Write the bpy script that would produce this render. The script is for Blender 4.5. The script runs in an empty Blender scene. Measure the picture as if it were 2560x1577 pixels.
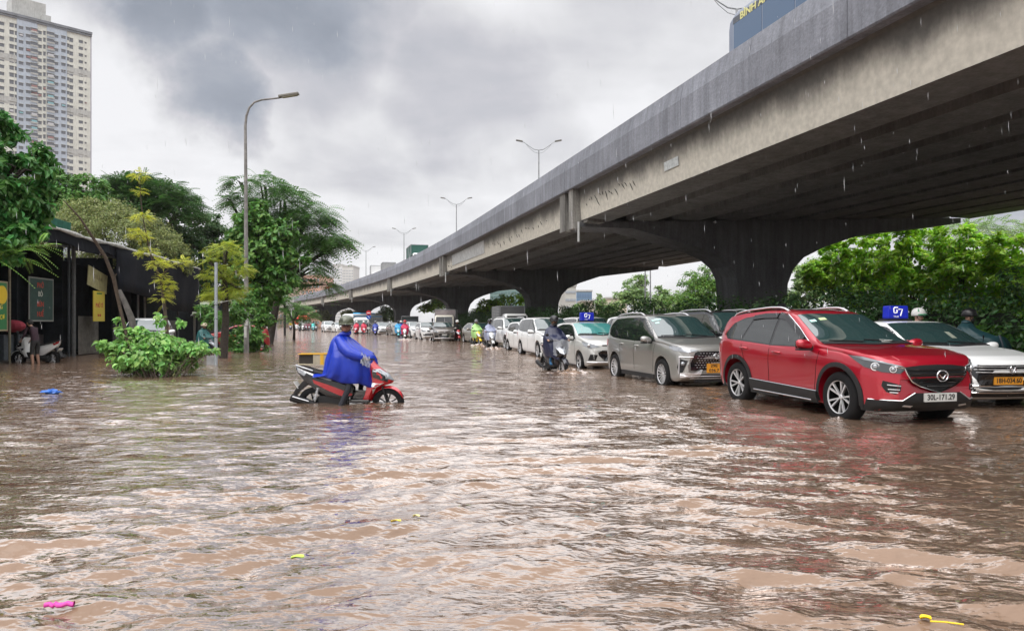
import bpy, bmesh, math, random
import numpy as np
from math import sin, cos, pi, radians, sqrt, atan2
from mathutils import Vector, Matrix, noise
from mathutils.bvhtree import BVHTree

random.seed(7)
RNG = np.random.default_rng(11)
SC = bpy.context.scene
COL = SC.collection

# ---------------------------------------------------------------- camera
F, HY, CX, CH = 1850.0, 806.0, 1280.0, 1.38       # focal (px of 2560), horizon row, centre column, eye height above the water
cam_d = bpy.data.cameras.new('camera')
cam = bpy.data.objects.new('camera', cam_d)
COL.objects.link(cam)
cam.location = (0, 0, CH)
cam.rotation_euler = (radians(90), radians(0.0), 0)
cam_d.sensor_width = 36.0
cam_d.lens = 36.0 * F / 2560.0
cam_d.shift_y = (HY - 788.5) / 2560.0
cam_d.clip_start = 0.05
cam_d.clip_end = 6000
SC.camera = cam

# ---------------------------------------------------------------- world
W = bpy.data.worlds.new("World")
SC.world = W
W.use_nodes = True
SUN_EL, SUN_AZ = radians(52), radians(-150)      # azimuth measured from +Y towards +X


def build_world():
    nt = W.node_tree
    nt.nodes.clear()
    N, L = nt.nodes.new, nt.links.new
    out = N('ShaderNodeOutputWorld')
    bg = N('ShaderNodeBackground')
    L(bg.outputs[0], out.inputs[0])
    tc = N('ShaderNodeTexCoord')
    sep = N('ShaderNodeSeparateXYZ')
    L(tc.outputs['Generated'], sep.inputs[0])

    def M(op, a, b=None, c=None, clamp=False):
        n = N('ShaderNodeMath')
        n.operation = op
        n.use_clamp = clamp
        for i, v in enumerate((a, b, c)):
            if v is None:
                continue
            if isinstance(v, (int, float)):
                n.inputs[i].default_value = v
            else:
                L(v, n.inputs[i])
        return n.outputs[0]
    z = M('MAXIMUM', sep.outputs[2], 0.0)
    # cloud deck seen in perspective: direction / (height + a little)
    dz = M('ADD', z, 0.16)
    cx = M('DIVIDE', sep.outputs[0], dz)
    cy = M('DIVIDE', sep.outputs[1], dz)
    cmb = N('ShaderNodeCombineXYZ')
    L(cx, cmb.inputs[0]); L(cy, cmb.inputs[1])
    n1 = N('ShaderNodeTexNoise'); n1.inputs['Scale'].default_value = 1.25
    n1.inputs['Detail'].default_value = 7; n1.inputs['Roughness'].default_value = 0.52
    n1.inputs['Distortion'].default_value = 0.25
    L(cmb.outputs[0], n1.inputs['Vector'])
    n2 = N('ShaderNodeTexNoise'); n2.inputs['Scale'].default_value = 7
    n2.inputs['Detail'].default_value = 6; n2.inputs['Roughness'].default_value = 0.55
    L(tc.outputs['Generated'], n2.inputs['Vector'])

    def blob(px, py, rad, soft):
        d = Vector(((px - CX) / F, 1, (HY - py) / F)).normalized()
        # warp the direction a little by the noise so the edges break up
        vm = N('ShaderNodeVectorMath'); vm.operation = 'DOT_PRODUCT'
        L(tc.outputs['Generated'], vm.inputs[0]); vm.inputs[1].default_value = d
        a = M('ARCCOSINE', M('MINIMUM', vm.outputs['Value'], 0.99999))
        a = M('ADD', a, M('MULTIPLY', M('SUBTRACT', n2.outputs['Fac'], 0.5), 0.16))
        mr = N('ShaderNodeMapRange'); mr.interpolation_type = 'SMOOTHERSTEP'
        mr.inputs[1].default_value = rad + soft; mr.inputs[2].default_value = rad - soft
        L(a, mr.inputs[0])
        return mr.outputs[0]
    dark = None
    for (px, py, r, s, k) in [(430, 20, .07, .05, 1.0), (540, 190, .065, .045, 1.0), (600, 290, .03, .03, .7), (780, 130, .09, .07, .55), (650, -150, .16, .1, .9),
                              (1150, 230, .11, .09, .42), (1500, 60, .10, .09, .18), (1330, 330, .06, .05, .28),
                              (900, 420, .08, .08, .3), (330, -250, .12, .08, .8), (2900, 200, .3, .2, .5)]:
        b = M('MULTIPLY', blob(px, py, r, s), k)
        dark = b if dark is None else M('MAXIMUM', dark, b)
    # n1 modulates overall; dark blobs pull down
    base = N('ShaderNodeMapRange'); base.inputs[1].default_value = .36; base.inputs[2].default_value = .66
    base.inputs[3].default_value = 0.0; base.inputs[4].default_value = 1.0
    L(n1.outputs['Fac'], base.inputs[0])
    v = M('SUBTRACT', M('ADD', 0.76, M('MULTIPLY', base.outputs[0], 0.36)), M('MULTIPLY', dark, 0.76))
    v = M('ADD', v, M('MULTIPLY', M('SUBTRACT', n2.outputs['Fac'], .5), .30), clamp=True)
    ramp = N('ShaderNodeValToRGB')
    e = ramp.color_ramp.elements
    e[0].position = 0.0; e[0].color = (.20, .23, .28, 1)
    e[1].position = 1.0; e[1].color = (.86, .86, .88, 1)
    for p, c in ((.30, (.33, .36, .42, 1)), (.6, (.55, .55, .59, 1)), (.8, (.72, .72, .74, 1))):
        el = ramp.color_ramp.elements.new(p); el.color = c
    L(v, ramp.inputs[0])
    # an overcast sky is brighter towards the zenith (above the frame)
    up = N('ShaderNodeMapRange'); up.interpolation_type = 'SMOOTHSTEP'
    up.inputs[1].default_value = .38; up.inputs[2].default_value = 1.0
    up.inputs[3].default_value = .80; up.inputs[4].default_value = 2.7
    L(sep.outputs[2], up.inputs[0])
    cl = N('ShaderNodeVectorMath'); cl.operation = 'SCALE'
    L(ramp.outputs[0], cl.inputs[0]); L(up.outputs[0], cl.inputs['Scale'])
    sky = N('ShaderNodeTexSky'); sky.sky_type = 'NISHITA'; sky.sun_disc = False
    sky.sun_elevation = SUN_EL; sky.sun_rotation = SUN_AZ
    sk = N('ShaderNodeVectorMath'); sk.operation = 'SCALE'; sk.inputs['Scale'].default_value = 0.06
    L(sky.outputs[0], sk.inputs[0])
    mx = N('ShaderNodeMix'); mx.data_type = 'RGBA'; mx.inputs[0].default_value = 0.93
    L(sk.outputs[0], mx.inputs[6]); L(cl.outputs[0], mx.inputs[7])
    L(mx.outputs[2], bg.inputs[0])
    bg.inputs[1].default_value = 1.0


build_world()
sd = bpy.data.lights.new('sun', 'SUN')
sd.energy = 1.6
sd.angle = radians(60)
sd.color = (1.0, .96, .9)
sun = bpy.data.objects.new('sun', sd)
COL.objects.link(sun)
_sd = Vector((sin(SUN_AZ) * cos(SUN_EL), cos(SUN_AZ) * cos(SUN_EL), sin(SUN_EL)))
sun.rotation_euler = _sd.to_track_quat('Z', 'Y').to_euler()
SC.view_settings.view_transform = 'Standard'
SC.view_settings.look = 'None'
SC.view_settings.exposure = 0.45
SC.cycles.max_bounces = 8
SC.cycles.transparent_max_bounces = 12
SC.cycles.caustics_reflective = False
SC.cycles.caustics_refractive = False
SC.cycles.use_denoising = True

# ---------------------------------------------------------------- helpers
UX, UY = -sin(radians(14.25)), cos(radians(14.25))      # road direction, away from the camera
VX, VY = UY, -UX                                        # to the right of it


def road(s, t, z=0.0):
    return Vector((s * UX + t * VX, s * UY + t * VY, z))


def at(px, py, d):
    """point seen at photo pixel (px,py) at depth d"""
    return Vector(((px - CX) / F * d, d, CH - (py - HY) / F * d))


def onwater(px, py, z=0.0):
    d = F * (CH - z) / (py - HY)
    return Vector(((px - CX) / F * d, d, z))


def tag(o, label=None, cat=None, group=None, kind=None):
    if label: o['label'] = label
    if cat: o['category'] = cat
    if group: o['group'] = group
    if kind: o['kind'] = kind
    return o


def empty(name, loc=(0, 0, 0), rz=0.0, label=None, cat=None, group=None):
    o = bpy.data.objects.new(name, None)
    COL.objects.link(o)
    o.location = loc
    o.rotation_euler = (0, 0, rz)
    o.empty_display_size = .2
    tag(o, label, cat, group)
    return o


def copy_tree(o, parent=None):
    c = o.copy()
    COL.objects.link(c)
    c.parent = parent
    if parent is not None:
        c.matrix_parent_inverse = o.matrix_parent_inverse.copy()
    for ch in o.children:
        copy_tree(ch, c)
    return c


class MB:
    """collects faces, builds ONE mesh object"""

    def __init__(self):
        self.v, self.f, self.m = [], [], []

    def add(self, vs, fs, mi=0):
        b = len(self.v)
        self.v.extend([tuple(p) for p in vs])
        for f in fs:
            self.f.append(tuple(i + b for i in f))
            self.m.append(mi)
        return self

    def box(self, x0, x1, y0, y1, z0, z1, mi=0, M=None):
        vs = [(x, y, z) for z in (z0, z1) for y in (y0, y1) for x in (x0, x1)]
        if M is not None:
            vs = [tuple(M @ Vector(p)) for p in vs]
        return self.add(vs, [(0, 2, 3, 1), (4, 5, 7, 6), (0, 1, 5, 4), (2, 6, 7, 3), (0, 4, 6, 2), (1, 3, 7, 5)], mi)

    def tube(self, pts, r, n=8, mi=0, caps=True, squash=None):
        pts = [Vector(p) for p in pts]
        if isinstance(r, (int, float)):
            r = [r] * len(pts)
        rings = []
        prev = None
        for i, p in enumerate(pts):
            a = pts[max(0, i - 1)]
            b = pts[min(len(pts) - 1, i + 1)]
            t = (b - a)
            if t.length < 1e-9: t = Vector((0, 0, 1))
            t.normalize()
            if prev is None:
                ref = Vector((0, 0, 1)) if abs(t.z) < .9 else Vector((1, 0, 0))
                x = t.cross(ref).normalized()
            else:
                x = (prev - t * prev.dot(t))
                if x.length < 1e-6: x = t.orthogonal()
                x.normalize()
            prev = x
            y = t.cross(x).normalized()
            sx, sy = (1, 1) if squash is None else squash
            rings.append([p + (x * cos(2 * pi * k / n) * sx + y * sin(2 * pi * k / n) * sy) * r[i] for k in range(n)])
        vs = [q for ring in rings for q in ring]
        fs = []
        for i in range(len(rings) - 1):
            for k in range(n):
                k2 = (k + 1) % n
                fs.append((i * n + k, i * n + k2, (i + 1) * n + k2, (i + 1) * n + k))
        if caps:
            fs.append(tuple(range(n - 1, -1, -1)))
            fs.append(tuple((len(rings) - 1) * n + k for k in range(n)))
        return self.add(vs, fs, mi)

    def lathe(self, prof, M=None, n=16, mi=0, a0=0.0, a1=2 * pi):
        """prof: (r, z) list turned about Z"""
        full = abs(a1 - a0 - 2 * pi) < 1e-6
        m = n if full else n + 1
        vs = []
        for (r, z) in prof:
            for k in range(m):
                a = a0 + (a1 - a0) * k / n
                p = Vector((r * cos(a), r * sin(a), z))
                vs.append(tuple(M @ p) if M is not None else tuple(p))
        fs = []
        for i in range(len(prof) - 1):
            for k in range(n):
                k2 = (k + 1) % m if full else k + 1
                fs.append((i * m + k, i * m + k2, (i + 1) * m + k2, (i + 1) * m + k))
        return self.add(vs, fs, mi)

    def ball(self, c, r, n=10, m=7, mi=0, M=None):
        if isinstance(r, (int, float)): r = (r, r, r)
        vs, fs = [], []
        for i in range(m + 1):
            th = pi * i / m
            for k in range(n):
                a = 2 * pi * k / n
                p = Vector((c[0] + r[0] * sin(th) * cos(a), c[1] + r[1] * sin(th) * sin(a), c[2] + r[2] * cos(th)))
                vs.append(tuple(M @ p) if M is not None else tuple(p))
        for i in range(m):
            for k in range(n):
                k2 = (k + 1) % n
                fs.append((i * n + k, (i + 1) * n + k, (i + 1) * n + k2, i * n + k2))
        return self.add(vs, fs, mi)

    def prism(self, poly, axis, a, b, mi=0):
        """poly 2-D closed outline, extruded along axis (0,1,2) from a to b"""
        def mk(p, h):
            if axis == 0: return (h, p[0], p[1])
            if axis == 1: return (p[0], h, p[1])
            return (p[0], p[1], h)
        n = len(poly)
        vs = [mk(p, a) for p in poly] + [mk(p, b) for p in poly]
        fs = [tuple(range(n - 1, -1, -1)), tuple(range(n, 2 * n))]
        for k in range(n):
            k2 = (k + 1) % n
            fs.append((k, k2, n + k2, n + k))
        return self.add(vs, fs, mi)

    def grid(self, rows, mi=0, closed=False):
        """rows: list of equal-length point lists"""
        n = len(rows[0])
        vs = [p for r in rows for p in r]
        fs = []
        for i in range(len(rows) - 1):
            for k in range(n if closed else n - 1):
                k2 = (k + 1) % n
                fs.append((i * n + k, i * n + k2, (i + 1) * n + k2, (i + 1) * n + k))
        return self.add(vs, fs, mi)

    def build(self, name, mats, parent=None, smooth=False, bevel=0, angle=35, solid=0, sub=0, fix=True, xf=None):
        me = bpy.data.meshes.new(name)
        vs = self.v if xf is None else [tuple(xf @ Vector(p)) for p in self.v]
        me.from_pydata(vs, [], self.f)
        if not isinstance(mats, (list, tuple)): mats = [mats]
        for m in mats: me.materials.append(m)
        me.polygons.foreach_set('material_index', self.m)
        if fix or bevel or solid or sub:
            bm = bmesh.new(); bm.from_mesh(me)
            if fix: bmesh.ops.remove_doubles(bm, verts=bm.verts, dist=1e-5)
            bmesh.ops.recalc_face_normals(bm, faces=bm.faces)
            if bevel:
                es = [e for e in bm.edges if len(e.link_faces) == 2 and e.calc_face_angle(0) > radians(angle)]
                if es: bmesh.ops.bevel(bm, geom=es, offset=bevel, segments=2, affect='EDGES', profile=.6, clamp_overlap=True)
            bm.to_mesh(me); bm.free()
        o = bpy.data.objects.new(name, me)
        COL.objects.link(o)
        if parent is not None: o.parent = parent
        if solid:
            md = o.modifiers.new('t', 'SOLIDIFY'); md.thickness = solid; md.offset = 0
        if sub:
            md = o.modifiers.new('s', 'SUBSURF'); md.levels = sub; md.render_levels = sub
        if smooth:
            me.polygons.foreach_set('use_smooth', [True] * len(me.polygons))
            if not sub and angle < 179:
                try:
                    me.set_sharp_from_angle(angle=radians(angle))
                except Exception:
                    pass
        me.update()
        return o


def numesh(name, verts, faces, mat, parent=None, smooth=False):
    """verts (n,3) array, faces (m,k) array of quads or tris"""
    me = bpy.data.meshes.new(name)
    nv, (nf, k) = len(verts), faces.shape
    me.vertices.add(nv)
    me.vertices.foreach_set('co', np.ascontiguousarray(verts, dtype=np.float32).ravel())
    me.loops.add(nf * k)
    me.loops.foreach_set('vertex_index', np.ascontiguousarray(faces, dtype=np.int32).ravel())
    me.polygons.add(nf)
    me.polygons.foreach_set('loop_start', np.arange(0, nf * k, k, dtype=np.int32))
    me.polygons.foreach_set('use_smooth', np.full(nf, smooth))
    me.update(calc_edges=True)
    me.materials.append(mat)
    o = bpy.data.objects.new(name, me)
    COL.objects.link(o)
    if parent is not None: o.parent = parent
    return o


# ---------------------------------------------------------------- materials
_mc = {}


def mat(name, color, rough=.5, metal=0.0, spec=.5, coat=0.0, emit=0.0, var=0.0, vscale=8.0, bump=0.0, bscale=40.0,
        trans=0.0, alpha=1.0, island=0.0, stain=None, ior=None, aniso=None, dirt=0.0):
    if name in _mc: return _mc[name]
    m = bpy.data.materials.new(name)
    m.use_nodes = True
    nt = m.node_tree
    N, L = nt.nodes.new, nt.links.new
    b = nt.nodes['Principled BSDF']
    out = nt.nodes['Material Output']
    b.inputs['Roughness'].default_value = rough
    b.inputs['Metallic'].default_value = metal
    b.inputs['Specular IOR Level'].default_value = spec
    if ior: b.inputs['IOR'].default_value = ior
    if coat:
        b.inputs['Coat Weight'].default_value = coat
        b.inputs['Coat Roughness'].default_value = .04
    c = tuple(color) + (1,)
    b.inputs['Base Color'].default_value = c
    if emit:
        b.inputs['Emission Color'].default_value = c
        b.inputs['Emission Strength'].default_value = emit
    col = None
    tc = None
    if var or bump or dirt:
        tc = N('ShaderNodeTexCoord')
    if var:
        nz = N('ShaderNodeTexNoise'); nz.inputs['Scale'].default_value = vscale
        nz.inputs['Detail'].default_value = 8; nz.inputs['Roughness'].default_value = .65
        L(tc.outputs['Object'], nz.inputs['Vector'])
        rp = N('ShaderNodeMapRange')
        rp.inputs[1].default_value = .3; rp.inputs[2].default_value = .7
        rp.inputs[3].default_value = 1 - var; rp.inputs[4].default_value = 1 + var
        L(nz.outputs['Fac'], rp.inputs[0])
        mm = N('ShaderNodeVectorMath'); mm.operation = 'SCALE'
        mm.inputs[0].default_value = color
        L(rp.outputs[0], mm.inputs['Scale'])
        col = mm.outputs[0]
    if island:
        g = N('ShaderNodeNewGeometry')
        hs = N('ShaderNodeHueSaturation')
        r1 = N('ShaderNodeMapRange')
        r1.inputs[3].default_value = 1 - island; r1.inputs[4].default_value = 1 + island
        L(g.outputs['Random Per Island'], r1.inputs[0]); L(r1.outputs[0], hs.inputs['Value'])
        wn = N('ShaderNodeTexWhiteNoise'); wn.noise_dimensions = '1D'
        L(g.outputs['Random Per Island'], wn.inputs['W'])
        r2 = N('ShaderNodeMapRange')
        r2.inputs[3].default_value = .5 - .035; r2.inputs[4].default_value = .5 + .02
        L(wn.outputs['Value'], r2.inputs[0]); L(r2.outputs[0], hs.inputs['Hue'])
        if col is None: hs.inputs['Color'].default_value = c
        else: L(col, hs.inputs['Color'])
        col = hs.outputs[0]
    if dirt:
        nz = N('ShaderNodeTexNoise'); nz.inputs['Scale'].default_value = 3.0; nz.inputs['Detail'].default_value = 8
        mp = N('ShaderNodeMapping'); mp.inputs['Scale'].default_value = (1, 1, .18)
        L(tc.outputs['Object'], mp.inputs[0]); L(mp.outputs[0], nz.inputs['Vector'])
        r = N('ShaderNodeMapRange'); r.inputs[1].default_value = .45; r.inputs[2].default_value = .75
        r.inputs[4].default_value = dirt
        L(nz.outputs['Fac'], r.inputs[0])
        mx = N('ShaderNodeMix'); mx.data_type = 'RGBA'
        L(r.outputs[0], mx.inputs[0])
        if col is None: mx.inputs[6].default_value = c
        else: L(col, mx.inputs[6])
        mx.inputs[7].default_value = (.05, .045, .035, 1)
        col = mx.outputs[2]
    if col is not None:
        L(col, b.inputs['Base Color'])
    if bump:
        nb = N('ShaderNodeTexNoise'); nb.inputs['Scale'].default_value = bscale; nb.inputs['Detail'].default_value = 5
        L(tc.outputs['Object'], nb.inputs['Vector'])
        bp = N('ShaderNodeBump'); bp.inputs['Strength'].default_value = bump; bp.inputs['Distance'].default_value = .02
        L(nb.outputs['Fac'], bp.inputs['Height']); L(bp.outputs[0], b.inputs['Normal'])
    if trans:
        t = N('ShaderNodeBsdfTranslucent'); t.inputs[0].default_value = c
        if col is not None: L(col, t.inputs[0])
        ms = N('ShaderNodeMixShader'); ms.inputs[0].default_value = trans
        L(b.outputs[0], ms.inputs[1]); L(t.outputs[0], ms.inputs[2]); L(ms.outputs[0], out.inputs[0])
    if alpha < 1:
        b.inputs['Alpha'].default_value = alpha
    _mc[name] = m
    return m


def text_obj(name, body, size, m, parent, M, thick=.002, align='CENTER', sx=1.0, bold=0.0):
    """flat lettering turned into a mesh; M places the text plane (x right, y up)"""
    cu = bpy.data.curves.new(name, 'FONT')
    cu.body = body
    cu.size = size
    cu.align_x = align
    cu.align_y = 'CENTER'
    cu.extrude = thick
    cu.offset = bold
    cu.resolution_u = 3
    o = bpy.data.objects.new(name + '_c', cu)
    COL.objects.link(o)
    dg = bpy.context.evaluated_depsgraph_get()
    me = bpy.data.meshes.new_from_object(o.evaluated_get(dg))
    bpy.data.objects.remove(o)
    bpy.data.curves.remove(cu)
    me.name = name
    me.transform(M @ Matrix.Diagonal((sx, 1, 1, 1)))
    me.materials.clear()
    me.materials.append(m)
    r = bpy.data.objects.new(name, me)
    COL.objects.link(r)
    if parent is not None: r.parent = parent
    return r


def frame_m(o, x, y):
    """matrix with origin o, x axis and y axis given"""
    x = Vector(x).normalized(); y = Vector(y).normalized(); z = x.cross(y).normalized()
    y = z.cross(x)
    m = Matrix((x, y, z)).transposed().to_4x4()
    m.translation = Vector(o)
    return m
# ---------------------------------------------------------------- flyover
def concrete_mat(name, base, streak=.6, warm=None, mould=0.0):
    if name in _mc: return _mc[name]
    m = bpy.data.materials.new(name); m.use_nodes = True
    nt = m.node_tree; N, L = nt.nodes.new, nt.links.new
    b = nt.nodes['Principled BSDF']; b.inputs['Roughness'].default_value = .85
    b.inputs['Specular IOR Level'].default_value = .3
    tc = N('ShaderNodeTexCoord')
    big = N('ShaderNodeTexNoise'); big.inputs['Scale'].default_value = .35; big.inputs['Detail'].default_value = 9
    big.inputs['Roughness'].default_value = .68
    L(tc.outputs['Object'], big.inputs['Vector'])
    mp = N('ShaderNodeMapping'); mp.inputs['Scale'].default_value = (1.6, 1.6, .12)
    L(tc.outputs['Object'], mp.inputs[0])
    st = N('ShaderNodeTexNoise'); st.inputs['Scale'].default_value = 2.0; st.inputs['Detail'].default_value = 8
    st.inputs['Roughness'].default_value = .7
    L(mp.outputs[0], st.inputs['Vector'])
    fine = N('ShaderNodeTexNoise'); fine.inputs['Scale'].default_value = 14; fine.inputs['Detail'].default_value = 7
    L(tc.outputs['Object'], fine.inputs['Vector'])

    def mr(src, a, c, lo, hi):
        n = N('ShaderNodeMapRange'); n.inputs[1].default_value = a; n.inputs[2].default_value = c
        n.inputs[3].default_value = lo; n.inputs[4].default_value = hi
        L(src, n.inputs[0]); return n.outputs[0]

    def mul(a, c):
        n = N('ShaderNodeMath'); n.operation = 'MULTIPLY'; L(a, n.inputs[0]); L(c, n.inputs[1]); return n.outputs[0]
    k = mul(mr(big.outputs['Fac'], .3, .7, .72, 1.22), mr(st.outputs['Fac'], .38, .66, 1 - streak, 1.08))
    k = mul(k, mr(fine.outputs['Fac'], .3, .7, .86, 1.12))
    sc = N('ShaderNodeVectorMath'); sc.operation = 'SCALE'; sc.inputs[0].default_value = base
    L(k, sc.inputs['Scale'])
    L(sc.outputs[0], b.inputs['Base Color'])
    bp = N('ShaderNodeBump'); bp.inputs['Strength'].default_value = .35; bp.inputs['Distance'].default_value = .03
    L(fine.outputs['Fac'], bp.inputs['Height']); L(bp.outputs[0], b.inputs['Normal'])
    _mc[name] = m
    return m


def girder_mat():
    """outer girder face: pale concrete, streaked rain mould at the top with the shade of the deck edge painted in"""
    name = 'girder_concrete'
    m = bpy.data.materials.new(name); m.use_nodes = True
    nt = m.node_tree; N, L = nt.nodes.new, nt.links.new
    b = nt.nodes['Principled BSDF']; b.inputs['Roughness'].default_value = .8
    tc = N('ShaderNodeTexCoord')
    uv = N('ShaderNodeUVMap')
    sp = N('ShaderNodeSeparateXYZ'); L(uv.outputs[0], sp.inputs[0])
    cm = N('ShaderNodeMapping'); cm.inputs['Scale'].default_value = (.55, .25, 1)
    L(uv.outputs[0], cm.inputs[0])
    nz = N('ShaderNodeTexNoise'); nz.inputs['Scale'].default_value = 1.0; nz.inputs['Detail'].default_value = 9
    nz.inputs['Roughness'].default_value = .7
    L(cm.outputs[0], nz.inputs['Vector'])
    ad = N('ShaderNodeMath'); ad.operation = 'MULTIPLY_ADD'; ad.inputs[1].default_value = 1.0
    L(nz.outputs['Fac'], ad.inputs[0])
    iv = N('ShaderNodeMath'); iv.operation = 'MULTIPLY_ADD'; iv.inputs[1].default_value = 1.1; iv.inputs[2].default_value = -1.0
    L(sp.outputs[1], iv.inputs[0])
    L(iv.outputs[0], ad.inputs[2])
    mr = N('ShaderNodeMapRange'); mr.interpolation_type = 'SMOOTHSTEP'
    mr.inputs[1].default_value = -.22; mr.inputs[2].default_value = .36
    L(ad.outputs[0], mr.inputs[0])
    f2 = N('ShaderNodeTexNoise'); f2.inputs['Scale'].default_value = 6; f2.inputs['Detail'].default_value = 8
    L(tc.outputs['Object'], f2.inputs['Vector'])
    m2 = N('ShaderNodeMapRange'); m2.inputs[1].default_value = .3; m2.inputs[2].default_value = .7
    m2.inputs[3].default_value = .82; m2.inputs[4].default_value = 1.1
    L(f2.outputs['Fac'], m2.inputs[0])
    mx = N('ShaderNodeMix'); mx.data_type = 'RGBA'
    mx.inputs[6].default_value = (.56, .53, .46, 1); mx.inputs[7].default_value = (.115, .11, .10, 1)  # dark end joins stain and painted shade of the overhang
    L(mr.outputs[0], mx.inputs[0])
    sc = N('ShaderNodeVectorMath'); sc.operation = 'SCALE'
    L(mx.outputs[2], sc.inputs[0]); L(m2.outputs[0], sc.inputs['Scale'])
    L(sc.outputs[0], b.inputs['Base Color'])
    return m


M_conc = concrete_mat('weathered_concrete', (.30, .29, .27))
M_par = concrete_mat('parapet_concrete', (.25, .262, .30), streak=.25)
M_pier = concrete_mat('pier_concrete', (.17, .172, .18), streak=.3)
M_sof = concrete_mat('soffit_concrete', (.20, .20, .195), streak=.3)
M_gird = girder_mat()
M_asph = mat('asphalt', (.05, .05, .052), rough=.9)
M_dark = mat('dark_void', (.012, .012, .014), rough=.8)

# near edge of the deck in plan: straight beside the camera, then bending left
NE = [road(-60, 10.8), road(-20, 10.8), road(0, 10.8), road(32.7, 10.8), Vector((-6.6, 67.8, 0)), Vector((-17.0, 101, 0)),
      Vector((-29.9, 136, 0)), Vector((-44.6, 173, 0)), Vector((-62.0, 212, 0)), Vector((-82, 250, 0)), Vector((-106, 288, 0))]
PIER_I = [3, 4, 5, 6, 7, 8, 9]


def crom(P, i, f):
    p0, p1, p2, p3 = P[max(i - 1, 0)], P[i], P[min(i + 1, len(P) - 1)], P[min(i + 2, len(P) - 1)]
    if i == 0: p0 = p1 * 2 - p2
    return .5 * ((2 * p1) + (p2 - p0) * f + (2 * p0 - 5 * p1 + 4 * p2 - p3) * f * f + (3 * p1 - p0 - 3 * p2 + p3) * f ** 3)


def fly_frame(i, f):
    p = crom(NE, i, f)
    q = crom(NE, i, min(f + .01, 1.0)) if f < .99 else crom(NE, i, f)
    r = crom(NE, i, max(f - .01, 0.0))
    t = (q - r).normalized()
    return p, t, Vector((t.y, -t.x, 0))


XF = .044                    # crossfall
ZB = 4.58 + CH               # underside of the outer girder
WD = 22.6


def zoff(w):
    return XF * w


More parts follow.
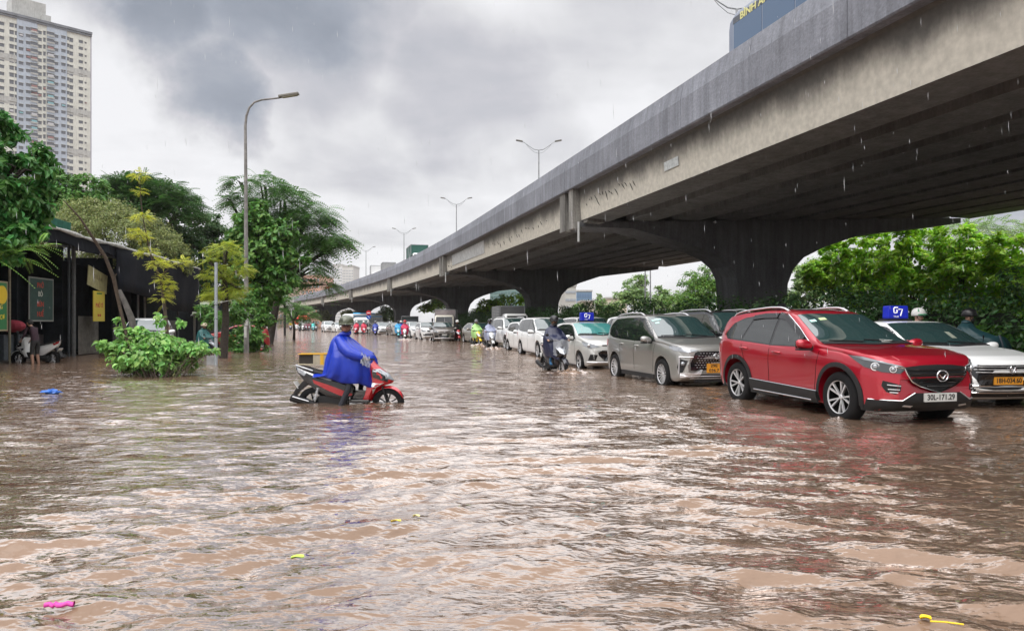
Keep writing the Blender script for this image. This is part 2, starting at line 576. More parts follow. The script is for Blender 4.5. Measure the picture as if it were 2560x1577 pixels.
def build_flyover():
    root = empty('flyover', road(32.7, 22), 0, 'long grey concrete road flyover on T-shaped piers above the queue of cars', 'flyover')
    inv = Matrix.Translation(-root.location)
    # stations
    st = []
    for i in range(0, len(NE) - 1):
        n = 4 if i < 3 else 6
        for k in range(n):
            st.append((i, k / n))
    st.append((len(NE) - 2, .999))
    fr = [fly_frame(*s) for s in st]

    def sweep(prof, closed=True):
        rows = []
        for (p, t, v) in fr:
            rows.append([p + v * w + Vector((0, 0, z + zoff(w))) for (w, z) in prof])
        return rows
    ZT = ZB + 1.60           # slab underside at the edge
    # deck slab
    mb = MB()
    prof = [(.05, ZT), (.05, ZT + .30), (WD - .05, ZT + .30), (WD - .05, ZT)]
    mb.grid(sweep(prof), closed=True)
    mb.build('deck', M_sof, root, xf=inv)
    mb = MB()
    mb.grid(sweep([(.62, ZT + .304), (WD - .62, ZT + .304)]))
    mb.build('road_surface', M_asph, root, xf=inv)
    # parapets: outer face with a fold, cut by real joints every few metres
    for side in (0, 1):
        def W_(w): return w if side == 0 else WD - w
        pr = [(0.03, ZT - .14), (0.0, ZT - .10), (0.0, ZT + .80), (.10, ZT + 1.33), (.30, ZT + 1.35), (.42, ZT + .6), (.62, ZT + .31), (.60, ZT - .0), (.40, ZT - .02), (.34, ZT - .14)]
        mb = MB()
        jp = []
        for i in range(0, len(NE) - 1):
            n = (14, 7, 9, 9, 9, 9, 9, 9, 9, 9)[i]
            for k in range(n):
                a, c = k / n, (k + 1) / n
                L_ = (crom(NE, i, min(c, .999)) - crom(NE, i, a)).length
                g = .012 / L_ * (1 if k else 1.6) * (c - a)
                rows = []
                for f in (a + g, (a + c) / 2, c - g):
                    p, t, v = fly_frame(i, min(f, .999))
                    rows.append([p + v * W_(w) + Vector((0, 0, z + zoff(W_(w)))) for (w, z) in pr])
                b0 = len(mb.v)
                mb.grid(rows, closed=True)
                nn = len(pr)
                mb.f.append(tuple(b0 + q for q in range(nn))); mb.m.append(0)
                mb.f.append(tuple(b0 + 2 * nn + q for q in range(nn - 1, -1, -1))); mb.m.append(0)
        mb.build('parapet', M_par, root, xf=inv)
    # girders, span by span
    spans = [(0, 1), (2, 3)] + [(i, i + 1) for i in PIER_I]
    spans = [((0, 0), (2, .0)), ((2, 0), (3, 0))] + [((i, 0), (i + 1, 0)) for i in range(3, len(NE) - 1)]
    ng = 10
    for si, (a, c) in enumerate(spans):
        sts = []
        for i in range(a[0], c[0]):
            for k in range(6):
                sts.append(i + k / 6)
        sts.append(c[0])
        sts[0] += .018 if si > 1 else 0
        sts[-1] -= .022
        for g in range(ng):
            w0 = .50 + g * (WD - 1.6) / (ng - 1) * .985
            outer = g == 0
            mb = MB()
            gp = [(w0, ZB), (w0 + 1.30, ZB), (w0 + 1.42, ZT - .30), (w0 + 1.60, ZT - .012), (w0 - .30, ZT - .012), (w0 - .10, ZT - .22)]
            gp[0] = (w0 + .0, ZB + .02)
            rows = []
            for s in sts:
                i = min(int(s), len(NE) - 2)
                p, t, v = fly_frame(i, min(s - i, .999))
                sg = 0
                rows.append([p + v * w + Vector((0, 0, z + zoff(w0))) for (w, z) in gp])
            b0 = len(mb.v)
            mb.grid(rows, closed=True)
            nn = len(gp)
            mb.f.append(tuple(b0 + q for q in range(nn))); mb.m.append(0)
            mb.f.append(tuple(b0 + (len(rows) - 1) * nn + q for q in range(nn - 1, -1, -1))); mb.m.append(0)
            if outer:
                mb.m = [1 if (q % nn == 0 and q < (len(rows) - 1) * nn) else 0 for q in range(len(mb.f))]  # underside shade painted with the darker soffit concrete
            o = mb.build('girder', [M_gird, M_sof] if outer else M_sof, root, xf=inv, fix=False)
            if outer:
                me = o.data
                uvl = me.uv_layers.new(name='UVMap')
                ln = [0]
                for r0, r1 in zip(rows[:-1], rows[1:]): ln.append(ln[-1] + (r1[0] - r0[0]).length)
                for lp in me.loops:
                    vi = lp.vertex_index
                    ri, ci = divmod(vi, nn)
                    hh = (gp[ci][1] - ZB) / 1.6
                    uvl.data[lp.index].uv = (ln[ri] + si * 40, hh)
            bm = bmesh.new(); bm.from_mesh(o.data); bmesh.ops.recalc_face_normals(bm, faces=bm.faces)
            bm.to_mesh(o.data); bm.free()
    # piers
    for i in PIER_I:
        p, t, v = fly_frame(i, 0.0)
        M = Matrix((v, t, (0, 0, 1))).transposed().to_4x4(); M.translation = p
        M = inv @ M
        # profile in (w, z): cap and column as one T
        zc = lambda w: ZB + zoff(w) - .06
        C0, C1 = 8.5, 11.1
        low = [(.35, zc(.35) - .20), (3.0, zc(3.0) - .32), (5.05, 3.85 + CH), (6.6, 3.50 + CH), (7.5, 3.16 + CH), (8.1, 2.70 + CH), (8.38, 2.2 + CH), (8.47, 1.6 + CH), (C0, .7 + CH), (C0, -1.6)]
        rgt = [(C1, -1.6), (C1, 1.0 + CH), (11.2, 1.9 + CH), (11.5, 2.6 + CH), (12.1, 3.2 + CH), (13.3, 3.75 + CH), (15.5, 4.45 + CH), (21.6, zc(21.6) - .25)]
        top = [(21.6, zc(21.6)), (.35, zc(.35))]
        poly = low + rgt + top
        mb = MB()
        D = 1.0
        n = len(poly)
        left = low
        # build as strips between lower outline and cap top, for clean faces
        for sgn in (-1, 1):
            for seg in (low[:-1], rgt[1:]):
                for (a, c) in zip(seg[:-1], seg[1:]):
                    q = [(a[0], a[1]), (c[0], c[1]), (c[0], zc(c[0])), (a[0], zc(a[0]))]
                    mb.add([(x, sgn * D, z) for x, z in q], [(0, 1, 2, 3)])
            q = [(C0, -1.6), (C1, -1.6), (C1, zc(C1)), (C0, zc(C0))]
            mb.add([(x, sgn * D, z) for x, z in q], [(0, 1, 2, 3)])
        for (a, c) in zip(poly, poly[1:] + poly[:1]):
            mb.add([(a[0], -D, a[1]), (c[0], -D, c[1]), (c[0], D, c[1]), (a[0], D, a[1])], [(0, 1, 2, 3)])
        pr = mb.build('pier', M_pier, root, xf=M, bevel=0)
        # upstand blocks on the cap end, in the girder joint, and a drain pipe
        mb = MB()
        mb.box(.10, .55, -.95, -.35, ZB - .34, ZB + 1.50)
        mb.box(.10, .50, .25, .95, ZB - .34, ZB + 1.50)
        mb.box(.55, 1.4, -1.6, 1.5, ZB - .10, ZB + 1.1)
        mb.build('end_block', M_conc, root, xf=M, bevel=.02)
        mb = MB()
        mb.tube([(.30, -1.15, ZB - .05), (.30, -1.15, ZB - .95)], .055, 8)
        mb.build('drain_pipe', mat('grey_plastic', (.45, .46, .46), rough=.5), root, xf=M)
    # pale repaired patch / old poster ground on the second span's outer girder, and soot marks
    return root


flyover = build_flyover()
# ---------------------------------------------------------------- flood water and ground
def wave_h(x, y):
    """height field of the flood: several crossing trains of short-crested wavelets"""
    r = np.random.default_rng(5)
    h = np.zeros_like(x)
    comps = []
    for (lam, amp, cnt, dirc, spread) in [(2.4, .003, 4, 1.85, .4), (1.2, .0045, 7, 1.95, .5), (.68, .0090, 12, 1.75, .6), (.40, .0064, 14, 1.8, .8), (.22, .0026, 14, 1.6, 1.1)]:
        for k in range(cnt):
            l = lam * r.uniform(.75, 1.3)
            a = dirc + r.normal() * spread * .6
            ph = r.uniform(0, 6.28)
            comps.append((2 * pi / l * cos(a), 2 * pi / l * sin(a), ph, amp * r.uniform(.5, 1.2) * 1.3 / sqrt(cnt) * 1.6, l))
    # slow domain warp and local strength
    wx = .5 * np.sin(.35 * x + .21 * y + 1.3) + .35 * np.sin(.8 * y - .5 * x)
    wy = .5 * np.sin(.27 * x - .4 * y + .4) + .35 * np.sin(.9 * x + .33 * y + 2)
    env = .75 + .35 * np.sin(.31 * x + .9) * np.sin(.23 * y + .3) + .25 * np.sin(.9 * x - .6 * y)
    d = np.sqrt(x * x + y * y)
    for (kx, ky, ph, a, l) in comps:
        s = kx * (x + wx) + ky * (y + wy) + ph
        s = np.sin(s + .8 * np.sin(s))
        fade = np.clip(1.5 - d / (l * 42), 0, 1)
        h += a * s * fade
    return h * env


def water_mat():
    m = bpy.data.materials.new('muddy_water'); m.use_nodes = True
    nt = m.node_tree; N, L = nt.nodes.new, nt.links.new
    b = nt.nodes['Principled BSDF']
    b.inputs['Roughness'].default_value = .06
    b.inputs['Specular IOR Level'].default_value = 0.0
    tc = N('ShaderNodeTexCoord')
    nz = N('ShaderNodeTexNoise'); nz.inputs['Scale'].default_value = .22; nz.inputs['Detail'].default_value = 5
    L(tc.outputs['Object'], nz.inputs['Vector'])
    rp = N('ShaderNodeValToRGB'); e = rp.color_ramp.elements
    e[0].position = .35; e[0].color = (.18, .118, .080, 1)
    e[1].position = .65; e[1].color = (.26, .175, .125, 1)
    L(nz.outputs['Fac'], rp.inputs[0]); L(rp.outputs[0], b.inputs['Base Color'])

    def noise_(scale, sx, sy, det, rough=.55, rot=0.25):
        mp = N('ShaderNodeMapping'); mp.inputs['Scale'].default_value = (sx, sy, 1); mp.inputs['Rotation'].default_value = (0, 0, rot)
        L(tc.outputs['Object'], mp.inputs[0])
        n = N('ShaderNodeTexNoise'); n.inputs['Scale'].default_value = scale; n.inputs['Detail'].default_value = det
        n.inputs['Roughness'].default_value = rough
        L(mp.outputs[0], n.inputs['Vector'])
        return n.outputs['Fac']
    a = noise_(2.0, .65, 1.3, 4)
    c = noise_(6.5, .6, 1.2, 3, rot=-.2)
    f = noise_(26, .8, 1.1, 3)
    def mul(x, k):
        n = N('ShaderNodeMath'); n.operation = 'MULTIPLY'; L(x, n.inputs[0]); n.inputs[1].default_value = k; return n.outputs[0]
    def add(x, y):
        n = N('ShaderNodeMath'); n.operation = 'ADD'; L(x, n.inputs[0]); L(y, n.inputs[1]); return n.outputs[0]
    # rain rings: voronoi cells, rings around the cell centres
    vo = N('ShaderNodeTexVoronoi'); vo.inputs['Scale'].default_value = 2.2
    L(tc.outputs['Object'], vo.inputs['Vector'])
    sn = N('ShaderNodeMath'); sn.operation = 'SINE'; L(mul(vo.outputs['Distance'], 60), sn.inputs[0])
    ft = N('ShaderNodeMapRange'); ft.inputs[1].default_value = .0; ft.inputs[2].default_value = .22; ft.inputs[3].default_value = 1; ft.inputs[4].default_value = 0
    L(vo.outputs['Distance'], ft.inputs[0])
    sel = N('ShaderNodeSeparateColor'); L(vo.outputs['Color'], sel.inputs[0])
    gt = N('ShaderNodeMath'); gt.operation = 'GREATER_THAN'; gt.inputs[1].default_value = .72; L(sel.outputs[0], gt.inputs[0])
    rg = N('ShaderNodeMath'); rg.operation = 'MULTIPLY'; L(sn.outputs[0], rg.inputs[0]); L(ft.outputs[0], rg.inputs[1])
    rg2 = N('ShaderNodeMath'); rg2.operation = 'MULTIPLY'; L(rg.outputs[0], rg2.inputs[0]); L(gt.outputs[0], rg2.inputs[1])
    h = add(add(mul(a, .082), mul(c, .020)), add(mul(f, .003), mul(rg2.outputs[0], .0014)))
    bp = N('ShaderNodeBump'); bp.inputs['Strength'].default_value = 1.0; bp.inputs['Distance'].default_value = 1.0
    L(h, bp.inputs['Height']); L(bp.outputs[0], b.inputs['Normal'])
    # film of clear water: reflection rises steeply towards grazing view
    lw = N('ShaderNodeLayerWeight'); lw.inputs['Blend'].default_value = .5
    L(bp.outputs[0], lw.inputs['Normal'])
    fr = N('ShaderNodeMapRange'); fr.interpolation_type = 'SMOOTHSTEP'
    fr.inputs[1].default_value = .42; fr.inputs[2].default_value = .66; fr.inputs[3].default_value = .03; fr.inputs[4].default_value = .76
    L(lw.outputs['Facing'], fr.inputs[0])
    gl = N('ShaderNodeBsdfGlossy'); gl.inputs['Roughness'].default_value = .05; gl.inputs['Color'].default_value = (1, .945, .905, 1)
    L(bp.outputs[0], gl.inputs['Normal'])
    ms = N('ShaderNodeMixShader'); L(fr.outputs[0], ms.inputs[0]); L(b.outputs[0], ms.inputs[1]); L(gl.outputs[0], ms.inputs[2])
    L(ms.outputs[0], nt.nodes['Material Output'].inputs[0])
    return m


M_water = water_mat()


def build_water():
    # rows grow with distance so that the near wavelets are real geometry
    ys = [-6.0]
    while ys[-1] < 70:
        y = ys[-1]
        ys.append(y + max(.02, .0052 * max(y, 2.5) ** 1.15))
    ys = np.array(ys)
    nx = 620
    u = np.linspace(-1, 1, nx)
    rows = []
    half = 7 + np.maximum(ys, 0) * .78
    X = half[:, None] * u[None, :]
    Y = np.repeat(ys[:, None], nx, 1)
    Z = wave_h(X, Y)
    # die away at the border of the fine patch
    edge = np.clip((1 - np.abs(u)) / .03, 0, 1)[None, :] * np.clip((70 - ys) / 8, 0, 1)[:, None] * np.clip((ys + 6) / .5, 0, 1)[:, None]
    Z = Z * edge
    V = np.stack([X, Y, Z], -1).reshape(-1, 3)
    r, c = len(ys), nx
    idx = np.arange(r * c).reshape(r, c)
    Fq = np.stack([idx[:-1, :-1], idx[:-1, 1:], idx[1:, 1:], idx[1:, :-1]], -1).reshape(-1, 4)
    # apron to the far sides
    L0 = [(-half[0], ys[0]), (half[0], ys[0]), (half[-1], ys[-1]), (-half[-1], ys[-1])]
    B = 1500
    ap = np.array([(-half[0], ys[0], 0), (half[0], ys[0], 0), (half[-1], ys[-1], 0), (-half[-1], ys[-1], 0),
                   (-B, -200, 0), (B, -200, 0), (B, B, 0), (-B, B, 0)], dtype=float)
    n0 = len(V)
    V = np.concatenate([V, ap])
    F2 = np.array([(4, 5, 1, 0), (5, 6, 2, 1), (6, 7, 3, 2), (7, 4, 0, 3)]) + n0
    Fq = np.concatenate([Fq, F2])
    o = numesh('flood_water', V, Fq, M_water, smooth=True)
    tag(o, kind='structure')
    return o


water = build_water()
g = MB(); g.box(-1800, 1800, -300, 2200, -2.4, -1.7)
tag(g.build('ground', mat('mud', (.10, .08, .06), rough=.9), None), kind='structure')
# ---------------------------------------------------------------- cars
def paint(name, c, metal=.35, rough=.32):
    return mat(name, c, rough=rough, metal=metal, coat=1.0, spec=.5)


M_glass = mat('tinted_glass', (.012, .016, .017), rough=.02, ior=2.1)
M_wind = mat('windscreen_glass', (.02, .045, .045), rough=.02, ior=2.35)
M_wteal = mat('teal_windscreen', (.05, .22, .21), rough=.02, ior=2.2)
M_tyre = mat('tyre_rubber', (.010, .010, .011), rough=.8, spec=.2)
M_black = mat('black_plastic', (.014, .014, .015), rough=.55, spec=.3)
M_gloss = mat('gloss_black', (.012, .012, .014), rough=.08, coat=.6)
M_chrome = mat('chrome', (.75, .75, .77), rough=.12, metal=1.0)
M_silver = mat('silver_alloy', (.72, .72, .74), rough=.3, metal=.55)
M_well = mat('wheel_well', (.006, .006, .006), rough=.9, spec=.1)
M_lens = mat('clear_lens', (.38, .40, .43), rough=.06, ior=1.8, metal=.3)
M_lensd = mat('smoked_lens', (.06, .065, .07), rough=.05, ior=1.8)
M_redl = mat('red_lens', (.30, .012, .012), rough=.12)
M_plate_w = mat('white_plate', (.62, .62, .60), rough=.4)
M_plate_y = mat('yellow_plate', (.78, .33, .03), rough=.4)
M_ink = mat('plate_ink', (.015, .015, .015), rough=.5)
M_lamp = mat('lit_headlamp', (1.0, .97, .80), emit=9.0)


def pchip(tab, xs, smooth=.0):
    """tab list (x, v) any order → values at xs, lightly smoothed linear interpolation"""
    t = sorted(tab)
    X = np.array([a for a, b in t]); V = np.array([b for a, b in t])
    if smooth <= 0: return np.interp(xs, X, V)
    acc = np.zeros(len(xs)); wsum = 0
    for k in np.linspace(-1, 1, 9):
        w = 1 - k * k * .7
        acc += w * np.interp(xs + k * smooth, X, V); wsum += w
    return acc / wsum


SPECS = {}
SPECS['suv'] = dict(
    fx=2.28, rx=-2.28, fa=1.36, ra=-1.34, wr=.365, ww=.225, trk=.775, arch=.425,
    top=[(2.285, .60), (2.27, .80), (2.22, .915), (2.08, .985), (1.6, 1.055), (1.15, 1.10), (.98, 1.125), (.55, 1.375), (.15, 1.575), (-.05, 1.63), (-.4, 1.665), (-.8, 1.67), (-1.4, 1.63), (-1.85, 1.57), (-2.05, 1.47), (-2.2, 1.12), (-2.27, .92), (-2.285, .6)],
    belt=[(2.285, .58), (2.2, .80), (2.0, .89), (1.36, 1.0), (.9, 1.03), (0, 1.035), (-1.2, 1.10), (-1.8, 1.14), (-2.2, 1.08), (-2.285, .58)],
    bot=[(2.285, .40), (2.2, .27), (2.05, .22), (0, .24), (-2.05, .28), (-2.285, .42)],
    w=[(2.285, .56), (2.25, .68), (2.15, .80), (1.95, .885), (1.5, .918), (.6, .90), (0, .90), (-.9, .905), (-1.5, .92), (-1.95, .885), (-2.15, .82), (-2.285, .62)],
    sweepf=.20, sweepw=.23, sweepr=.10, tum=.36,
    win=[[(.72, 1.075), (.50, 1.20), (.30, 1.325), (.08, 1.44), (-.10, 1.53), (-.27, 1.565), (-.33, 1.08)],
         [(-.39, 1.085), (-.335, 1.567), (-.70, 1.565), (-.96, 1.545), (-1.19, 1.135)],
         [(-1.24, 1.145), (-1.02, 1.53), (-1.30, 1.50), (-1.60, 1.40), (-1.79, 1.24), (-1.70, 1.165)]],
    wsx=(1.02, .14), seams=[(.93, 1.02, .80, .30), (-.36, 1.06, -.36, .30), (-1.22, 1.10, -.95, .55)], handles=[(-.14, .955), (-1.10, .995)], mirror=(.72, 1.08))
SPECS['mpv'] = dict(
    fx=2.24, rx=-2.24, fa=1.38, ra=-1.37, wr=.335, ww=.205, trk=.76, arch=.385,
    top=[(2.245, .58), (2.235, .80), (2.19, .93), (2.02, 1.0), (1.6, 1.06), (1.25, 1.11), (1.1, 1.14), (.65, 1.42), (.30, 1.61), (.12, 1.655), (-.3, 1.685), (-.9, 1.69), (-1.5, 1.66), (-1.95, 1.61), (-2.05, 1.52), (-2.18, 1.15), (-2.24, .9), (-2.245, .58)],
    belt=[(2.245, .56), (2.15, .82), (1.9, .92), (1.38, .99), (.9, 1.01), (0, 1.02), (-1.3, 1.06), (-1.75, 1.10), (-2.1, 1.12), (-2.245, .56)],
    bot=[(2.245, .40), (2.15, .26), (2.0, .20), (0, .22), (-2.0, .24), (-2.245, .40)],
    w=[(2.245, .58), (2.2, .70), (2.1, .79), (1.9, .85), (1.4, .872), (0, .865), (-1.4, .875), (-1.9, .85), (-2.12, .79), (-2.245, .64)],
    sweepf=.17, sweepw=.24, sweepr=.08, tum=.26,
    win=[[(.98, 1.07), (.70, 1.27), (.42, 1.45), (.24, 1.55), (.05, 1.575), (-.08, 1.58), (-.12, 1.06)],
         [(-.19, 1.06), (-.15, 1.58), (-.92, 1.575), (-.98, 1.085)],
         [(-1.05, 1.09), (-1.00, 1.57), (-1.55, 1.545), (-1.80, 1.38), (-1.90, 1.21), (-1.55, 1.12)]],
    wsx=(1.12, .26), seams=[(1.02, 1.0, .88, .28), (-.15, 1.04, -.15, .28), (-1.02, 1.07, -.98, .5)], handles=[(.03, .93), (-.86, .955)], mirror=(.80, 1.06))
SPECS['bigsuv'] = dict(
    fx=2.38, rx=-2.40, fa=1.40, ra=-1.35, wr=.385, ww=.25, trk=.80, arch=.445,
    top=[(2.385, .62), (2.375, .92), (2.33, 1.07), (2.15, 1.13), (1.5, 1.18), (1.15, 1.21), (1.0, 1.24), (.55, 1.56), (.30, 1.71), (.1, 1.76), (-.4, 1.79), (-1.3, 1.78), (-1.95, 1.73), (-2.15, 1.62), (-2.3, 1.2), (-2.38, 1.0), (-2.405, .62)],
    belt=[(2.385, .60), (2.3, .95), (2.1, 1.05), (1.4, 1.10), (0, 1.12), (-1.3, 1.16), (-1.9, 1.22), (-2.3, 1.15), (-2.405, .6)],
    bot=[(2.385, .48), (2.25, .34), (0, .36), (-2.2, .36), (-2.405, .5)],
    w=[(2.385, .60), (2.33, .74), (2.2, .84), (1.9, .905), (1.4, .93), (0, .915), (-1.4, .93), (-1.9, .91), (-2.25, .84), (-2.405, .68)],
    sweepf=.16, sweepw=.20, sweepr=.08, tum=.28,
    win=[[(.86, 1.17), (.58, 1.40), (.36, 1.56), (.12, 1.655), (-.08, 1.665), (-.12, 1.17)],
         [(-.19, 1.17), (-.15, 1.665), (-.98, 1.66), (-1.02, 1.19)],
         [(-1.09, 1.20), (-1.05, 1.66), (-1.75, 1.63), (-2.00, 1.34), (-1.8, 1.26)]],
    wsx=(1.03, .24), seams=[(.92, 1.1, .82, .4), (-.15, 1.14, -.15, .4), (-1.05, 1.17, -.95, .6)], handles=[(.02, 1.02), (-.88, 1.04)], mirror=(.72, 1.17))
SPECS['hatch'] = dict(
    fx=1.88, rx=-1.89, fa=1.19, ra=-1.26, wr=.295, ww=.18, trk=.72, arch=.34,
    top=[(1.885, .52), (1.875, .74), (1.83, .86), (1.65, .95), (1.3, 1.02), (1.08, 1.07), (.95, 1.10), (.5, 1.33), (.15, 1.46), (-.05, 1.495), (-.5, 1.505), (-1.1, 1.485), (-1.55, 1.43), (-1.7, 1.33), (-1.82, 1.0), (-1.88, .8), (-1.89, .5)],
    belt=[(1.885, .50), (1.8, .76), (1.6, .86), (1.19, .93), (.6, .95), (0, .96), (-.9, 1.0), (-1.4, 1.03), (-1.8, .98), (-1.89, .5)],
    bot=[(1.885, .36), (1.8, .22), (1.65, .17), (0, .19), (-1.65, .22), (-1.89, .36)],
    w=[(1.885, .52), (1.85, .64), (1.75, .74), (1.55, .805), (1.19, .83), (0, .82), (-1.2, .83), (-1.6, .80), (-1.8, .72), (-1.89, .58)],
    sweepf=.16, sweepw=.22, sweepr=.09, tum=.33,
    win=[[(.80, .99), (.52, 1.17), (.28, 1.30), (.08, 1.375), (-.12, 1.40), (-.18, .995)],
         [(-.24, 1.0), (-.18, 1.40), (-.75, 1.395), (-1.02, 1.05)],
         [(-1.09, 1.06), (-.85, 1.385), (-1.20, 1.33), (-1.38, 1.15), (-1.33, 1.08)]],
    wsx=(.97, .14), seams=[(.86, .94, .76, .26), (-.21, .97, -.21, .26), (-1.02, 1.02, -.85, .5)], handles=[(-.06, .87), (-.86, .90)], mirror=(.66, .99))
SPECS['sedan'] = dict(
    fx=2.22, rx=-2.26, fa=1.30, ra=-1.32, wr=.315, ww=.20, trk=.755, arch=.365,
    top=[(2.225, .52), (2.215, .70), (2.16, .80), (1.95, .88), (1.5, .95), (1.1, 1.0), (.95, 1.03), (.5, 1.27), (.12, 1.42), (-.1, 1.455), (-.5, 1.465), (-.9, 1.43), (-1.4, 1.25), (-1.75, 1.10), (-2.0, 1.08), (-2.18, 1.03), (-2.25, .85), (-2.265, .52)],
    belt=[(2.225, .50), (2.1, .74), (1.9, .81), (1.3, .90), (.5, .93), (0, .94), (-1.0, .97), (-1.7, 1.0), (-2.15, .95), (-2.265, .5)],
    bot=[(2.225, .36), (2.1, .21), (1.95, .16), (0, .18), (-2.0, .22), (-2.265, .38)],
    w=[(2.225, .54), (2.18, .68), (2.05, .78), (1.85, .85), (1.35, .875), (0, .865), (-1.35, .875), (-1.85, .85), (-2.1, .78), (-2.265, .6)],
    sweepf=.20, sweepw=.25, sweepr=.12, tum=.38,
    win=[[(.80, .965), (.5, 1.13), (.25, 1.26), (.05, 1.33), (-.15, 1.355), (-.20, .975)],
         [(-.27, .975), (-.22, 1.357), (-.60, 1.35), (-.86, 1.30), (-1.06, 1.0)],
         [(-1.12, 1.01), (-.95, 1.27), (-1.18, 1.19), (-1.42, 1.06)]],
    wsx=(.97, .10), seams=[(.88, .93, .76, .24), (-.24, .95, -.24, .24), (-1.08, .97, -.92, .5)], handles=[(-.10, .86), (-.98, .885)], mirror=(.64, .97))

_tmpl = {}


def car_body(sp):
    """returns (verts, faces) of the body shell and its BVH"""
    fx, rx = sp['fx'], sp['rx']
    n = 96
    u = np.linspace(0, 1, n)
    xs = fx + (rx - fx) * (0.5 - 0.5 * np.cos(u * pi)) * .35 + (rx - fx) * u * .65
    xs = np.sort(np.concatenate([xs, [fx - .004, fx - .015, fx - .035, rx + .004, rx + .015, rx + .04]]))[::-1]
    top = pchip(sp['top'], xs, .03); belt = pchip(sp['belt'], xs, .08)
    bot = pchip(sp['bot'], xs, .05); w = pchip(sp['w'], xs, .05)
    belt = np.minimum(belt, top - .02)
    belt = np.maximum(belt, bot + .1)
    rows = []
    for i, x in enumerate(xs):
        zb, ze, zt, ww = bot[i], belt[i], top[i], w[i]
        H = ze - zb
        h = zt - ze
        wg = ww * .945 - sp['tum'] * max(h * .88 - .03, 0)
        P = [(0, zb), (ww * .80, zb), (ww * .93, zb + .03), (ww * .975, zb + .22 * H), (ww * .985, zb + .45 * H), (ww * 1.0, zb + .70 * H),
             (ww * .99, zb + .86 * H), (ww * .965, ze - .01), (ww * .945, ze + min(.02, h * .2)), (ww * .945 * .5 + wg * .5 + .012, ze + h * .46),
             (wg, ze + h * .87), (wg * .93, ze + h * .945), (wg * .75, ze + h * .982), (wg * .4, zt - h * .004), (0, zt)]
        # refine by catmull
        Q = []
        V = [Vector(p) for p in P]
        for k in range(len(V) - 1):
            p0 = V[k - 1] if k else V[0]; p1, p2 = V[k], V[k + 1]; p3 = V[k + 2] if k + 2 < len(V) else Vector((-V[k + 1].x * 0 - P[-2][0], P[-2][1])) if k == len(V) - 2 else V[-1]
            m_ = 2 if k not in (0,) else 1
            for j in range(m_):
                f = j / m_
                q = .5 * ((2 * p1) + (p2 - p0) * f + (2 * p0 - 5 * p1 + 4 * p2 - p3) * f * f + (3 * p1 - p0 - 3 * p2 + p3) * f ** 3)
                Q.append(q)
        Q.append(V[-1])
        L_ = fx - x; R_ = x - rx
        def sw(y, z):
            t_ = (abs(y) / .9) ** 2
            s = sp['sweepf'] * max(0, 1 - L_ / .9) ** 1.0
            # windscreen curvature
            mid = (sp['wsx'][0] + sp['wsx'][1]) / 2
            s2 = sp['sweepw'] * math.exp(-((x - mid) / .75) ** 2) * min(1, max(0, (z - ze) / .15))
            r = sp['sweepr'] * max(0, 1 - R_ / .7)
            return x - max(s, s2) * t_ + r * t_
        half = [(sw(q.x, q.y), -q.x, q.y) for q in Q]
        full = half + [(a, -b, c) for (a, b, c) in half[-2:0:-1]]
        rows.append(full)
    mb = MB()
    mb.grid(rows, closed=True)
    nn = len(rows[0])
    mb.f.append(tuple(range(nn))); mb.m.append(0)
    mb.f.append(tuple((len(rows) - 1) * nn + k for k in range(nn - 1, -1, -1))); mb.m.append(0)
    bvh = BVHTree.FromPolygons([Vector(p) for p in mb.v], mb.f)
    return mb, bvh


def decal(bvh, pts, d, off=.006, step=.06, thick=.02, fallback=None):
    """outline pts (3-D) seen along direction d, laid onto the body and lifted by off. Returns an MB"""
    d = Vector(d).normalized()
    r = d.cross(Vector((0, 0, 1)))
    if r.length < .1: r = Vector((0, 1, 0))
    r.normalize(); u = r.cross(d).normalized()
    P2 = [(Vector(p).dot(r), Vector(p).dot(u)) for p in pts]
    bm = bmesh.new()
    vs = [bm.verts.new((a, b, 0)) for a, b in P2]
    try:
        bm.faces.new(vs)
    except ValueError:
        pass
    for ax in (0, 1):
        lo, hi = min(p[ax] for p in P2), max(p[ax] for p in P2)
        k = lo + step
        while k < hi:
            co = (k, 0, 0) if ax == 0 else (0, k, 0); no = (1, 0, 0) if ax == 0 else (0, 1, 0)
            bmesh.ops.bisect_plane(bm, geom=bm.verts[:] + bm.edges[:] + bm.faces[:], plane_co=co, plane_no=no)
            k += step
    bmesh.ops.triangulate(bm, faces=bm.faces)
    bm.verts.index_update()
    out = []
    last = None
    hits = []
    for v in bm.verts:
        o = r * v.co.x + u * v.co.y - d * 6
        h, nrm, idx, dist = bvh.ray_cast(o, d, 12)
        hits.append((o, h, nrm))
    known = [h for (o, h, n_) in hits if h is not None]
    for (o, h, nrm) in hits:
        if h is None:
            if known:
                q = min(known, key=lambda k_: ((k_ - o) - d * (k_ - o).dot(d)).length)
                h = o + d * (q - o).dot(d)
            else:
                h = o + d * 6
            nrm = -d
        if nrm is None: nrm = -d
        if nrm.dot(d) > 0: nrm = -nrm
        out.append(h + nrm * off * .5 - d * off * .5)
    mb = MB()
    fs = [tuple(x.index for x in f.verts) for f in bm.faces]
    # rim going back into the body
    n = len(out)
    be = [(e.verts[0].index, e.verts[1].index) for e in bm.edges if e.is_boundary]
    bm.free()
    back = {}
    vs = [tuple(p) for p in out]
    for a, b in be:
        for q in (a, b):
            if q not in back:
                back[q] = len(vs)
                vs.append(tuple(out[q] + d * thick))
        fs.append((a, b, back[b], back[a]))
    mb.add(vs, fs)
    return mb


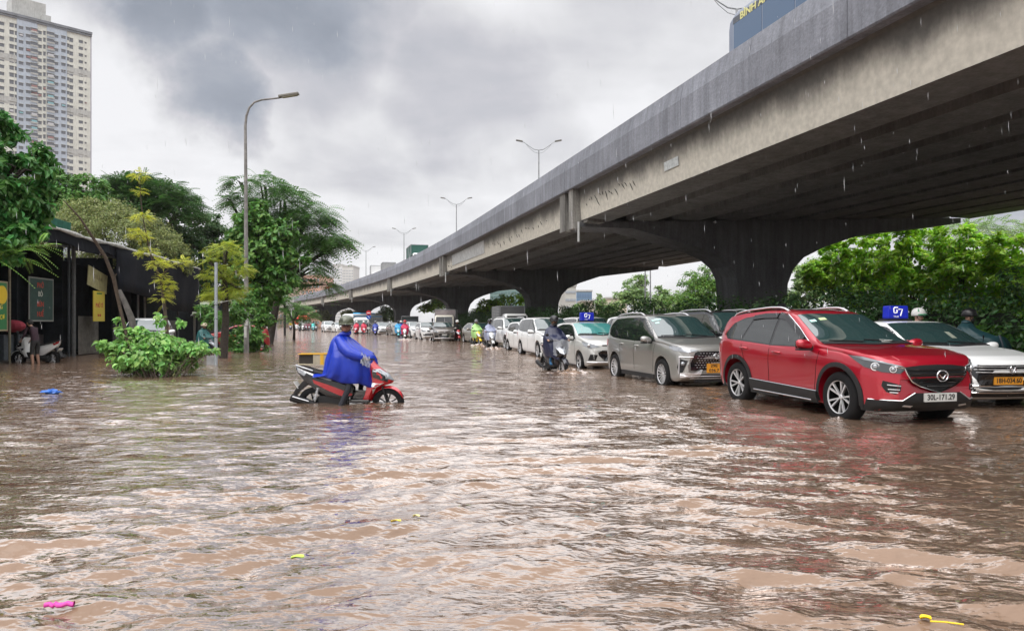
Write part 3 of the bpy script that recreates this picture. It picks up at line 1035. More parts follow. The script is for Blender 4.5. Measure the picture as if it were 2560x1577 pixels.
def wheel_mb(wr, ww, style):
    """wheel about the Y axis, outer face at -y; returns tyre, rim, dark parts"""
    M = Matrix.Rotation(pi / 2, 4, 'X')       # z → -y
    h = ww / 2
    ri = wr * (.665 if style != 'small' else .62)
    ty = MB()
    ty.lathe([(ri * .96, -h * .92), (ri, -h), (wr * .86, -h * 1.02), (wr * .955, -h * .92), (wr, -h * .68), (wr, h * .68), (wr * .955, h * .92), (wr * .86, h * 1.02), (ri, h), (ri * .96, h * .92)], M, 40)
    rim = MB()
    rim.lathe([(ri * 1.0, h * .90), (ri * .985, h * .97), (ri * .955, h * .94), (ri * .94, h * .80)], M, 40)
    hub = wr * .11
    rim.lathe([(0, h * .68), (hub * .7, h * .68), (hub, h * .60), (hub * 1.1, h * .3)], M, 16)
    n = {'ten': 5, 'multi': 5, 'small': 7, 'six': 6}.get(style, 5)
    def spoke(a0, a1, w0, w1, z0, z1, r0=hub * .9, r1=ri * .94):
        p = []
        for (a, w_, r_, z_) in ((a0, w0, r0, z0), (a1, w1, r1, z1)):
            ca, sa = cos(a), sin(a)
            for s_, zz in ((-1, z_), (1, z_), (1, z_ - .03), (-1, z_ - .03)):
                p.append(M @ Vector((r_ * ca - s_ * w_ * sa, r_ * sa + s_ * w_ * ca, zz)))
        rim.add(p, [(0, 1, 5, 4), (1, 2, 6, 5), (2, 3, 7, 6), (3, 0, 4, 7), (4, 5, 6, 7)])
    for k in range(n):
        a = 2 * pi * k / n + .3
        if style in ('ten', 'multi'):
            spoke(a - .05, a - .22, .008, .014, h * .62, h * .90)
            spoke(a + .05, a + .22, .008, .014, h * .62, h * .90)
            if style == 'multi':
                spoke(a + pi / n, a + pi / n, .010, .014, h * .58, h * .84)
        else:
            spoke(a, a, .020, .028, h * .62, h * .88)
    dk = MB()
    dk.lathe([(ri * .94, h * .80), (ri * .93, h * .4), (ri * .88, -h * .2), (0, -h * .2)], M, 32)
    dk.lathe([(wr * .36, -h * .1), (wr * .36, h * .15), (0, h * .15)], M, 24)
    return ty, rim, dk


def add_wheels(root, sp, style, rimmat, only=None):
    ty, rim, dk = wheel_mb(sp['wr'], sp['ww'], style)
    proto = None
    for (x, side) in ((sp['fa'], -1), (sp['fa'], 1), (sp['ra'], -1), (sp['ra'], 1)):
        if proto is None:
            wroot = ty.build('wheel', M_tyre, root, smooth=True, angle=50)
            r_ = rim.build('rim', rimmat, wroot, smooth=True, angle=30)
            d_ = dk.build('brake_disc', M_well, wroot)
            proto = wroot
        else:
            wroot = copy_tree(proto, root)
        wroot.location = (x, side * (sp['trk']), sp['wr'])
        wroot.rotation_euler = (0, random.uniform(0, 1.2), 0 if side < 0 else pi)


def make_car(kind, name, loc, rz, pm, label, cat='car', group='vehicles queuing in the flooded road', style='multi', rimmat=None, rails=None, plate=None,
             detail=1, front='plain', windmat=None, hilamp=False, cladding=None, visor=False, sunroof=False, rear_black=False, mirror_m=None):
    sp = SPECS[kind]
    root = empty(name, loc, rz, label, cat, group)
    if kind not in _tmpl:
        mb, bvh = car_body(sp)
        # cut the wheel arches out of the shell
        o = mb.build('body', [M_well, M_well], None, smooth=True, angle=28)
        cut = MB()
        for x in (sp['fa'], sp['ra']):
            for s in (-1, 1):
                Mx = Matrix.Translation((x, s * (sp['trk'] + .12), sp['wr'] + .02)) @ Matrix.Rotation(pi / 2, 4, 'X')
                R = sp['arch']
                cut.lathe([(0, -.32), (R, -.32), (R, .32), (0, .32)], Mx, 32)
        c = cut.build('cutter', M_well, None)
        md = o.modifiers.new('b', 'BOOLEAN'); md.operation = 'DIFFERENCE'; md.object = c; md.solver = 'EXACT'
        md.material_mode = 'TRANSFER'
        dg = bpy.context.evaluated_depsgraph_get()
        me = bpy.data.meshes.new_from_object(o.evaluated_get(dg))
        bpy.data.objects.remove(o); bpy.data.objects.remove(c)
        # faces of the cut → material 1
        zs = sp['wr'] + .02
        for p in me.polygons:
            mi = 0
            ctr = p.center
            for x in (sp['fa'], sp['ra']):
                rr = math.hypot(ctr.x - x, ctr.z - zs)
                if rr < sp['arch'] + .004 and abs(ctr.y) < sp['trk'] + .4 and ctr.z > .1 and abs(ctr.y) > sp['trk'] - .21:
                    mi = 1
            p.material_index = mi
        me.polygons.foreach_set('use_smooth', [True] * len(me.polygons))
        me.set_sharp_from_angle(angle=radians(28))
        _tmpl[kind] = (me, bvh)
    me0, bvh = _tmpl[kind]
    me = me0.copy(); me.materials.clear(); me.materials.append(pm); me.materials.append(M_well)
    body = bpy.data.objects.new('body', me); COL.objects.link(body); body.parent = root
    add_wheels(root, sp, style, rimmat or M_silver)
    windmat = windmat or M_wind
    T = lambda x: float(pchip(sp['top'], np.array([x]), .03)[0])
    WG = lambda x: float(pchip(sp['w'], np.array([x]), .05)[0])
    # glass
    for s in (-1, 1):
        for poly in sp['win']:
            cx = sum(p[0] for p in poly) / len(poly)
            decal(bvh, [(x, s * .9, z) for x, z in poly], (0, -s, 0), off=.006).build('side_window', M_glass, root, smooth=True, angle=60)
        # dark frame round the glass
        a = sp['win']
        lo = [a[0][0]] + [a[0][-1]] + [a[1][0]] + [a[1][-1]] + [a[2][0]] + [a[2][-1]]
        hull = [(a[0][0][0] + .012, a[0][0][1] - .015)]
        for p in a[0][1:-1]: hull.append((p[0] + .006, p[1] + .012))
        for p in a[1][1:-1]: hull.append((p[0], p[1] + .022))
        for p in a[2][1:-2]: hull.append((p[0] - .01, p[1] + .022))
        hull.append((a[2][-2][0] - .03, a[2][-2][1] - .01))
        hull.append((a[2][-1][0], a[2][-1][1] - .022))
        hull.append((a[1][-1][0], a[1][-1][1] - .022))
        hull.append((a[0][-1][0], a[0][-1][1] - .02))
        decal(bvh, [(x, s * .9, z) for x, z in hull], (0, -s, 0), off=.002, thick=.01).build('window_frame', M_gloss, root, smooth=True, angle=60)
    x0, x1 = sp['wsx']
    z0, z1 = T(x0), T(x1)
    hb = WG(x0) * .85; ht = (WG(x1) * .945 - sp['tum'] * (z1 - 1.02) * .88) * .93
    # windscreen, cast along its normal
    nrm = Vector((z1 - z0, 0, x0 - x1)).normalized()
    L_ = [Vector((x0, -hb, z0 - .005)), Vector((x0 + .0, 0, z0 - .012)), Vector((x0, hb, z0 - .005)), Vector((x1, ht, z1)), Vector((x1 + .02, 0, z1 + .01)), Vector((x1, -ht, z1))]
    sw0 = sp['sweepw'] * .8
    L_[0].x -= sw0; L_[0].z += .02; L_[2].x -= sw0; L_[2].z += .02; L_[3].x -= sw0 * .45; L_[5].x -= sw0 * .45
    wnd = decal(bvh, L_, -nrm, off=.008, step=.09).build('windscreen', windmat, root, smooth=True, angle=60)
    if detail:
        # black cowl strip and wipers
        q = [L_[0] + Vector((.10, -.02, -.045)), L_[1] + Vector((.09, 0, -.03)), L_[2] + Vector((.10, .02, -.045)), L_[2] + Vector((-.0, 0, .004)), L_[1] + Vector((-.01, 0, .005)), L_[0] + Vector((-.0, 0, .004))]
        decal(bvh, q, -nrm, off=.011, step=.12).build('cowl', M_black, root)
        mb = MB()
        for (ya, yb) in ((-.12, -.66), (.45, -.08)):
            pts = []
            for k in range(5):
                f = k / 4
                p = Vector((x0 - .04 - .05 * f - .1 * ((ya + (yb - ya) * f) / .9) ** 2, ya + (yb - ya) * f, z0 + .05 + .03 * f)) + nrm * 1.0
                h, n_, i_, dd = bvh.ray_cast(p, -nrm, 3)
                if h: pts.append(h + nrm * .022)
            if len(pts) > 1: mb.tube(pts, .009, 5)
        mb.build('wiper', M_black, root)
    # rear window
    rxx = [p for p in sp['top'] if p[0] < -1.0]
    (xa, za), (xb, zb_) = {'suv': ((-1.97, 1.50), (-2.17, 1.17)), 'mpv': ((-2.03, 1.52), (-2.16, 1.18)), 'bigsuv': ((-2.12, 1.6), (-2.28, 1.25)), 'hatch': ((-1.66, 1.33), (-1.80, 1.05)), 'sedan': ((-.98, 1.38), (-1.68, 1.12))}[kind]
    decal(bvh, [(xa, -.52, za), (xa, .52, za), (xb, .62, zb_), (xb, -.62, zb_)], (1, 0, -.25), off=.006, step=.12).build('rear_window', M_glass, root, smooth=True)
    # door seams
    if detail:
        for s in (-1, 1):
            for (xa, za, xb, zb_) in sp['seams']:
                w_ = .005
                d_ = decal(bvh, [(xa - w_, s, za), (xa + w_, s, za), (xb + w_, s, zb_), (xb - w_, s, zb_)], (0, -s, 0), off=.002, step=.1, thick=.004)
                d_.build('door_gap', M_well, root, fix=False)
            for (hx, hz) in sp['handles']:
                h, n_, i_, dd = bvh.ray_cast(Vector((hx, s * 3, hz)), Vector((0, -s, 0)))
                if h:
                    m2 = MB()
                    m2.tube([h + Vector((.10, 0, -.004)), h + Vector((.09, s * .028, 0)), h + Vector((-.07, s * .032, .006)), h + Vector((-.09, 0, .004))], [.012, .016, .016, .012], 6)
                    m2.build('door_handle', pm if kind != 'sedan' else M_chrome, root, smooth=True, angle=70)
    # mirrors
    for s in (-1, 1):
        mx_, mz = sp['mirror']
        h, n_, i_, dd = bvh.ray_cast(Vector((mx_, s * 3, mz - .03)), Vector((0, -s, 0)))
        if not h: h = Vector((mx_, s * .85, mz))
        c = h + Vector((.02, s * .155, .055))
        mb = MB()
        prof = []
        for k in range(7):
            th = pi * k / 6
            prof.append(th)
        rows = []
        for k in range(9):
            th = -pi / 2 + pi * k / 8
            yy = sin(th)
            rr = max(cos(th), .02) ** .7
            rows.append([(c.x + .075 * rr * cos(a) * (1.1 if cos(a) > 0 else .55), c.y + s * yy * .135, c.z + .082 * rr * sin(a) + .018 * yy) for a in [2 * pi * j / 14 for j in range(14)]])
        mb.grid(rows, closed=True)
        mo = mb.build('wing_mirror', mirror_m or pm, root, smooth=True, angle=80)
        m2 = MB()
        m2.tube([h - Vector((0, s * .03, .0)), h + Vector((.01, s * .07, .0)), c - Vector((0, s * .02, .05))], [.035, .03, .03], 8)
        m2.box(c.x - .055, c.x + .07, c.y - .115, c.y + .115, c.z - .088, c.z - .06)
        m2.build('mirror_foot', M_black, mo, bevel=.01)
        m3 = MB()
        m3.box(c.x - .052, c.x - .044, c.y - .11, c.y + .11, c.z - .055, c.z + .055)
        m3.build('mirror_glass', M_chrome, mo)
    if rails:
        for s in (-1, 1):
            pts = []
            xa, xb = rails[0], rails[1]
            for k in range(15):
                f = k / 14
                x = xa + (xb - xa) * f
                zt = T(x)
                y = (WG(x) * .945 - sp['tum'] * (zt - 1.05) * .88) * .86
                h, n_, i_, dd = bvh.ray_cast(Vector((x, s * y, 3)), Vector((0, 0, -1)))
                zz = h.z if h else zt
                pts.append((x, s * y, zz + .045 * min(1, sin(pi * f) * 3.2) + .002))
            mb = MB(); mb.tube(pts, .021, 8, squash=(1.2, .8))
            mb.build('roof_rail', M_silver, root, smooth=True, angle=70)
    # lamps at the back
    for s in (-1, 1):
        xa = sp['rx'] + .13; zt = float(pchip(sp['belt'], np.array([xa]))[0])
        decal(bvh, [(xa - .1, s * .55, zt - .16), (xa - .1, s * .55, zt + .0), (xa + .24, s * .86, zt - .05), (xa + .22, s * .86, zt - .2)], (1, -s * 1.1, 0), off=.012, step=.1).build('tail_light', M_redl, root, smooth=True)
    if plate:
        px_, pz, txt, pm_, w_, h_ = plate
        add_plate(root, bvh, pz, txt, pm_, w_, h_, px_)
    FRONTS[front](root, sp, bvh, pm, hilamp)
    if cladding: cladding(root, sp, bvh)
    return root, sp, bvh


def add_plate(root, bvh, z, txt, pmat, w=.52, h=.12, yoff=0.0):
    hh, n_, i_, dd = bvh.ray_cast(Vector((5, yoff, z)), Vector((-1, 0, 0)))
    x = (hh.x if hh else 2.2) + .02
    mb = MB(); mb.box(x - .02, x + .008, yoff - w / 2, yoff + w / 2, z - h / 2, z + h / 2)
    p = mb.build('number_plate', pmat, root, bevel=.004)
    lines = txt.split('\n')
    if txt:
        for i, ln in enumerate(lines):
            sz = h * .86 / len(lines) * 1.05
            zz = z + (len(lines) - 1) / 2 * h / len(lines) - i * h / len(lines) + .0
            M = frame_m((x + .009, yoff, zz), (0, 1, 0), (0, 0, 1))
            t = text_obj('plate_number', ln, sz, M_ink, p, M, thick=.001, bold=.0025 * sz / .1)
            ww = max(v.co.y for v in t.data.vertices) - min(v.co.y for v in t.data.vertices)
            k = (w * .86 if len(lines) == 1 else w * (.5 if i == 0 else .72)) / max(ww, .01)
            for v in t.data.vertices: v.co.y = yoff + (v.co.y - yoff) * k


def front_plain(root, sp, bvh, pm, hi):
    fx = sp['fx']; zt = float(pchip(sp['top'], np.array([fx - .12]))[0]); w = float(pchip(sp['w'], np.array([fx - .2]))[0])
    decal(bvh, [(fx, -.42, zt - .04), (fx, .42, zt - .04), (fx, .36, zt - .17), (fx, -.36, zt - .17)], (-1, 0, 0), off=.01, step=.09).build('grille', M_gloss, root)
    decal(bvh, [(fx, -.55, zt - .34), (fx, .55, zt - .34), (fx, .62, zt - .47), (fx, -.62, zt - .47)], (-1, 0, 0), off=.01, step=.09).build('lower_intake', M_black, root)
    for s in (-1, 1):
        decal(bvh, [(fx - .05, s * .47, zt - .05), (fx - .4, s * .84, zt + .0), (fx - .45, s * .86, zt - .04), (fx - .12, s * .76, zt - .17), (fx - .05, s * .50, zt - .14)], (-1, -s * .8, -.1), off=.012, step=.07).build('headlight', M_lamp if hi else M_lens, root, smooth=True)
        decal(bvh, [(fx, s * .60, zt - .40), (fx, s * .72, zt - .36), (fx, s * .74, zt - .46), (fx, s * .62, zt - .48)], (-1, -s * .4, 0), off=.012, step=.07).build('fog_lamp', M_lensd, root)
    mb = MB(); hh, n_, i_, dd = bvh.ray_cast(Vector((5, 0, zt - .09)), Vector((-1, 0, 0)))
    x = (hh.x if hh else fx) + .02
    mb.tube([(x, .055 * cos(a), zt - .09 + .04 * sin(a)) for a in [2 * pi * k / 14 for k in range(15)]], .008, 5, caps=False)
    mb.tube([(x, -.04, zt - .10), (x, .04, zt - .08)], .008, 5)
    mb.build('badge', M_chrome, root)


FRONTS = {'plain': front_plain}


def front_red(root, sp, bvh, pm, hi):
    fx = sp['fx']
    P = [(-.50, .835), (-.25, .862), (0, .87), (.25, .862), (.50, .835), (.475, .74), (.40, .64), (.30, .59), (0, .505), (-.30, .59), (-.40, .64), (-.475, .74)]
    gr = decal(bvh, [(fx, y, z) for y, z in P], (-1, 0, 0), off=.006, step=.07).build('grille', M_black, root)
    # slats
    sl = MB()
    for z, w in ((.80, .46), (.745, .44), (.69, .39), (.635, .31), (.585, .20)):
        pts = []
        for k in range(11):
            y = -w + 2 * w * k / 10
            h, n_, i_, dd = bvh.ray_cast(Vector((5, y, z)), Vector((-1, 0, 0)))
            if h: pts.append(h + Vector((.018, 0, 0)))
        sl.tube(pts, .013, 6, squash=(1, .8))
    sl.build('slats', M_gloss, gr, smooth=True)
    # chrome wing under the grille reaching into the lamps
    pts = []
    for (y, z) in [(-.62, .845), (-.50, .825), (-.475, .74), (-.41, .645), (-.30, .588), (-.15, .54), (0, .50), (.15, .54), (.30, .588), (.41, .645), (.475, .74), (.50, .825), (.62, .845)]:
        h, n_, i_, dd = bvh.ray_cast(Vector((5, y, z)), Vector((-1, 0, 0)))
        if h: pts.append(h + Vector((.012, 0, 0)))
    mb = MB(); mb.tube(pts, .012, 6); mb.build('chrome_wing', M_chrome, root, smooth=True)
    # badge
    h, n_, i_, dd = bvh.ray_cast(Vector((5, 0, .72)), Vector((-1, 0, 0)))
    x = h.x + .045
    mb = MB()
    ring = [(x, .088 * cos(a), .722 + .072 * sin(a)) for a in [2 * pi * k / 24 for k in range(25)]]
    mb.tube(ring, .0085, 6, caps=False)
    mb.tube([(x, -.080, .75), (x, -.045, .735), (x, -.015, .70), (x, 0, .682), (x, .015, .70), (x, .045, .735), (x, .080, .75)], [.005, .009, .011, .010, .011, .009, .005], 6)
    mb.build('badge', M_chrome, root, smooth=True)
    for s in (-1, 1):
        hl = decal(bvh, [(fx, s * .535, .835), (fx - .05, s * .60, .755), (fx - .20, s * .76, .77), (fx - .42, s * .86, .83), (fx - .62, s * .9, .945), (fx - .70, s * .9, .99), (fx - .45, s * .86, .965), (fx - .2, s * .74, .905)], (-1, -s * .95, -.12), off=.012, step=.06).build('headlight', M_lensd, root, smooth=True)
        decal(bvh, [(fx, s * .56, .845), (fx - .08, s * .66, .862), (fx - .42, s * .86, .928), (fx - .66, s * .9, .985), (fx - .45, s * .86, .968), (fx - .2, s * .74, .912)], (-1, -s * .95, -.12), off=.02, step=.06, thick=.01).build('daylight_strip', M_lens, hl, smooth=True)
        # projectors
        for (fy, fz, xx, r) in ((.665, .808, fx - .1, .036), (.80, .84, fx - .28, .046)):
            d = Vector((-1, -s * .75, 0)).normalized()
            h, n_, i_, dd = bvh.ray_cast(Vector((xx, s * fy, fz)) - d * 2, d)
            if h:
                mb = MB()
                q = d.to_track_quat('-Z', 'Y').to_matrix().to_4x4(); q.translation = h - d * .012
                mb.lathe([(r * 1.25, 0), (r * 1.25, .012), (r * .95, .014), (r * .95, .004)], q, 20)
                mb.build('lamp_ring', M_silver, hl, smooth=True)
                m2 = MB(); m2.ball((0, 0, 0), (r * .85, r * .85, .02), 14, 8, M=q); m2.build('projector', M_lens, hl, smooth=True)
        # fog pocket with slats
        fp = decal(bvh, [(fx, s * .60, .60), (fx - .1, s * .80, .655), (fx - .1, s * .82, .585), (fx - .05, s * .78, .50), (fx - .03, s * .66, .47), (fx, s * .61, .52)], (-1, -s * .55, 0), off=.006, step=.06).build('fog_pocket', M_black, root)
        mb = MB()
        for (za, zb_, ya, yb) in ((.585, .60, .61, .80), (.535, .54, .625, .79), (.495, .50, .65, .765)):
            pts = []
            for k in range(4):
                y = ya + (yb - ya) * k / 3; z = za + (zb_ - za) * k / 3
                d = Vector((-1, -s * .55, 0)).normalized()
                h, n_, i_, dd = bvh.ray_cast(Vector((fx, s * y, z)) - d * 2, d)
                if h: pts.append(h - d * .016)
            if len(pts) > 1: mb.tube(pts, .008, 5)
        mb.build('chrome_slat', M_silver, fp)
        # silver lower corner of the skid plate
        decal(bvh, [(fx, s * .40, .30), (fx, s * .52, .315), (fx, s * .50, .335), (fx, s * .38, .325)], (-1, 0, 0), off=.03, step=.08).build('skid_trim', M_silver, root)
    # dark lower bumper
    lo = decal(bvh, [(fx, -.84, .23), (fx, .84, .23), (fx, .84, .39), (fx, .55, .385), (fx, .36, .49), (fx, -.36, .49), (fx, -.55, .385), (fx, -.84, .39)], (-1, 0, 0), off=.016, step=.045)
    lo.build('lower_bumper', M_black, root, smooth=True)
    pts = []
    for (y, z) in ((-.84, .392), (-.7, .39), (-.55, .388), (-.46, .44), (-.37, .492)):
        d = Vector((-1, 0, 0))
        h, n_, i_, dd = bvh.ray_cast(Vector((5, y, z)), d)
        if h: pts.append(h + Vector((.016, 0, 0)))
    for s, q in ((-1, pts), (1, [(p[0], -p[1], p[2]) for p in pts])):
        mb = MB(); mb.tube(q, .008, 5); mb.build('bumper_trim', M_silver, root)
    # hood creases: thin raised ridges
    for s in (-1, 1):
        pts = []
        for k in range(12):
            f = k / 11
            x = 1.0 + f * 1.12; y = s * (.70 - .20 * f ** 1.5)
            h, n_, i_, dd = bvh.ray_cast(Vector((x, y, 3)), Vector((0, 0, -1)))
            if h: pts.append(h + Vector((0, 0, -.014)))
        mb = MB(); mb.tube(pts, .016, 8, squash=(2.2, 1.0)); mb.build('bonnet_crease', pm, root, smooth=True, angle=80)


def clad_red(root, sp, bvh):
    for s in (-1, 1):
        for xc in (sp['fa'], sp['ra']):
            pts = []
            zc = sp['wr'] + .02
            for a0 in np.linspace(-12, 192, 19):
                a = radians(a0)
                pts.append((xc + (sp['arch'] + .065) * cos(a), s, zc + (sp['arch'] + .055) * sin(a)))
            for a0 in np.linspace(192, -12, 19):
                a = radians(a0)
                pts.append((xc + (sp['arch'] + .0) * cos(a), s, zc + (sp['arch'] + .0) * sin(a)))
            # ring sector by strips
            mb = MB()
            rows = []
            for a0 in np.linspace(-14, 194, 23):
                a = radians(a0)
                row = []
                for rr in (sp['arch'] - .006, sp['arch'] + .03, sp['arch'] + .062):
                    x, z = xc + rr * cos(a), zc + rr * sin(a)
                    h, n_, i_, dd = bvh.ray_cast(Vector((x, s * 3, z)), Vector((0, -s, 0)))
                    y = h.y if (h and abs(h.y) > .6) else s * .87
                    row.append((x, y + s * (.014 if rr > sp['arch'] + .05 else .02), z))
                row.append((x, y - s * .01, z))
                rows.append(row)
            mb.grid(rows)
            mb.build('arch_trim', M_black, root, smooth=True)
        x0, x1 = sp['fa'] - sp['arch'] - .03, sp['ra'] + sp['arch'] + .03
        decal(bvh, [(x0, s, .24), (x1, s, .24), (x1, s, .47), (x0, s, .41)], (0, -s, 0), off=.05, step=.05).build('sill_cladding', M_black, root, smooth=True)
        mb = MB()
        for (za, zb_, oy, xa, xb) in ((.415, .475, .026, x0, x1), (.27, .30, .05, x0 - .12, x1 + .1)):
            pts = []
            for k in range(8):
                f = k / 7; x = xa + (xb - xa) * f; z = za + (zb_ - za) * f
                h, n_, i_, dd = bvh.ray_cast(Vector((x, s * 3, max(z, .3))), Vector((0, -s, 0)))
                if h: pts.append((x, h.y + s * oy, z))
            mb.tube(pts, .011, 6)
        mb.build('sill_trim', M_chrome, root)
        # rain visors over the side windows
        for poly in ([(.52, 1.215), (.32, 1.34), (.08, 1.46), (-.10, 1.55), (-.31, 1.59), (-.32, 1.51), (-.12, 1.475), (.06, 1.385), (.28, 1.27), (.47, 1.165)],
                     [(-.35, 1.592), (-.72, 1.59), (-1.02, 1.56), (-1.05, 1.485), (-.72, 1.51), (-.36, 1.512)]):
            decal(bvh, [(x, s, z) for x, z in poly], (0, -s, 0), off=.03, step=.1, thick=.028).build('rain_visor', M_gloss, root, smooth=True)
        # chrome line over the windows
        pts = []
        for (x, z) in [(.69, 1.12), (.50, 1.23), (.30, 1.355), (.08, 1.475), (-.12, 1.575), (-.33, 1.606)]:
            h, n_, i_, dd = bvh.ray_cast(Vector((x, s * 3, z)), Vector((0, -s, 0)))
            if h: pts.append(h + Vector((0, s * .012, 0)))
        mb = MB(); mb.tube(pts, .007, 5); mb.build('window_chrome', M_chrome, root)


FRONTS['red'] = front_red


def front_mpv(root, sp, bvh, pm, hi):
    fx = sp['fx']
    gr = decal(bvh, [(fx, y, z) for y, z in [(-.40, .86), (.40, .86), (.46, .83), (.56, .62), (.56, .46), (-.56, .46), (-.56, .62), (-.46, .83)]], (-1, 0, 0), off=.008, step=.08).build('grille', M_gloss, root)
    mb = MB()
    for r in range(7):
        for c in range(-7, 8):
            y = (c + (r % 2) * .5) * .068; z = .82 - r * .05
            if abs(y) > .40 + .06 * (r / 6) or abs(y) < .0: continue
            h, n_, i_, dd = bvh.ray_cast(Vector((5, y, z)), Vector((-1, 0, 0)))
            if h: mb.box(h.x + .01, h.x + .018, y - .018, y + .018, z - .005, z + .005)
    mb.build('mesh_studs', M_silver, gr)
    h, n_, i_, dd = bvh.ray_cast(Vector((5, 0, .74)), Vector((-1, 0, 0)))
    x = h.x + .03
    mb = MB()
    mb.tube([(x, .075 * cos(a), .755 + .05 * sin(a)) for a in [2 * pi * k / 20 for k in range(21)]], .008, 6, caps=False)
    mb.tube([(x, .03 * cos(a), .755 + .045 * sin(a)) for a in [2 * pi * k / 16 for k in range(17)]], .006, 6, caps=False)
    mb.tube([(x, .05 * cos(a), .772 + .02 * sin(a)) for a in [2 * pi * k / 16 for k in range(17)]], .006, 6, caps=False)
    mb.build('badge', M_chrome, root)
    for s in (-1, 1):
        decal(bvh, [(fx, s * .44, .89), (fx - .1, s * .66, .93), (fx - .42, s * .86, .985), (fx - .52, s * .86, .99), (fx - .50, s * .86, .93), (fx - .28, s * .84, .875), (fx - .06, s * .64, .835)], (-1, -s * .9, -.1), off=.012, step=.07).build('headlight', M_lens, root, smooth=True)
        pk = decal(bvh, [(fx, s * .66, .66), (fx - .12, s * .80, .70), (fx - .16, s * .84, .52), (fx - .12, s * .80, .36), (fx - .08, s * .74, .42)], (-1, -s * .6, 0), off=.006, step=.07).build('fog_pocket', M_black, root)
        mb = MB()
        d = Vector((-1, -s * .6, 0)).normalized()
        for (y1, z1, y2, z2, r) in ((.50, .74, .86, .745, .010), (.845, .74, .86, .38, .014), (.83, .36, .50, .30, .012)):
            pts = []
            for k in range(6):
                f = k / 5
                h, n_, i_, dd = bvh.ray_cast(Vector((fx - .05, s * (y1 + (y2 - y1) * f), z1 + (z2 - z1) * f)) - d * 2, d)
                if h: pts.append(h - d * .014)
            if len(pts) > 1: mb.tube(pts, r, 6)
        mb.build('chrome_trim', M_silver, root, smooth=True)
        h, n_, i_, dd = bvh.ray_cast(Vector((fx - .05, s * .76, .60)) - d * 2, d)
        if h:
            mb = MB(); mb.ball(tuple(h - d * .01), .045, 12, 8); mb.build('fog_lamp', M_lens, pk, smooth=True)
        decal(bvh, [(fx, s * .80, .40), (fx, s * .45, .40), (fx, s * .36, .47), (fx, s * .30, .47), (fx, s * .38, .32), (fx, s * .8, .30)], (-1, -s * .3, 0), off=.018, step=.08).build('silver_flap', M_silver, root, smooth=True)
    decal(bvh, [(fx, -.45, .20), (fx, .45, .20), (fx, .40, .36), (fx, -.40, .36)], (-1, 0, 0), off=.010, step=.09).build('lower_intake', M_black, root)
    mb = MB()
    for z in (.33, .28):
        pts = []
        for k in range(9):
            y = -.55 + 1.1 * k / 8
            h, n_, i_, dd = bvh.ray_cast(Vector((5, y, z)), Vector((-1, 0, 0)))
            if h: pts.append(h + Vector((.022, 0, 0)))
        mb.tube(pts, .011, 6)
    mb.build('bumper_trim', M_silver, root)
    for s in (-1, 1):
        decal(bvh, [(sp['fa'] - .42, s, .20), (sp['ra'] + .42, s, .20), (sp['ra'] + .42, s, .30), (sp['fa'] - .42, s, .30)], (0, -s, 0), off=.012, step=.14).build('sill_cladding', M_black, root)


FRONTS['mpv'] = front_mpv


def front_shield(root, sp, bvh, pm, hi):
    """white people carrier: slim upper lamps, big lower lamps in a dark frame"""
    fx = sp['fx']
    decal(bvh, [(fx, -.50, .86), (fx, .50, .86), (fx, .55, .78), (fx, .38, .55), (fx, -.38, .55), (fx, -.55, .78)], (-1, 0, 0), off=.008, step=.09).build('grille', M_gloss, root)
    decal(bvh, [(fx, -.42, .44), (fx, .42, .44), (fx, .50, .28), (fx, -.50, .28)], (-1, 0, 0), off=.008, step=.09).build('lower_intake', M_black, root)
    for s in (-1, 1):
        decal(bvh, [(fx, s * .50, .89), (fx - .35, s * .85, .96), (fx - .38, s * .86, .93), (fx - .03, s * .55, .84)], (-1, -s * .9, -.1), off=.012, step=.07).build('position_lamp', M_lensd, root, smooth=True)
        f = decal(bvh, [(fx, s * .56, .80), (fx - .2, s * .83, .79), (fx - .2, s * .82, .62), (fx - .1, s * .64, .52)], (-1, -s * .7, 0), off=.010, step=.07).build('headlight', M_lensd, root, smooth=True)
        d = Vector((-1, -s * .7, 0)).normalized()
        h, n_, i_, dd = bvh.ray_cast(Vector((fx - .1, s * .72, .71)) - d * 2, d)
        if h:
            mb = MB(); mb.ball(tuple(h - d * .004), .055, 12, 8); mb.build('reflector', M_lens, f, smooth=True)
        mb = MB()
        pts = []
        for (y, z) in ((.80, .58), (.62, .47), (.46, .47)):
            h, n_, i_, dd = bvh.ray_cast(Vector((fx - .08, s * y, z)) - d * 2, d)
            if h: pts.append(h - d * .016)
        if len(pts) > 1: mb.tube(pts, .02, 6)
        mb.build('chrome_blade', M_chrome, root, smooth=True)


FRONTS['shield'] = front_shield


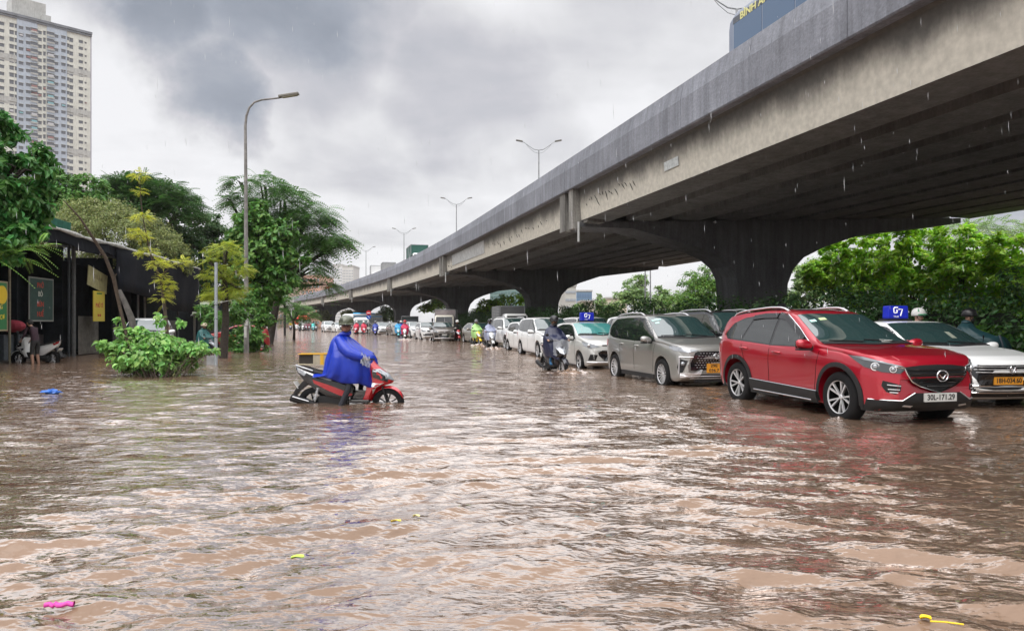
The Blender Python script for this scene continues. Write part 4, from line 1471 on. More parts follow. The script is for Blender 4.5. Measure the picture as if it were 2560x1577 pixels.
def front_hatch(root, sp, bvh, pm, hi):
    fx = sp['fx']
    decal(bvh, [(fx, -.30, .815), (fx, .30, .815), (fx, .32, .785), (fx, -.32, .785)], (-1, 0, 0), off=.01, step=.09).build('grille', M_gloss, root)
    mi = decal(bvh, [(fx, -.30, .66), (fx, .30, .66), (fx, .43, .58), (fx, .40, .50), (fx, .24, .36), (fx, -.24, .36), (fx, -.40, .50), (fx, -.43, .58)], (-1, 0, 0), off=.008, step=.09)
    mi.build('lower_intake', M_gloss, root)
    for s in (-1, 1):
        hl = decal(bvh, [(fx, s * .40, .77), (fx - .12, s * .66, .71), (fx - .34, s * .80, .80), (fx - .46, s * .82, .90), (fx - .40, s * .80, .92), (fx - .15, s * .60, .85)], (-1, -s * .85, -.1), off=.012, step=.06).build('headlight', M_lens, root, smooth=True)
        d = Vector((-1, -s * .85, 0)).normalized()
        h, n_, i_, dd = bvh.ray_cast(Vector((fx - .2, s * .66, .80)) - d * 2, d)
        if h:
            mb = MB(); mb.ball(tuple(h - d * .004), (.05, .05, .045), 12, 8); mb.build('reflector', M_silver, hl, smooth=True)
        decal(bvh, [(fx, s * .47, .52), (fx - .1, s * .66, .54), (fx - .1, s * .74, .36), (fx - .03, s * .52, .36)], (-1, -s * .5, 0), off=.008, step=.07).build('fog_pocket', M_black, root)
    mb = MB(); pts = []
    for k in range(11):
        y = -.72 + 1.44 * k / 10
        h, n_, i_, dd = bvh.ray_cast(Vector((5, y, .30)), Vector((-1, 0, 0)))
        if h: pts.append(h + Vector((.015, 0, 0)))
    mb.tube(pts, .018, 6); mb.build('bumper_lip', M_silver, root, smooth=True)
    mb = MB()
    for a in (0,):
        h, n_, i_, dd = bvh.ray_cast(Vector((5, 0, .75)), Vector((-1, 0, 0)))
        x = h.x + .02
        mb.tube([(x, .06 * cos(q), .745 + .035 * sin(q)) for q in [2 * pi * k / 18 for k in range(19)]], .007, 6, caps=False)
        mb.tube([(x, -.03, .72), (x, -.012, .77)], .007, 5); mb.tube([(x, .012, .72), (x, .03, .77)], .007, 5); mb.tube([(x, -.02, .745), (x, .02, .745)], .007, 5)
    mb.build('badge', M_chrome, root)


FRONTS['hatch'] = front_hatch


def front_sedan(root, sp, bvh, pm, hi):
    """wide dark grille with chrome bars: white taxi"""
    fx = sp['fx']
    gr = decal(bvh, [(fx, -.60, .745), (fx, .60, .745), (fx, .64, .62), (fx, .52, .42), (fx, -.52, .42), (fx, -.64, .62)], (-1, 0, 0), off=.008, step=.09).build('grille', M_gloss, root)
    mb = MB()
    for z, w in ((.72, .6), (.675, .6), (.63, .58)):
        pts = []
        for k in range(9):
            y = -w + 2 * w * k / 8
            h, n_, i_, dd = bvh.ray_cast(Vector((5, y, z)), Vector((-1, 0, 0)))
            if h: pts.append(h + Vector((.014, 0, 0)))
        mb.tube(pts, .006, 5)
    mb.build('slats', M_silver, gr)
    mb = MB()
    for z, w in ((.415, .72), (.30, .70)):
        pts = []
        for k in range(11):
            y = -w + 2 * w * k / 10
            h, n_, i_, dd = bvh.ray_cast(Vector((5, y, z)), Vector((-1, 0, 0)))
            if h: pts.append(h + Vector((.016, 0, 0)))
        mb.tube(pts, .014, 6)
    mb.build('chrome_bar', M_chrome, root, smooth=True)
    decal(bvh, [(fx, -.62, .385), (fx, .62, .385), (fx, .60, .22), (fx, -.60, .22)], (-1, 0, 0), off=.006, step=.09).build('lower_intake', M_black, root)
    h, n_, i_, dd = bvh.ray_cast(Vector((5, 0, .68)), Vector((-1, 0, 0)))
    mb = MB(); x = h.x + .03
    mb.tube([(x, .055 * cos(a), .675 + .06 * sin(a)) for a in [2 * pi * k / 20 for k in range(21)]], .008, 6, caps=False)
    mb.tube([(x, -.035, .71), (x, 0, .64), (x, .035, .71)], .009, 6)
    mb.tube([(x, 0, .70), (x, 0, .64)], .007, 6)
    mb.build('badge', M_chrome, root)
    for s in (-1, 1):
        decal(bvh, [(fx - .02, s * .58, .76), (fx - .40, s * .86, .85), (fx - .42, s * .86, .78), (fx - .10, s * .70, .665)], (-1, -s * .85, -.1), off=.012, step=.07).build('headlight', M_lens, root, smooth=True)


FRONTS['sedan'] = front_sedan
# ---------------------------------------------------------------- the queue
P_red = paint('red_pearl_paint', (.42, .005, .022), metal=.4, rough=.28)
P_grey = paint('grey_metallic_paint', (.32, .315, .30), metal=.55, rough=.32)
P_silver = paint('silver_white_paint', (.62, .62, .60), metal=.25)
P_white = paint('white_paint', (.84, .85, .85), metal=.0, rough=.3)
P_champ = paint('champagne_paint', (.36, .33, .28), metal=.5)
P_brown = paint('brown_grey_paint', (.16, .14, .125), metal=.5)
P_black = paint('black_paint', (.02, .02, .022), metal=.3)
P_darkred = paint('dark_red_paint', (.35, .02, .02), metal=.3)
HEAD = atan2(-UY, -UX)          # cars face the camera


def put(kind, name, px, py, pm, label, turn=0.0, sink=.08, axle='fa', side=-1, **k):
    """place a car by the photo pixel where its near front tyre meets the water"""
    sp = SPECS[kind]
    w = onwater(px, py)
    rz = HEAD + radians(turn)
    lx, ly = sp[axle], side * (sp['trk'] + sp['ww'] / 2)
    ox = w.x - (lx * cos(rz) - ly * sin(rz))
    oy = w.y - (lx * sin(rz) + ly * cos(rz))
    return make_car(kind, name, (ox, oy, -sink), rz, pm, label, **k)


red, rsp, rbvh = put('suv', 'red_suv', 2095, 1045, P_red, 'glossy red SUV with silver roof rails standing in brown water, nearest car on the right', sink=.06,
                     style='ten', rails=(-.25, -1.95), plate=(0, .43, '30L-171.29', M_plate_w, .52, .115), front='red', cladding=clad_red)
# sunroof panel, inspection stickers, and antenna fin
mb = decal(rbvh, [(-.22, -.38, 1.6), (-.22, .38, 1.6), (-.8, .38, 1.6), (-.8, -.38, 1.6)], (0, 0, -1), off=.008, step=.12)
mb.build('sunroof', M_gloss, red, smooth=True)


def sticker(root, bvh, sp, y, fz, w, h, m, name='windscreen_sticker'):
    x0, x1 = sp['wsx']
    T = lambda x: float(pchip(sp['top'], np.array([x]), .03)[0])
    z0, z1 = T(x0), T(x1)
    nrm = Vector((z1 - z0, 0, x0 - x1)).normalized(); up = Vector((x1 - x0, 0, z1 - z0)).normalized()
    c = Vector((x0, y, z0)) + up * fz
    q = [c + Vector((0, a * w / 2, 0)) + up * b * h / 2 for a, b in ((-1, -1), (1, -1), (1, 1), (-1, 1))]
    decal(bvh, q, -nrm, off=.013, step=.1, thick=.003).build(name, m, root)


M_stk = mat('pale_green_sticker', (.45, .75, .68), rough=.4)
M_stw = mat('white_paper', (.75, .78, .72), rough=.5)
sticker(red, rbvh, rsp, -.52, .80, .10, .07, M_stk)
sticker(red, rbvh, rsp, -.34, .82, .12, .07, mat('yellow_green_sticker', (.55, .70, .35), rough=.4))
sticker(red, rbvh, rsp, .33, .10, .24, .07, M_stw)

grey, gsp, gbvh = put('mpv', 'grey_people_carrier', 1653, 961, P_grey, 'metallic grey seven seat people carrier with yellow plate 29E, directly behind the red SUV', sink=.10,
                      style='multi', rails=(-.1, -1.8), plate=(-.02, .50, '29E\n036.7', M_plate_y, .33, .20), front='mpv')
sticker(grey, gbvh, gsp, -.50, .86, .22, .06, M_stk)
sticker(grey, gbvh, gsp, -.53, .72, .10, .06, M_stk)


def taxi_box(root, x, y, z, w=.46, h=.27, small=True):
    t = empty('taxi_roof_sign', (0, 0, 0), 0)
    t.parent = root; t.location = (x, y, z)
    mb = MB(); mb.prism([(-w / 2, 0), (w / 2, 0), (w / 2 - .01, h), (-w / 2 + .01, h)], 0, -.09, .09)
    b = mb.build('sign_box', mat('royal_blue_plastic', (.008, .02, .42), rough=.3), t, bevel=.025)
    mw = mat('white_lettering', (.8, .8, .8), rough=.4, emit=.15)
    # drawn G and 7 as bent strokes, white
    for s in (1, -1):
        mb = MB(); xx = s * .094
        r = .012
        gx = -s * .0
        def P(a, b_): return (xx, s * a, b_)
        for pts in ([(-.015, .225), (-.085, .225), (-.10, .205), (-.095, .135), (-.08, .12), (-.035, .12), (-.025, .17)], [(-.05, .17), (-.02, .17)],
                    [(.0, .19), (.085, .19), (.045, .06)]):
            q = [P(a, b_) for a, b_ in pts]
            mb.tube(q, .0135, 4)
        mb.build('lettering', mw, b)
        text_obj('lettering', 'TAXI', .05, mw, b, frame_m((xx, -s * .05, .045), (0, s, 0), (0, 0, 1)), thick=.002)
    mb = MB(); mb.box(-.13, .13, -w / 2 - .05, w / 2 + .05, -.05, 0); mb.build('sign_base', M_black, t, bevel=.01)
    return t


hat, hsp, hbvh = put('hatch', 'silver_taxi', 1447, 920, P_silver, 'silver hatchback taxi with blue G7 roof sign, behind the grey people carrier', sink=.10,
                     style='six', front='hatch', windmat=M_wteal, group='vehicles queuing in the flooded road')
taxi_box(hat, -.35, 0, 1.535)
wm, _, _ = put('mpv', 'white_people_carrier', 1343, 891, P_white, 'white people carrier with big dark lower headlamps, partly behind the rider in navy poncho', sink=.08,
               style='multi', front='shield')
put('hatch', 'white_hatchback', 1304, 879, P_white, 'small white hatchback squeezed between the white people carrier and the white SUV', sink=.07, style='small', front='plain', turn=2)
wsu, _, _ = put('bigsuv', 'white_suv', 1262, 869, P_white, 'tall white SUV with white roof rack, left of the small white hatchback', sink=.12, style='six', rails=(.0, -2.0), turn=1, front='plain')
put('sedan', 'champagne_sedan', 1181, 857, P_champ, 'champagne sedan behind the yellow scooter', sink=.08, style='six', turn=3)
put('hatch', 'brown_hatchback', 1082, 852.5, P_brown, 'brown grey hatchback with a white plate, in front of the box truck with white cab', sink=.08, style='small', turn=-4, front='hatch', plate=(0, .56, '', M_plate_w, .36, .11))
put('hatch', 'white_hatchback', 1051, 849, P_white, 'white hatchback right of the rider in red poncho on a white scooter', sink=.08, style='small', turn=3)
put('sedan', 'champagne_sedan', 980, 838, P_champ, 'smaller champagne sedan left of the rider in bright blue', sink=.08, style='small', turn=8)
put('sedan', 'white_sedan', 944, 836, P_white, 'white sedan seen nose on beside the rider in dark blue', sink=.08, style='small', turn=-8, detail=0)
put('suv', 'white_suv', 810, 829.5, P_white, 'white SUV in front of the blue and white bus', sink=.08, style='six', turn=8, detail=0)
put('hatch', 'white_hatchback', 838, 830.5, P_white, 'small white car behind the helmet of the rider in the blue raincoat', sink=.08, style='small', turn=12, detail=0)
put('mpv', 'white_people_carrier', 738, 824, P_white, 'farthest white people carrier, behind the small tree on the left', sink=.08, style='small', turn=12, detail=0)
put('mpv', 'white_people_carrier', 757, 824.5, P_white, 'far white people carrier half hidden by scooters with maroon and turquoise riders', sink=.08, style='small', turn=10, detail=0)
# second lane, next to the hedge
def rd(s, t): return road(s, t)


tx, tsp, tbvh = make_car('sedan', 'white_taxi', tuple(road(11.75, 10.95, -.05)), HEAD - radians(6), P_white, 'white sedan taxi with blue roof sign and yellow plate, right of the red SUV', style='six', front='sedan',
                         plate=(-.02, .49, '18H-034.60', M_plate_y, .52, .125), group='vehicles queuing in the flooded road')
taxi_box(tx, -.62, -.02, 1.50, w=.45, h=.26)
sticker(tx, tbvh, tsp, .18, .38, .10, .24, mat('grey_phone_screen', (.25, .27, .22), rough=.3))
make_car('bigsuv', 'black_suv', tuple(road(18.0, 10.7, -.08)), HEAD, P_black, 'black SUV seen between the grey people carrier and the red SUV', style='six', rails=(0, -1.9), detail=1, group='vehicles queuing in the flooded road')
make_car('mpv', 'white_people_carrier', tuple(road(24.6, 11.2, -.05)), HEAD, P_white, 'white vehicle roof with sloping windscreen, right of the first blue taxi sign', style='small', detail=0)
make_car('mpv', 'white_people_carrier', tuple(road(31.5, 11.6, -.05)), HEAD, P_white, 'white vehicle whose roof shows just behind the blue taxi sign of the silver taxi', style='small', detail=0)
make_car('bigsuv', 'white_suv', tuple(road(54.5, 13.2, -.05)), HEAD, P_white, 'white SUV with dark windscreen behind the scooter rider in yellow green', style='small', detail=0)
make_car('suv', 'white_suv', tuple(road(47.5, 13.0, -.05)), HEAD, P_white, 'white SUV roof left of the grey cargo box truck', style='small', detail=0)
make_car('sedan', 'white_sedan', tuple(onwater(1040, 843.5)), HEAD + .1, P_white, 'white sedan behind the white hatchback, only its roof and side showing', style='small', detail=0)
make_car('sedan', 'silver_sedan', tuple(onwater(958, 833)), HEAD + .1, P_silver, 'silver white sedan roof behind the champagne sedan', style='small', detail=0)
# left side, in front of the sheds
make_car('suv', 'white_suv', (-15.3, 31.0, -.10), radians(-70), P_white, 'white SUV parked under the black awning behind the leafy bush', style='six', detail=1, group='vehicles parked on the left')
make_car('hatch', 'red_car', (-15.6, 41.5, -.25), radians(-150), P_darkred, 'red car parked between the trees beyond the thin grey post', style='small', detail=0, group='vehicles parked on the left')
# ---------------------------------------------------------------- people and scooters
SKIN = mat('skin', (.40, .23, .16), rough=.5)
SKIN2 = mat('weathered_skin', (.36, .17, .115), rough=.45)
HAIR = mat('black_hair', (.012, .011, .011), rough=.6)
CLD = mat('dark_trousers', (.018, .02, .028), rough=.8)
VISOR = mat('visor', (.02, .02, .022), rough=.05, ior=1.9)


def skin_mesh(nodes, edges, name, mats, parent, region, sub=1):
    """nodes {key:(x,y,z,r)}; one continuous body grown with the Skin modifier; region(center)->material index"""
    keys = list(nodes)
    me = bpy.data.meshes.new(name)
    me.from_pydata([nodes[k][:3] for k in keys], [(keys.index(a), keys.index(b)) for a, b in edges], [])
    o = bpy.data.objects.new(name, me); COL.objects.link(o)
    sk = o.modifiers.new('skin', 'SKIN'); sk.use_smooth_shade = True; sk.branch_smoothing = .3
    for i, k in enumerate(keys):
        r = nodes[k][3]
        rr = r if isinstance(r, tuple) else (r, r)
        me.skin_vertices[0].data[i].radius = rr
        me.skin_vertices[0].data[i].use_root = (i == 0)
    sb = o.modifiers.new('sub', 'SUBSURF'); sb.levels = sub; sb.render_levels = sub
    dg = bpy.context.evaluated_depsgraph_get()
    m2 = bpy.data.meshes.new_from_object(o.evaluated_get(dg))
    bpy.data.objects.remove(o); bpy.data.meshes.remove(me)
    m2.name = name
    m2.materials.clear()
    for m in mats: m2.materials.append(m)
    for p in m2.polygons:
        p.material_index = region(p.center)
        p.use_smooth = True
    r = bpy.data.objects.new(name, m2); COL.objects.link(r); r.parent = parent
    return r


def person_nodes(J, hi=False, fem=.95):
    """J: joints pelvis, chest, neck, head, and per side (l,r): sh, el, wr, hd, hip, kn, an, toe"""
    n, e = {}, []
    def put_(k, p, r): n[k] = (p[0], p[1], p[2], r)
    put_('pelvis', J['pelvis'], (.145, .115)); put_('waist', Vector(J['pelvis']).lerp(Vector(J['chest']), .45), (.125, .10))
    put_('chest', J['chest'], (.15, .11)); put_('neckb', Vector(J['chest']).lerp(Vector(J['neck']), .8), (.085, .075))
    put_('neck', J['neck'], .052)
    h = Vector(J['head']); nk = Vector(J['neck'])
    put_('jaw', nk.lerp(h, .45) + Vector(J.get('face', (1, 0, 0))) * .018, (.066 * J.get('big', 1), .07 * J.get('big', 1))); put_('head', h, (.082 * J.get('big', 1), .092 * J.get('big', 1))); put_('crown', h + (h - nk).normalized() * .065, (.065, .075))
    e += [('pelvis', 'waist'), ('waist', 'chest'), ('chest', 'neckb'), ('neckb', 'neck'), ('neck', 'jaw'), ('jaw', 'head'), ('head', 'crown')]
    for s in ('l', 'r'):
        put_('sh' + s, J['sh' + s], .062); put_('el' + s, J['el' + s], .043); put_('wr' + s, J['wr' + s], .028); put_('hd' + s, J['hd' + s], (.034, .02))
        put_('hip' + s, J['hip' + s], .092); put_('kn' + s, J['kn' + s], .060); put_('an' + s, J['an' + s], .040); put_('toe' + s, J['toe' + s], (.042, .028))
        m = Vector(J['an' + s]).lerp(Vector(J['kn' + s]), .62); put_('calf' + s, m, .055)
        e += [('chest', 'sh' + s), ('sh' + s, 'el' + s), ('el' + s, 'wr' + s), ('wr' + s, 'hd' + s), ('pelvis', 'hip' + s), ('hip' + s, 'kn' + s), ('kn' + s, 'calf' + s), ('calf' + s, 'an' + s), ('an' + s, 'toe' + s)]
        if hi:
            w, hd = Vector(J['wr' + s]), Vector(J['hd' + s])
            d = (hd - w).normalized(); side = d.cross(Vector((0, 0, 1))).normalized()
            dn = Vector((0, 0, -1))
            for i, (o, L) in enumerate(((-.030, .058), (-.010, .070), (.010, .066), (.029, .050))):
                b = hd + side * o + d * .008
                c = b + d * L * .5 + dn * L * .1
                t = c + d * L * .18 + dn * L * .42
                put_(f'f{i}a{s}', b, .0095); put_(f'f{i}b{s}', c, .0085); put_(f'f{i}c{s}', t, .0075)
                e += [('hd' + s, f'f{i}a{s}'), (f'f{i}a{s}', f'f{i}b{s}'), (f'f{i}b{s}', f'f{i}c{s}')]
            sg = 1 if s == 'r' else -1
            tb = w.lerp(hd, .5) - side * sg * .03; tt = tb + d * .035 - side * sg * .015 + dn * .01
            put_(f'ta{s}', tb, .011); put_(f'tb{s}', tt, .009)
            e += [('wr' + s, f'ta{s}'), (f'ta{s}', f'tb{s}')]
    return n, e


def helmet(parent, h, face, m, brim=True, size=1.0, m2=None, visor=None):
    """open-face helmet on the head centre h, face = forward direction"""
    f = Vector(face); f.z = 0; f.normalize()
    M = Matrix((f, Vector((-f.y, f.x, 0)), Vector((0, 0, 1)))).transposed().to_4x4(); M.translation = Vector(h) + Vector((0, 0, .052))
    mb = MB()
    prof = [(0, .150), (.045, .146), (.085, .130), (.115, .100), (.133, .060), (.139, .015), (.136, -.025), (.130, -.030), (.125, .0)]
    S = Matrix.Diagonal((size * 1.08, size * .93, size, 1))
    mb.lathe(prof, M @ S, 24)
    o = mb.build('helmet', m, parent, smooth=True, angle=60)
    mb = MB()
    if brim:
        rows = []
        for k in range(13):
            a = -1.25 + 2.5 * k / 12
            rows.append([M @ (S @ Vector((r * cos(a), r * sin(a), z))) for r, z in ((.134, .012), (.134 + .055 * cos(a * 1.15), .0 - .008), (.134 + .050 * cos(a * 1.15), -.016), (.130, -.004))])
        mb.grid(rows)
        mb.build('brim', m2 or m, o, smooth=True)
    mb = MB()
    for s in (-1, 1):
        mb.tube([M @ Vector((.02, s * .118, -.01)), M @ Vector((.028, s * .092, -.08)), M @ Vector((.055, s * .03, -.135)), M @ Vector((.06, 0, -.14))], .006, 5)
    mb.build('chin_strap', HAIR, o)
    return o


def face_bits(parent, h, face, neck, mask=None):
    f = Vector(face).normalized()
    M = Matrix((f, Vector((-f.y, f.x, 0)).normalized(), Vector((0, 0, 1)))).transposed().to_4x4(); M.translation = Vector(h)
    mb = MB()
    if mask:
        mb.ball((.055, 0, -.055), (.05, .062, .045), 12, 8, M=M)
        mb.build('face_mask', mask, parent, smooth=True)
    else:
        mb.ball((.092, 0, -.030), (.017, .015, .024), 8, 6, M=M)
        mb.build('nose', SKIN2, parent, smooth=True)
        mb = MB(); mb.ball((.080, 0, -.072), (.013, .026, .006), 8, 6, M=M); mb.build('mouth', mat('lips', (.22, .08, .07), rough=.5), parent, smooth=True)
    mb = MB()
    for s in (-1, 1):
        mb.ball((.080, s * .031, .004), (.010, .014, .006), 8, 6, M=M)
        mb.tube([M @ Vector((.083, s * .014, .024)), M @ Vector((.085, s * .030, .029)), M @ Vector((.078, s * .047, .024))], .0045, 5)
    mb.build('eyes', HAIR, parent, smooth=True)
    mb = MB()
    for s in (-1, 1):
        mb.ball((-.005, s * .085, -.012), (.018, .009, .03), 8, 6, M=M)
    mb.build('ears', SKIN2 if not mask else SKIN, parent, smooth=True)


def poncho(name, rings, m, parent, n=56, seed=0, fold=.05, thick=.004):
    """rings: (z, xb, xf, yw, zb, zf) back x, front x, half width, z offset at back / front"""
    r = random.Random(seed)
    ph = [r.uniform(0, 6.28) for _ in range(5)]
    rows = []
    K = len(rings)
    fine = []
    for i in range(K - 1):
        for j in range(3):
            f = j / 3
            p0 = rings[max(i - 1, 0)]; p1, p2 = rings[i], rings[i + 1]; p3 = rings[min(i + 2, K - 1)]
            fine.append(tuple(.5 * ((2 * b) + (c - a) * f + (2 * a - 5 * b + 4 * c - d) * f * f + (3 * b - a - 3 * c + d) * f ** 3) for a, b, c, d in zip(p0, p1, p2, p3)))
    fine.append(rings[-1])
    for i, (z, xb, xf, yw, zb, zf) in enumerate(fine):
        g = i / (len(fine) - 1)
        row = []
        for k in range(n):
            a = 2 * pi * k / n
            c, s = cos(a), sin(a)
            fo = 1 + fold * (g + .15) * ((1 - 2 * abs(sin(2.5 * a + ph[0] + 1.2 * g))) * .9 + .8 * (1 - 2 * abs(sin(4.5 * a + ph[1] - 2 * g))) + .4 * sin(15 * a + ph[2] + 3 * g))
            x = (xb + xf) / 2 + (xf - xb) / 2 * c * fo
            y = yw * (abs(s) ** .85) * (1 if s > 0 else -1) * fo
            zz = z + zf * (1 + c) / 2 + zb * (1 - c) / 2 + .02 * g * sin(6 * a + ph[3])
            row.append((x, y, zz))
        rows.append(row)
    mb = MB(); mb.grid(rows, closed=True)
    return mb.build(name, m, parent, smooth=True, angle=180, solid=thick)


def rider_pose(foot=None, lean=0.0, look=(1, 0, 0)):
    J = dict(pelvis=(-.20, 0, .87), chest=(-.12 + lean, 0, 1.20), neck=(-.07 + lean, 0, 1.42), head=(-.04 + lean, 0, 1.545), face=look)
    for s, q in (('l', 1), ('r', -1)):
        J['sh' + s] = (-.10 + lean, q * .185, 1.345); J['el' + s] = (.08 + lean, q * .30, 1.12); J['wr' + s] = (.30, q * .31, 1.035); J['hd' + s] = (.36, q * .305, 1.02)
        J['hip' + s] = (-.16, q * .10, .83); J['kn' + s] = (.20, q * .17, .80); J['an' + s] = (.10, q * .17, .40); J['toe' + s] = (.24, q * .18, .345)
    if foot:
        for s, (k, a, t) in foot.items():
            J['kn' + s], J['an' + s], J['toe' + s] = k, a, t
    return J


def make_rider(loc, rz, label, coat, hm, name='person', look=(1, 0, 0), mask=None, bottom=CLD, kind='poncho', seed=0, foot=None, hi=False, brim=True, group='people riding scooters through the flood', lean=0.0, skin=SKIN, rings=None, m2=None, plastic=False, facebits=True):
    t = empty('person', loc, rz, label, 'person', group)
    J = rider_pose(foot, lean, look)
    n, e = person_nodes(J, hi)
    hz = J['neck'][2] + .01
    def reg(c):
        if c.z > hz: return 0
        if abs(c.y) > .24 and c.x > .28 and c.z > .95: return 0
        if c.z < .93: return 2
        return 1
    body = skin_mesh(n, e, 'body', [skin, coat, bottom], t, reg, sub=1)
    helmet(t, J['head'], look, hm, brim, m2=m2)
    if facebits: face_bits(t, J['head'], look, J['neck'], mask)
    if kind == 'poncho':
        R = rings or [(1.44, -.15, .02, .075, .01, -.02), (1.40, -.20, .06, .15, .01, -.03), (1.36, -.26, .09, .225, 0, -.05), (1.24, -.29, .16, .275, 0, -.05), (1.10, -.33, .30, .325, 0, .02),
                      (.98, -.36, .40, .335, 0, .02), (.84, -.42, .48, .33, 0, .0), (.66, -.50, .52, .30, .06, .0), (.50, -.54, .52, .27, .17, .0)]
        po = poncho('raincoat', R, coat, t, seed=seed)
        h = MB()
        h.ball((-.09, 0, 1.44), (.10, .12, .06), 14, 8); h.build('hood', coat, po, smooth=True)
        if plastic:
            pm = mat('clear_plastic_sheet', (.55, .58, .62), rough=.15, alpha=.42)
            rows = []
            rr = random.Random(seed + 3)
            for i in range(9):
                rows.append([(.50 + .02 * sin(3 * i + j) + (.04 if 2 < j < 6 else 0), -.24 + .06 * j + .01 * sin(i * 2 + j), 1.06 - .055 * i + .02 * sin(j * 1.7 + i)) for j in range(9)])
            q = MB(); q.grid(rows); q.build('plastic_apron', pm, po, smooth=True, angle=180)
    return t


def make_scooter(loc, rz, label, body, accent=None, name='scooter', group='scooters in the flood', hi=False, lamp=False, mirrors=True, plate=True):
    t = empty(name, loc, rz, label, 'scooter', group)
    accent = accent or M_black
    R = .27
    # wheels
    ty, rim, dk = wheel_mb(R, .095, 'ten')
    for x in (.65, -.64):
        w = ty.build('wheel', M_tyre, t, smooth=True, angle=50)
        rim.build('rim', M_gloss if hi else M_silver, w, smooth=True, angle=30)
        w.location = (x, 0, R)
    rows = []
    prof = [(.30, .37, .10, .05), (.42, .43, .13, .08), (.52, .50, .15, .10), (.575, .60, .15, .13), (.62, .725, .13, .16), (.66, .755, .13, .17), (.74, .70, .15, .15), (.82, .60, .165, .12), (.90, .50, .155, .09), (.97, .43, .12, .06), (1.01, .40, .07, .03)]
    for (z, xf, hw, sw) in prof:
        back = min(xf - .16, .30)
        rows.append([(xf, 0, z), (xf - sw * .35, hw * .55, z), (xf - sw, hw, z), (back, hw * .92, z), (back - .02, 0, z), (back, -hw * .92, z), (xf - sw, -hw, z), (xf - sw * .35, -hw * .55, z)])
    mb = MB(); mb.grid(rows, closed=True)
    mb.f.append(tuple(range(8))); mb.m.append(0); mb.f.append(tuple((len(rows) - 1) * 8 + k for k in range(8))); mb.m.append(0)
    fa = mb.build('front_fairing', body, t, smooth=True, angle=40, bevel=.006)
    bv = BVHTree.FromPolygons([Vector(p) for p in mb.v], mb.f)
    for s in (-1, 1):
        hl = decal(bv, [(.40, s, .84), (.50, s, .85), (.62, s, .765), (.73, s, .665), (.70, s, .625), (.60, s, .66), (.42, s, .72)], (0, -s, 0), off=.008, step=.06, thick=.012).build('headlight', M_gloss if not lamp else M_lamp, fa, smooth=True)
        decal(bv, [(.42, s, .86), (.52, s, .862), (.64, s, .78), (.725, s, .68), (.70, s, .675), (.60, s, .755), (.50, s, .815), (.42, s, .825)], (0, -s, 0), off=.014, step=.06, thick=.01).build('silver_flash', M_lens, hl, smooth=True)
        decal(bv, [(.36, s, .64), (.52, s, .615), (.60, s, .63), (.47, s, .56), (.40, s, .44), (.41, s, .56), (.34, s, .58)], (0, -s, 0), off=.008, step=.06, thick=.01).build('stripe', M_silver if hi else accent, fa)
    hl = decal(bv, [(.8, -.10, .80), (.8, .10, .80), (.8, .11, .70), (.8, 0, .655), (.8, -.11, .70)], (-1, 0, 0), off=.01, step=.05, thick=.02).build('headlight', M_lamp if lamp else M_lens, fa, smooth=True)
    # rear body
    rows = []
    for (x, z0, z1, hw) in [(.06, .40, .56, .10), (-.05, .36, .66, .125), (-.18, .35, .72, .145), (-.40, .41, .755, .155), (-.60, .52, .79, .14), (-.78, .64, .84, .10), (-.90, .77, .885, .055), (-.95, .84, .90, .02)]:
        zm = z0 + (z1 - z0) * .6
        rows.append([(x, 0, z1), (x, hw * .8, z1 - .01), (x, hw, zm), (x, hw * .75, z0), (x, 0, z0), (x, -hw * .75, z0), (x, -hw, zm), (x, -hw * .8, z1 - .01)])
    mb = MB(); mb.grid(rows, closed=True)
    mb.f.append(tuple(range(8))); mb.m.append(0)
    rb = mb.build('rear_body', accent if hi else body, t, smooth=True, angle=45, bevel=.005)
    bv2 = BVHTree.FromPolygons([Vector(p) for p in mb.v], mb.f)
    for s in (-1, 1):
        if hi:
            decal(bv2, [(.05, s, .44), (-.10, s, .50), (-.36, s, .60), (-.62, s, .68), (-.60, s, .62), (-.34, s, .49), (-.10, s, .39), (.04, s, .41)], (0, -s, 0), off=.008, step=.07, thick=.01).build('side_panel', body, rb, smooth=True)
        decal(bv2, [(-.30, s, .68), (-.60, s, .765), (-.88, s, .86), (-.86, s, .84), (-.60, s, .735), (-.30, s, .66)], (0, -s, 0), off=.010, step=.07, thick=.01).build('stripe', M_silver, rb)
        decal(bv2, [(-.72, s, .80), (-.94, s, .89), (-.90, s, .80), (-.78, s, .74)], (0, -s, 0), off=.010, step=.05, thick=.01).build('tail_light', M_redl if not hi else M_lens, rb)
    # floor and tunnel
    mb = MB(); mb.box(-.02, .36, -.17, .17, .29, .345); mb.box(.0, .34, -.075, .075, .34, .50)
    mb.build('footboard', accent, t, bevel=.015)
    # lower engine block, belt case, exhaust
    mb = MB(); mb.box(-.55, -.05, -.09, .12, .20, .40); mb.tube([(-.62, .10, .27), (-.30, .11, .30)], [.10, .085], 14)
    mb.build('engine', M_black, t, bevel=.02)
    mb = MB(); mb.tube([(-.10, -.12, .24), (-.35, -.15, .22), (-.55, -.16, .25), (-.62, -.165, .27), (-.98, -.17, .375)], [.02, .022, .03, .06, .065], 12)
    mb.build('exhaust', M_black, t, smooth=True)
    if hi:
        mb = MB(); mb.tube([(-.66, -.215, .32), (-.93, -.235, .40)], .028, 8, squash=(1, .4)); mb.build('heat_shield', M_silver, t, smooth=True)
    # shock absorber
    mb = MB(); mb.tube([(-.60, -.11, .30), (-.52, -.11, .58)], .012, 6)
    for k in range(9):
        z = .34 + .024 * k
        mb.tube([(-.59 + .007 * k + .028 * cos(a), -.11 + .028 * sin(a), z) for a in [2 * pi * j / 8 for j in range(9)]], .005, 4, caps=False)
    mb.build('shock_absorber', M_silver if hi else M_black, t)
    # seat
    rows = []
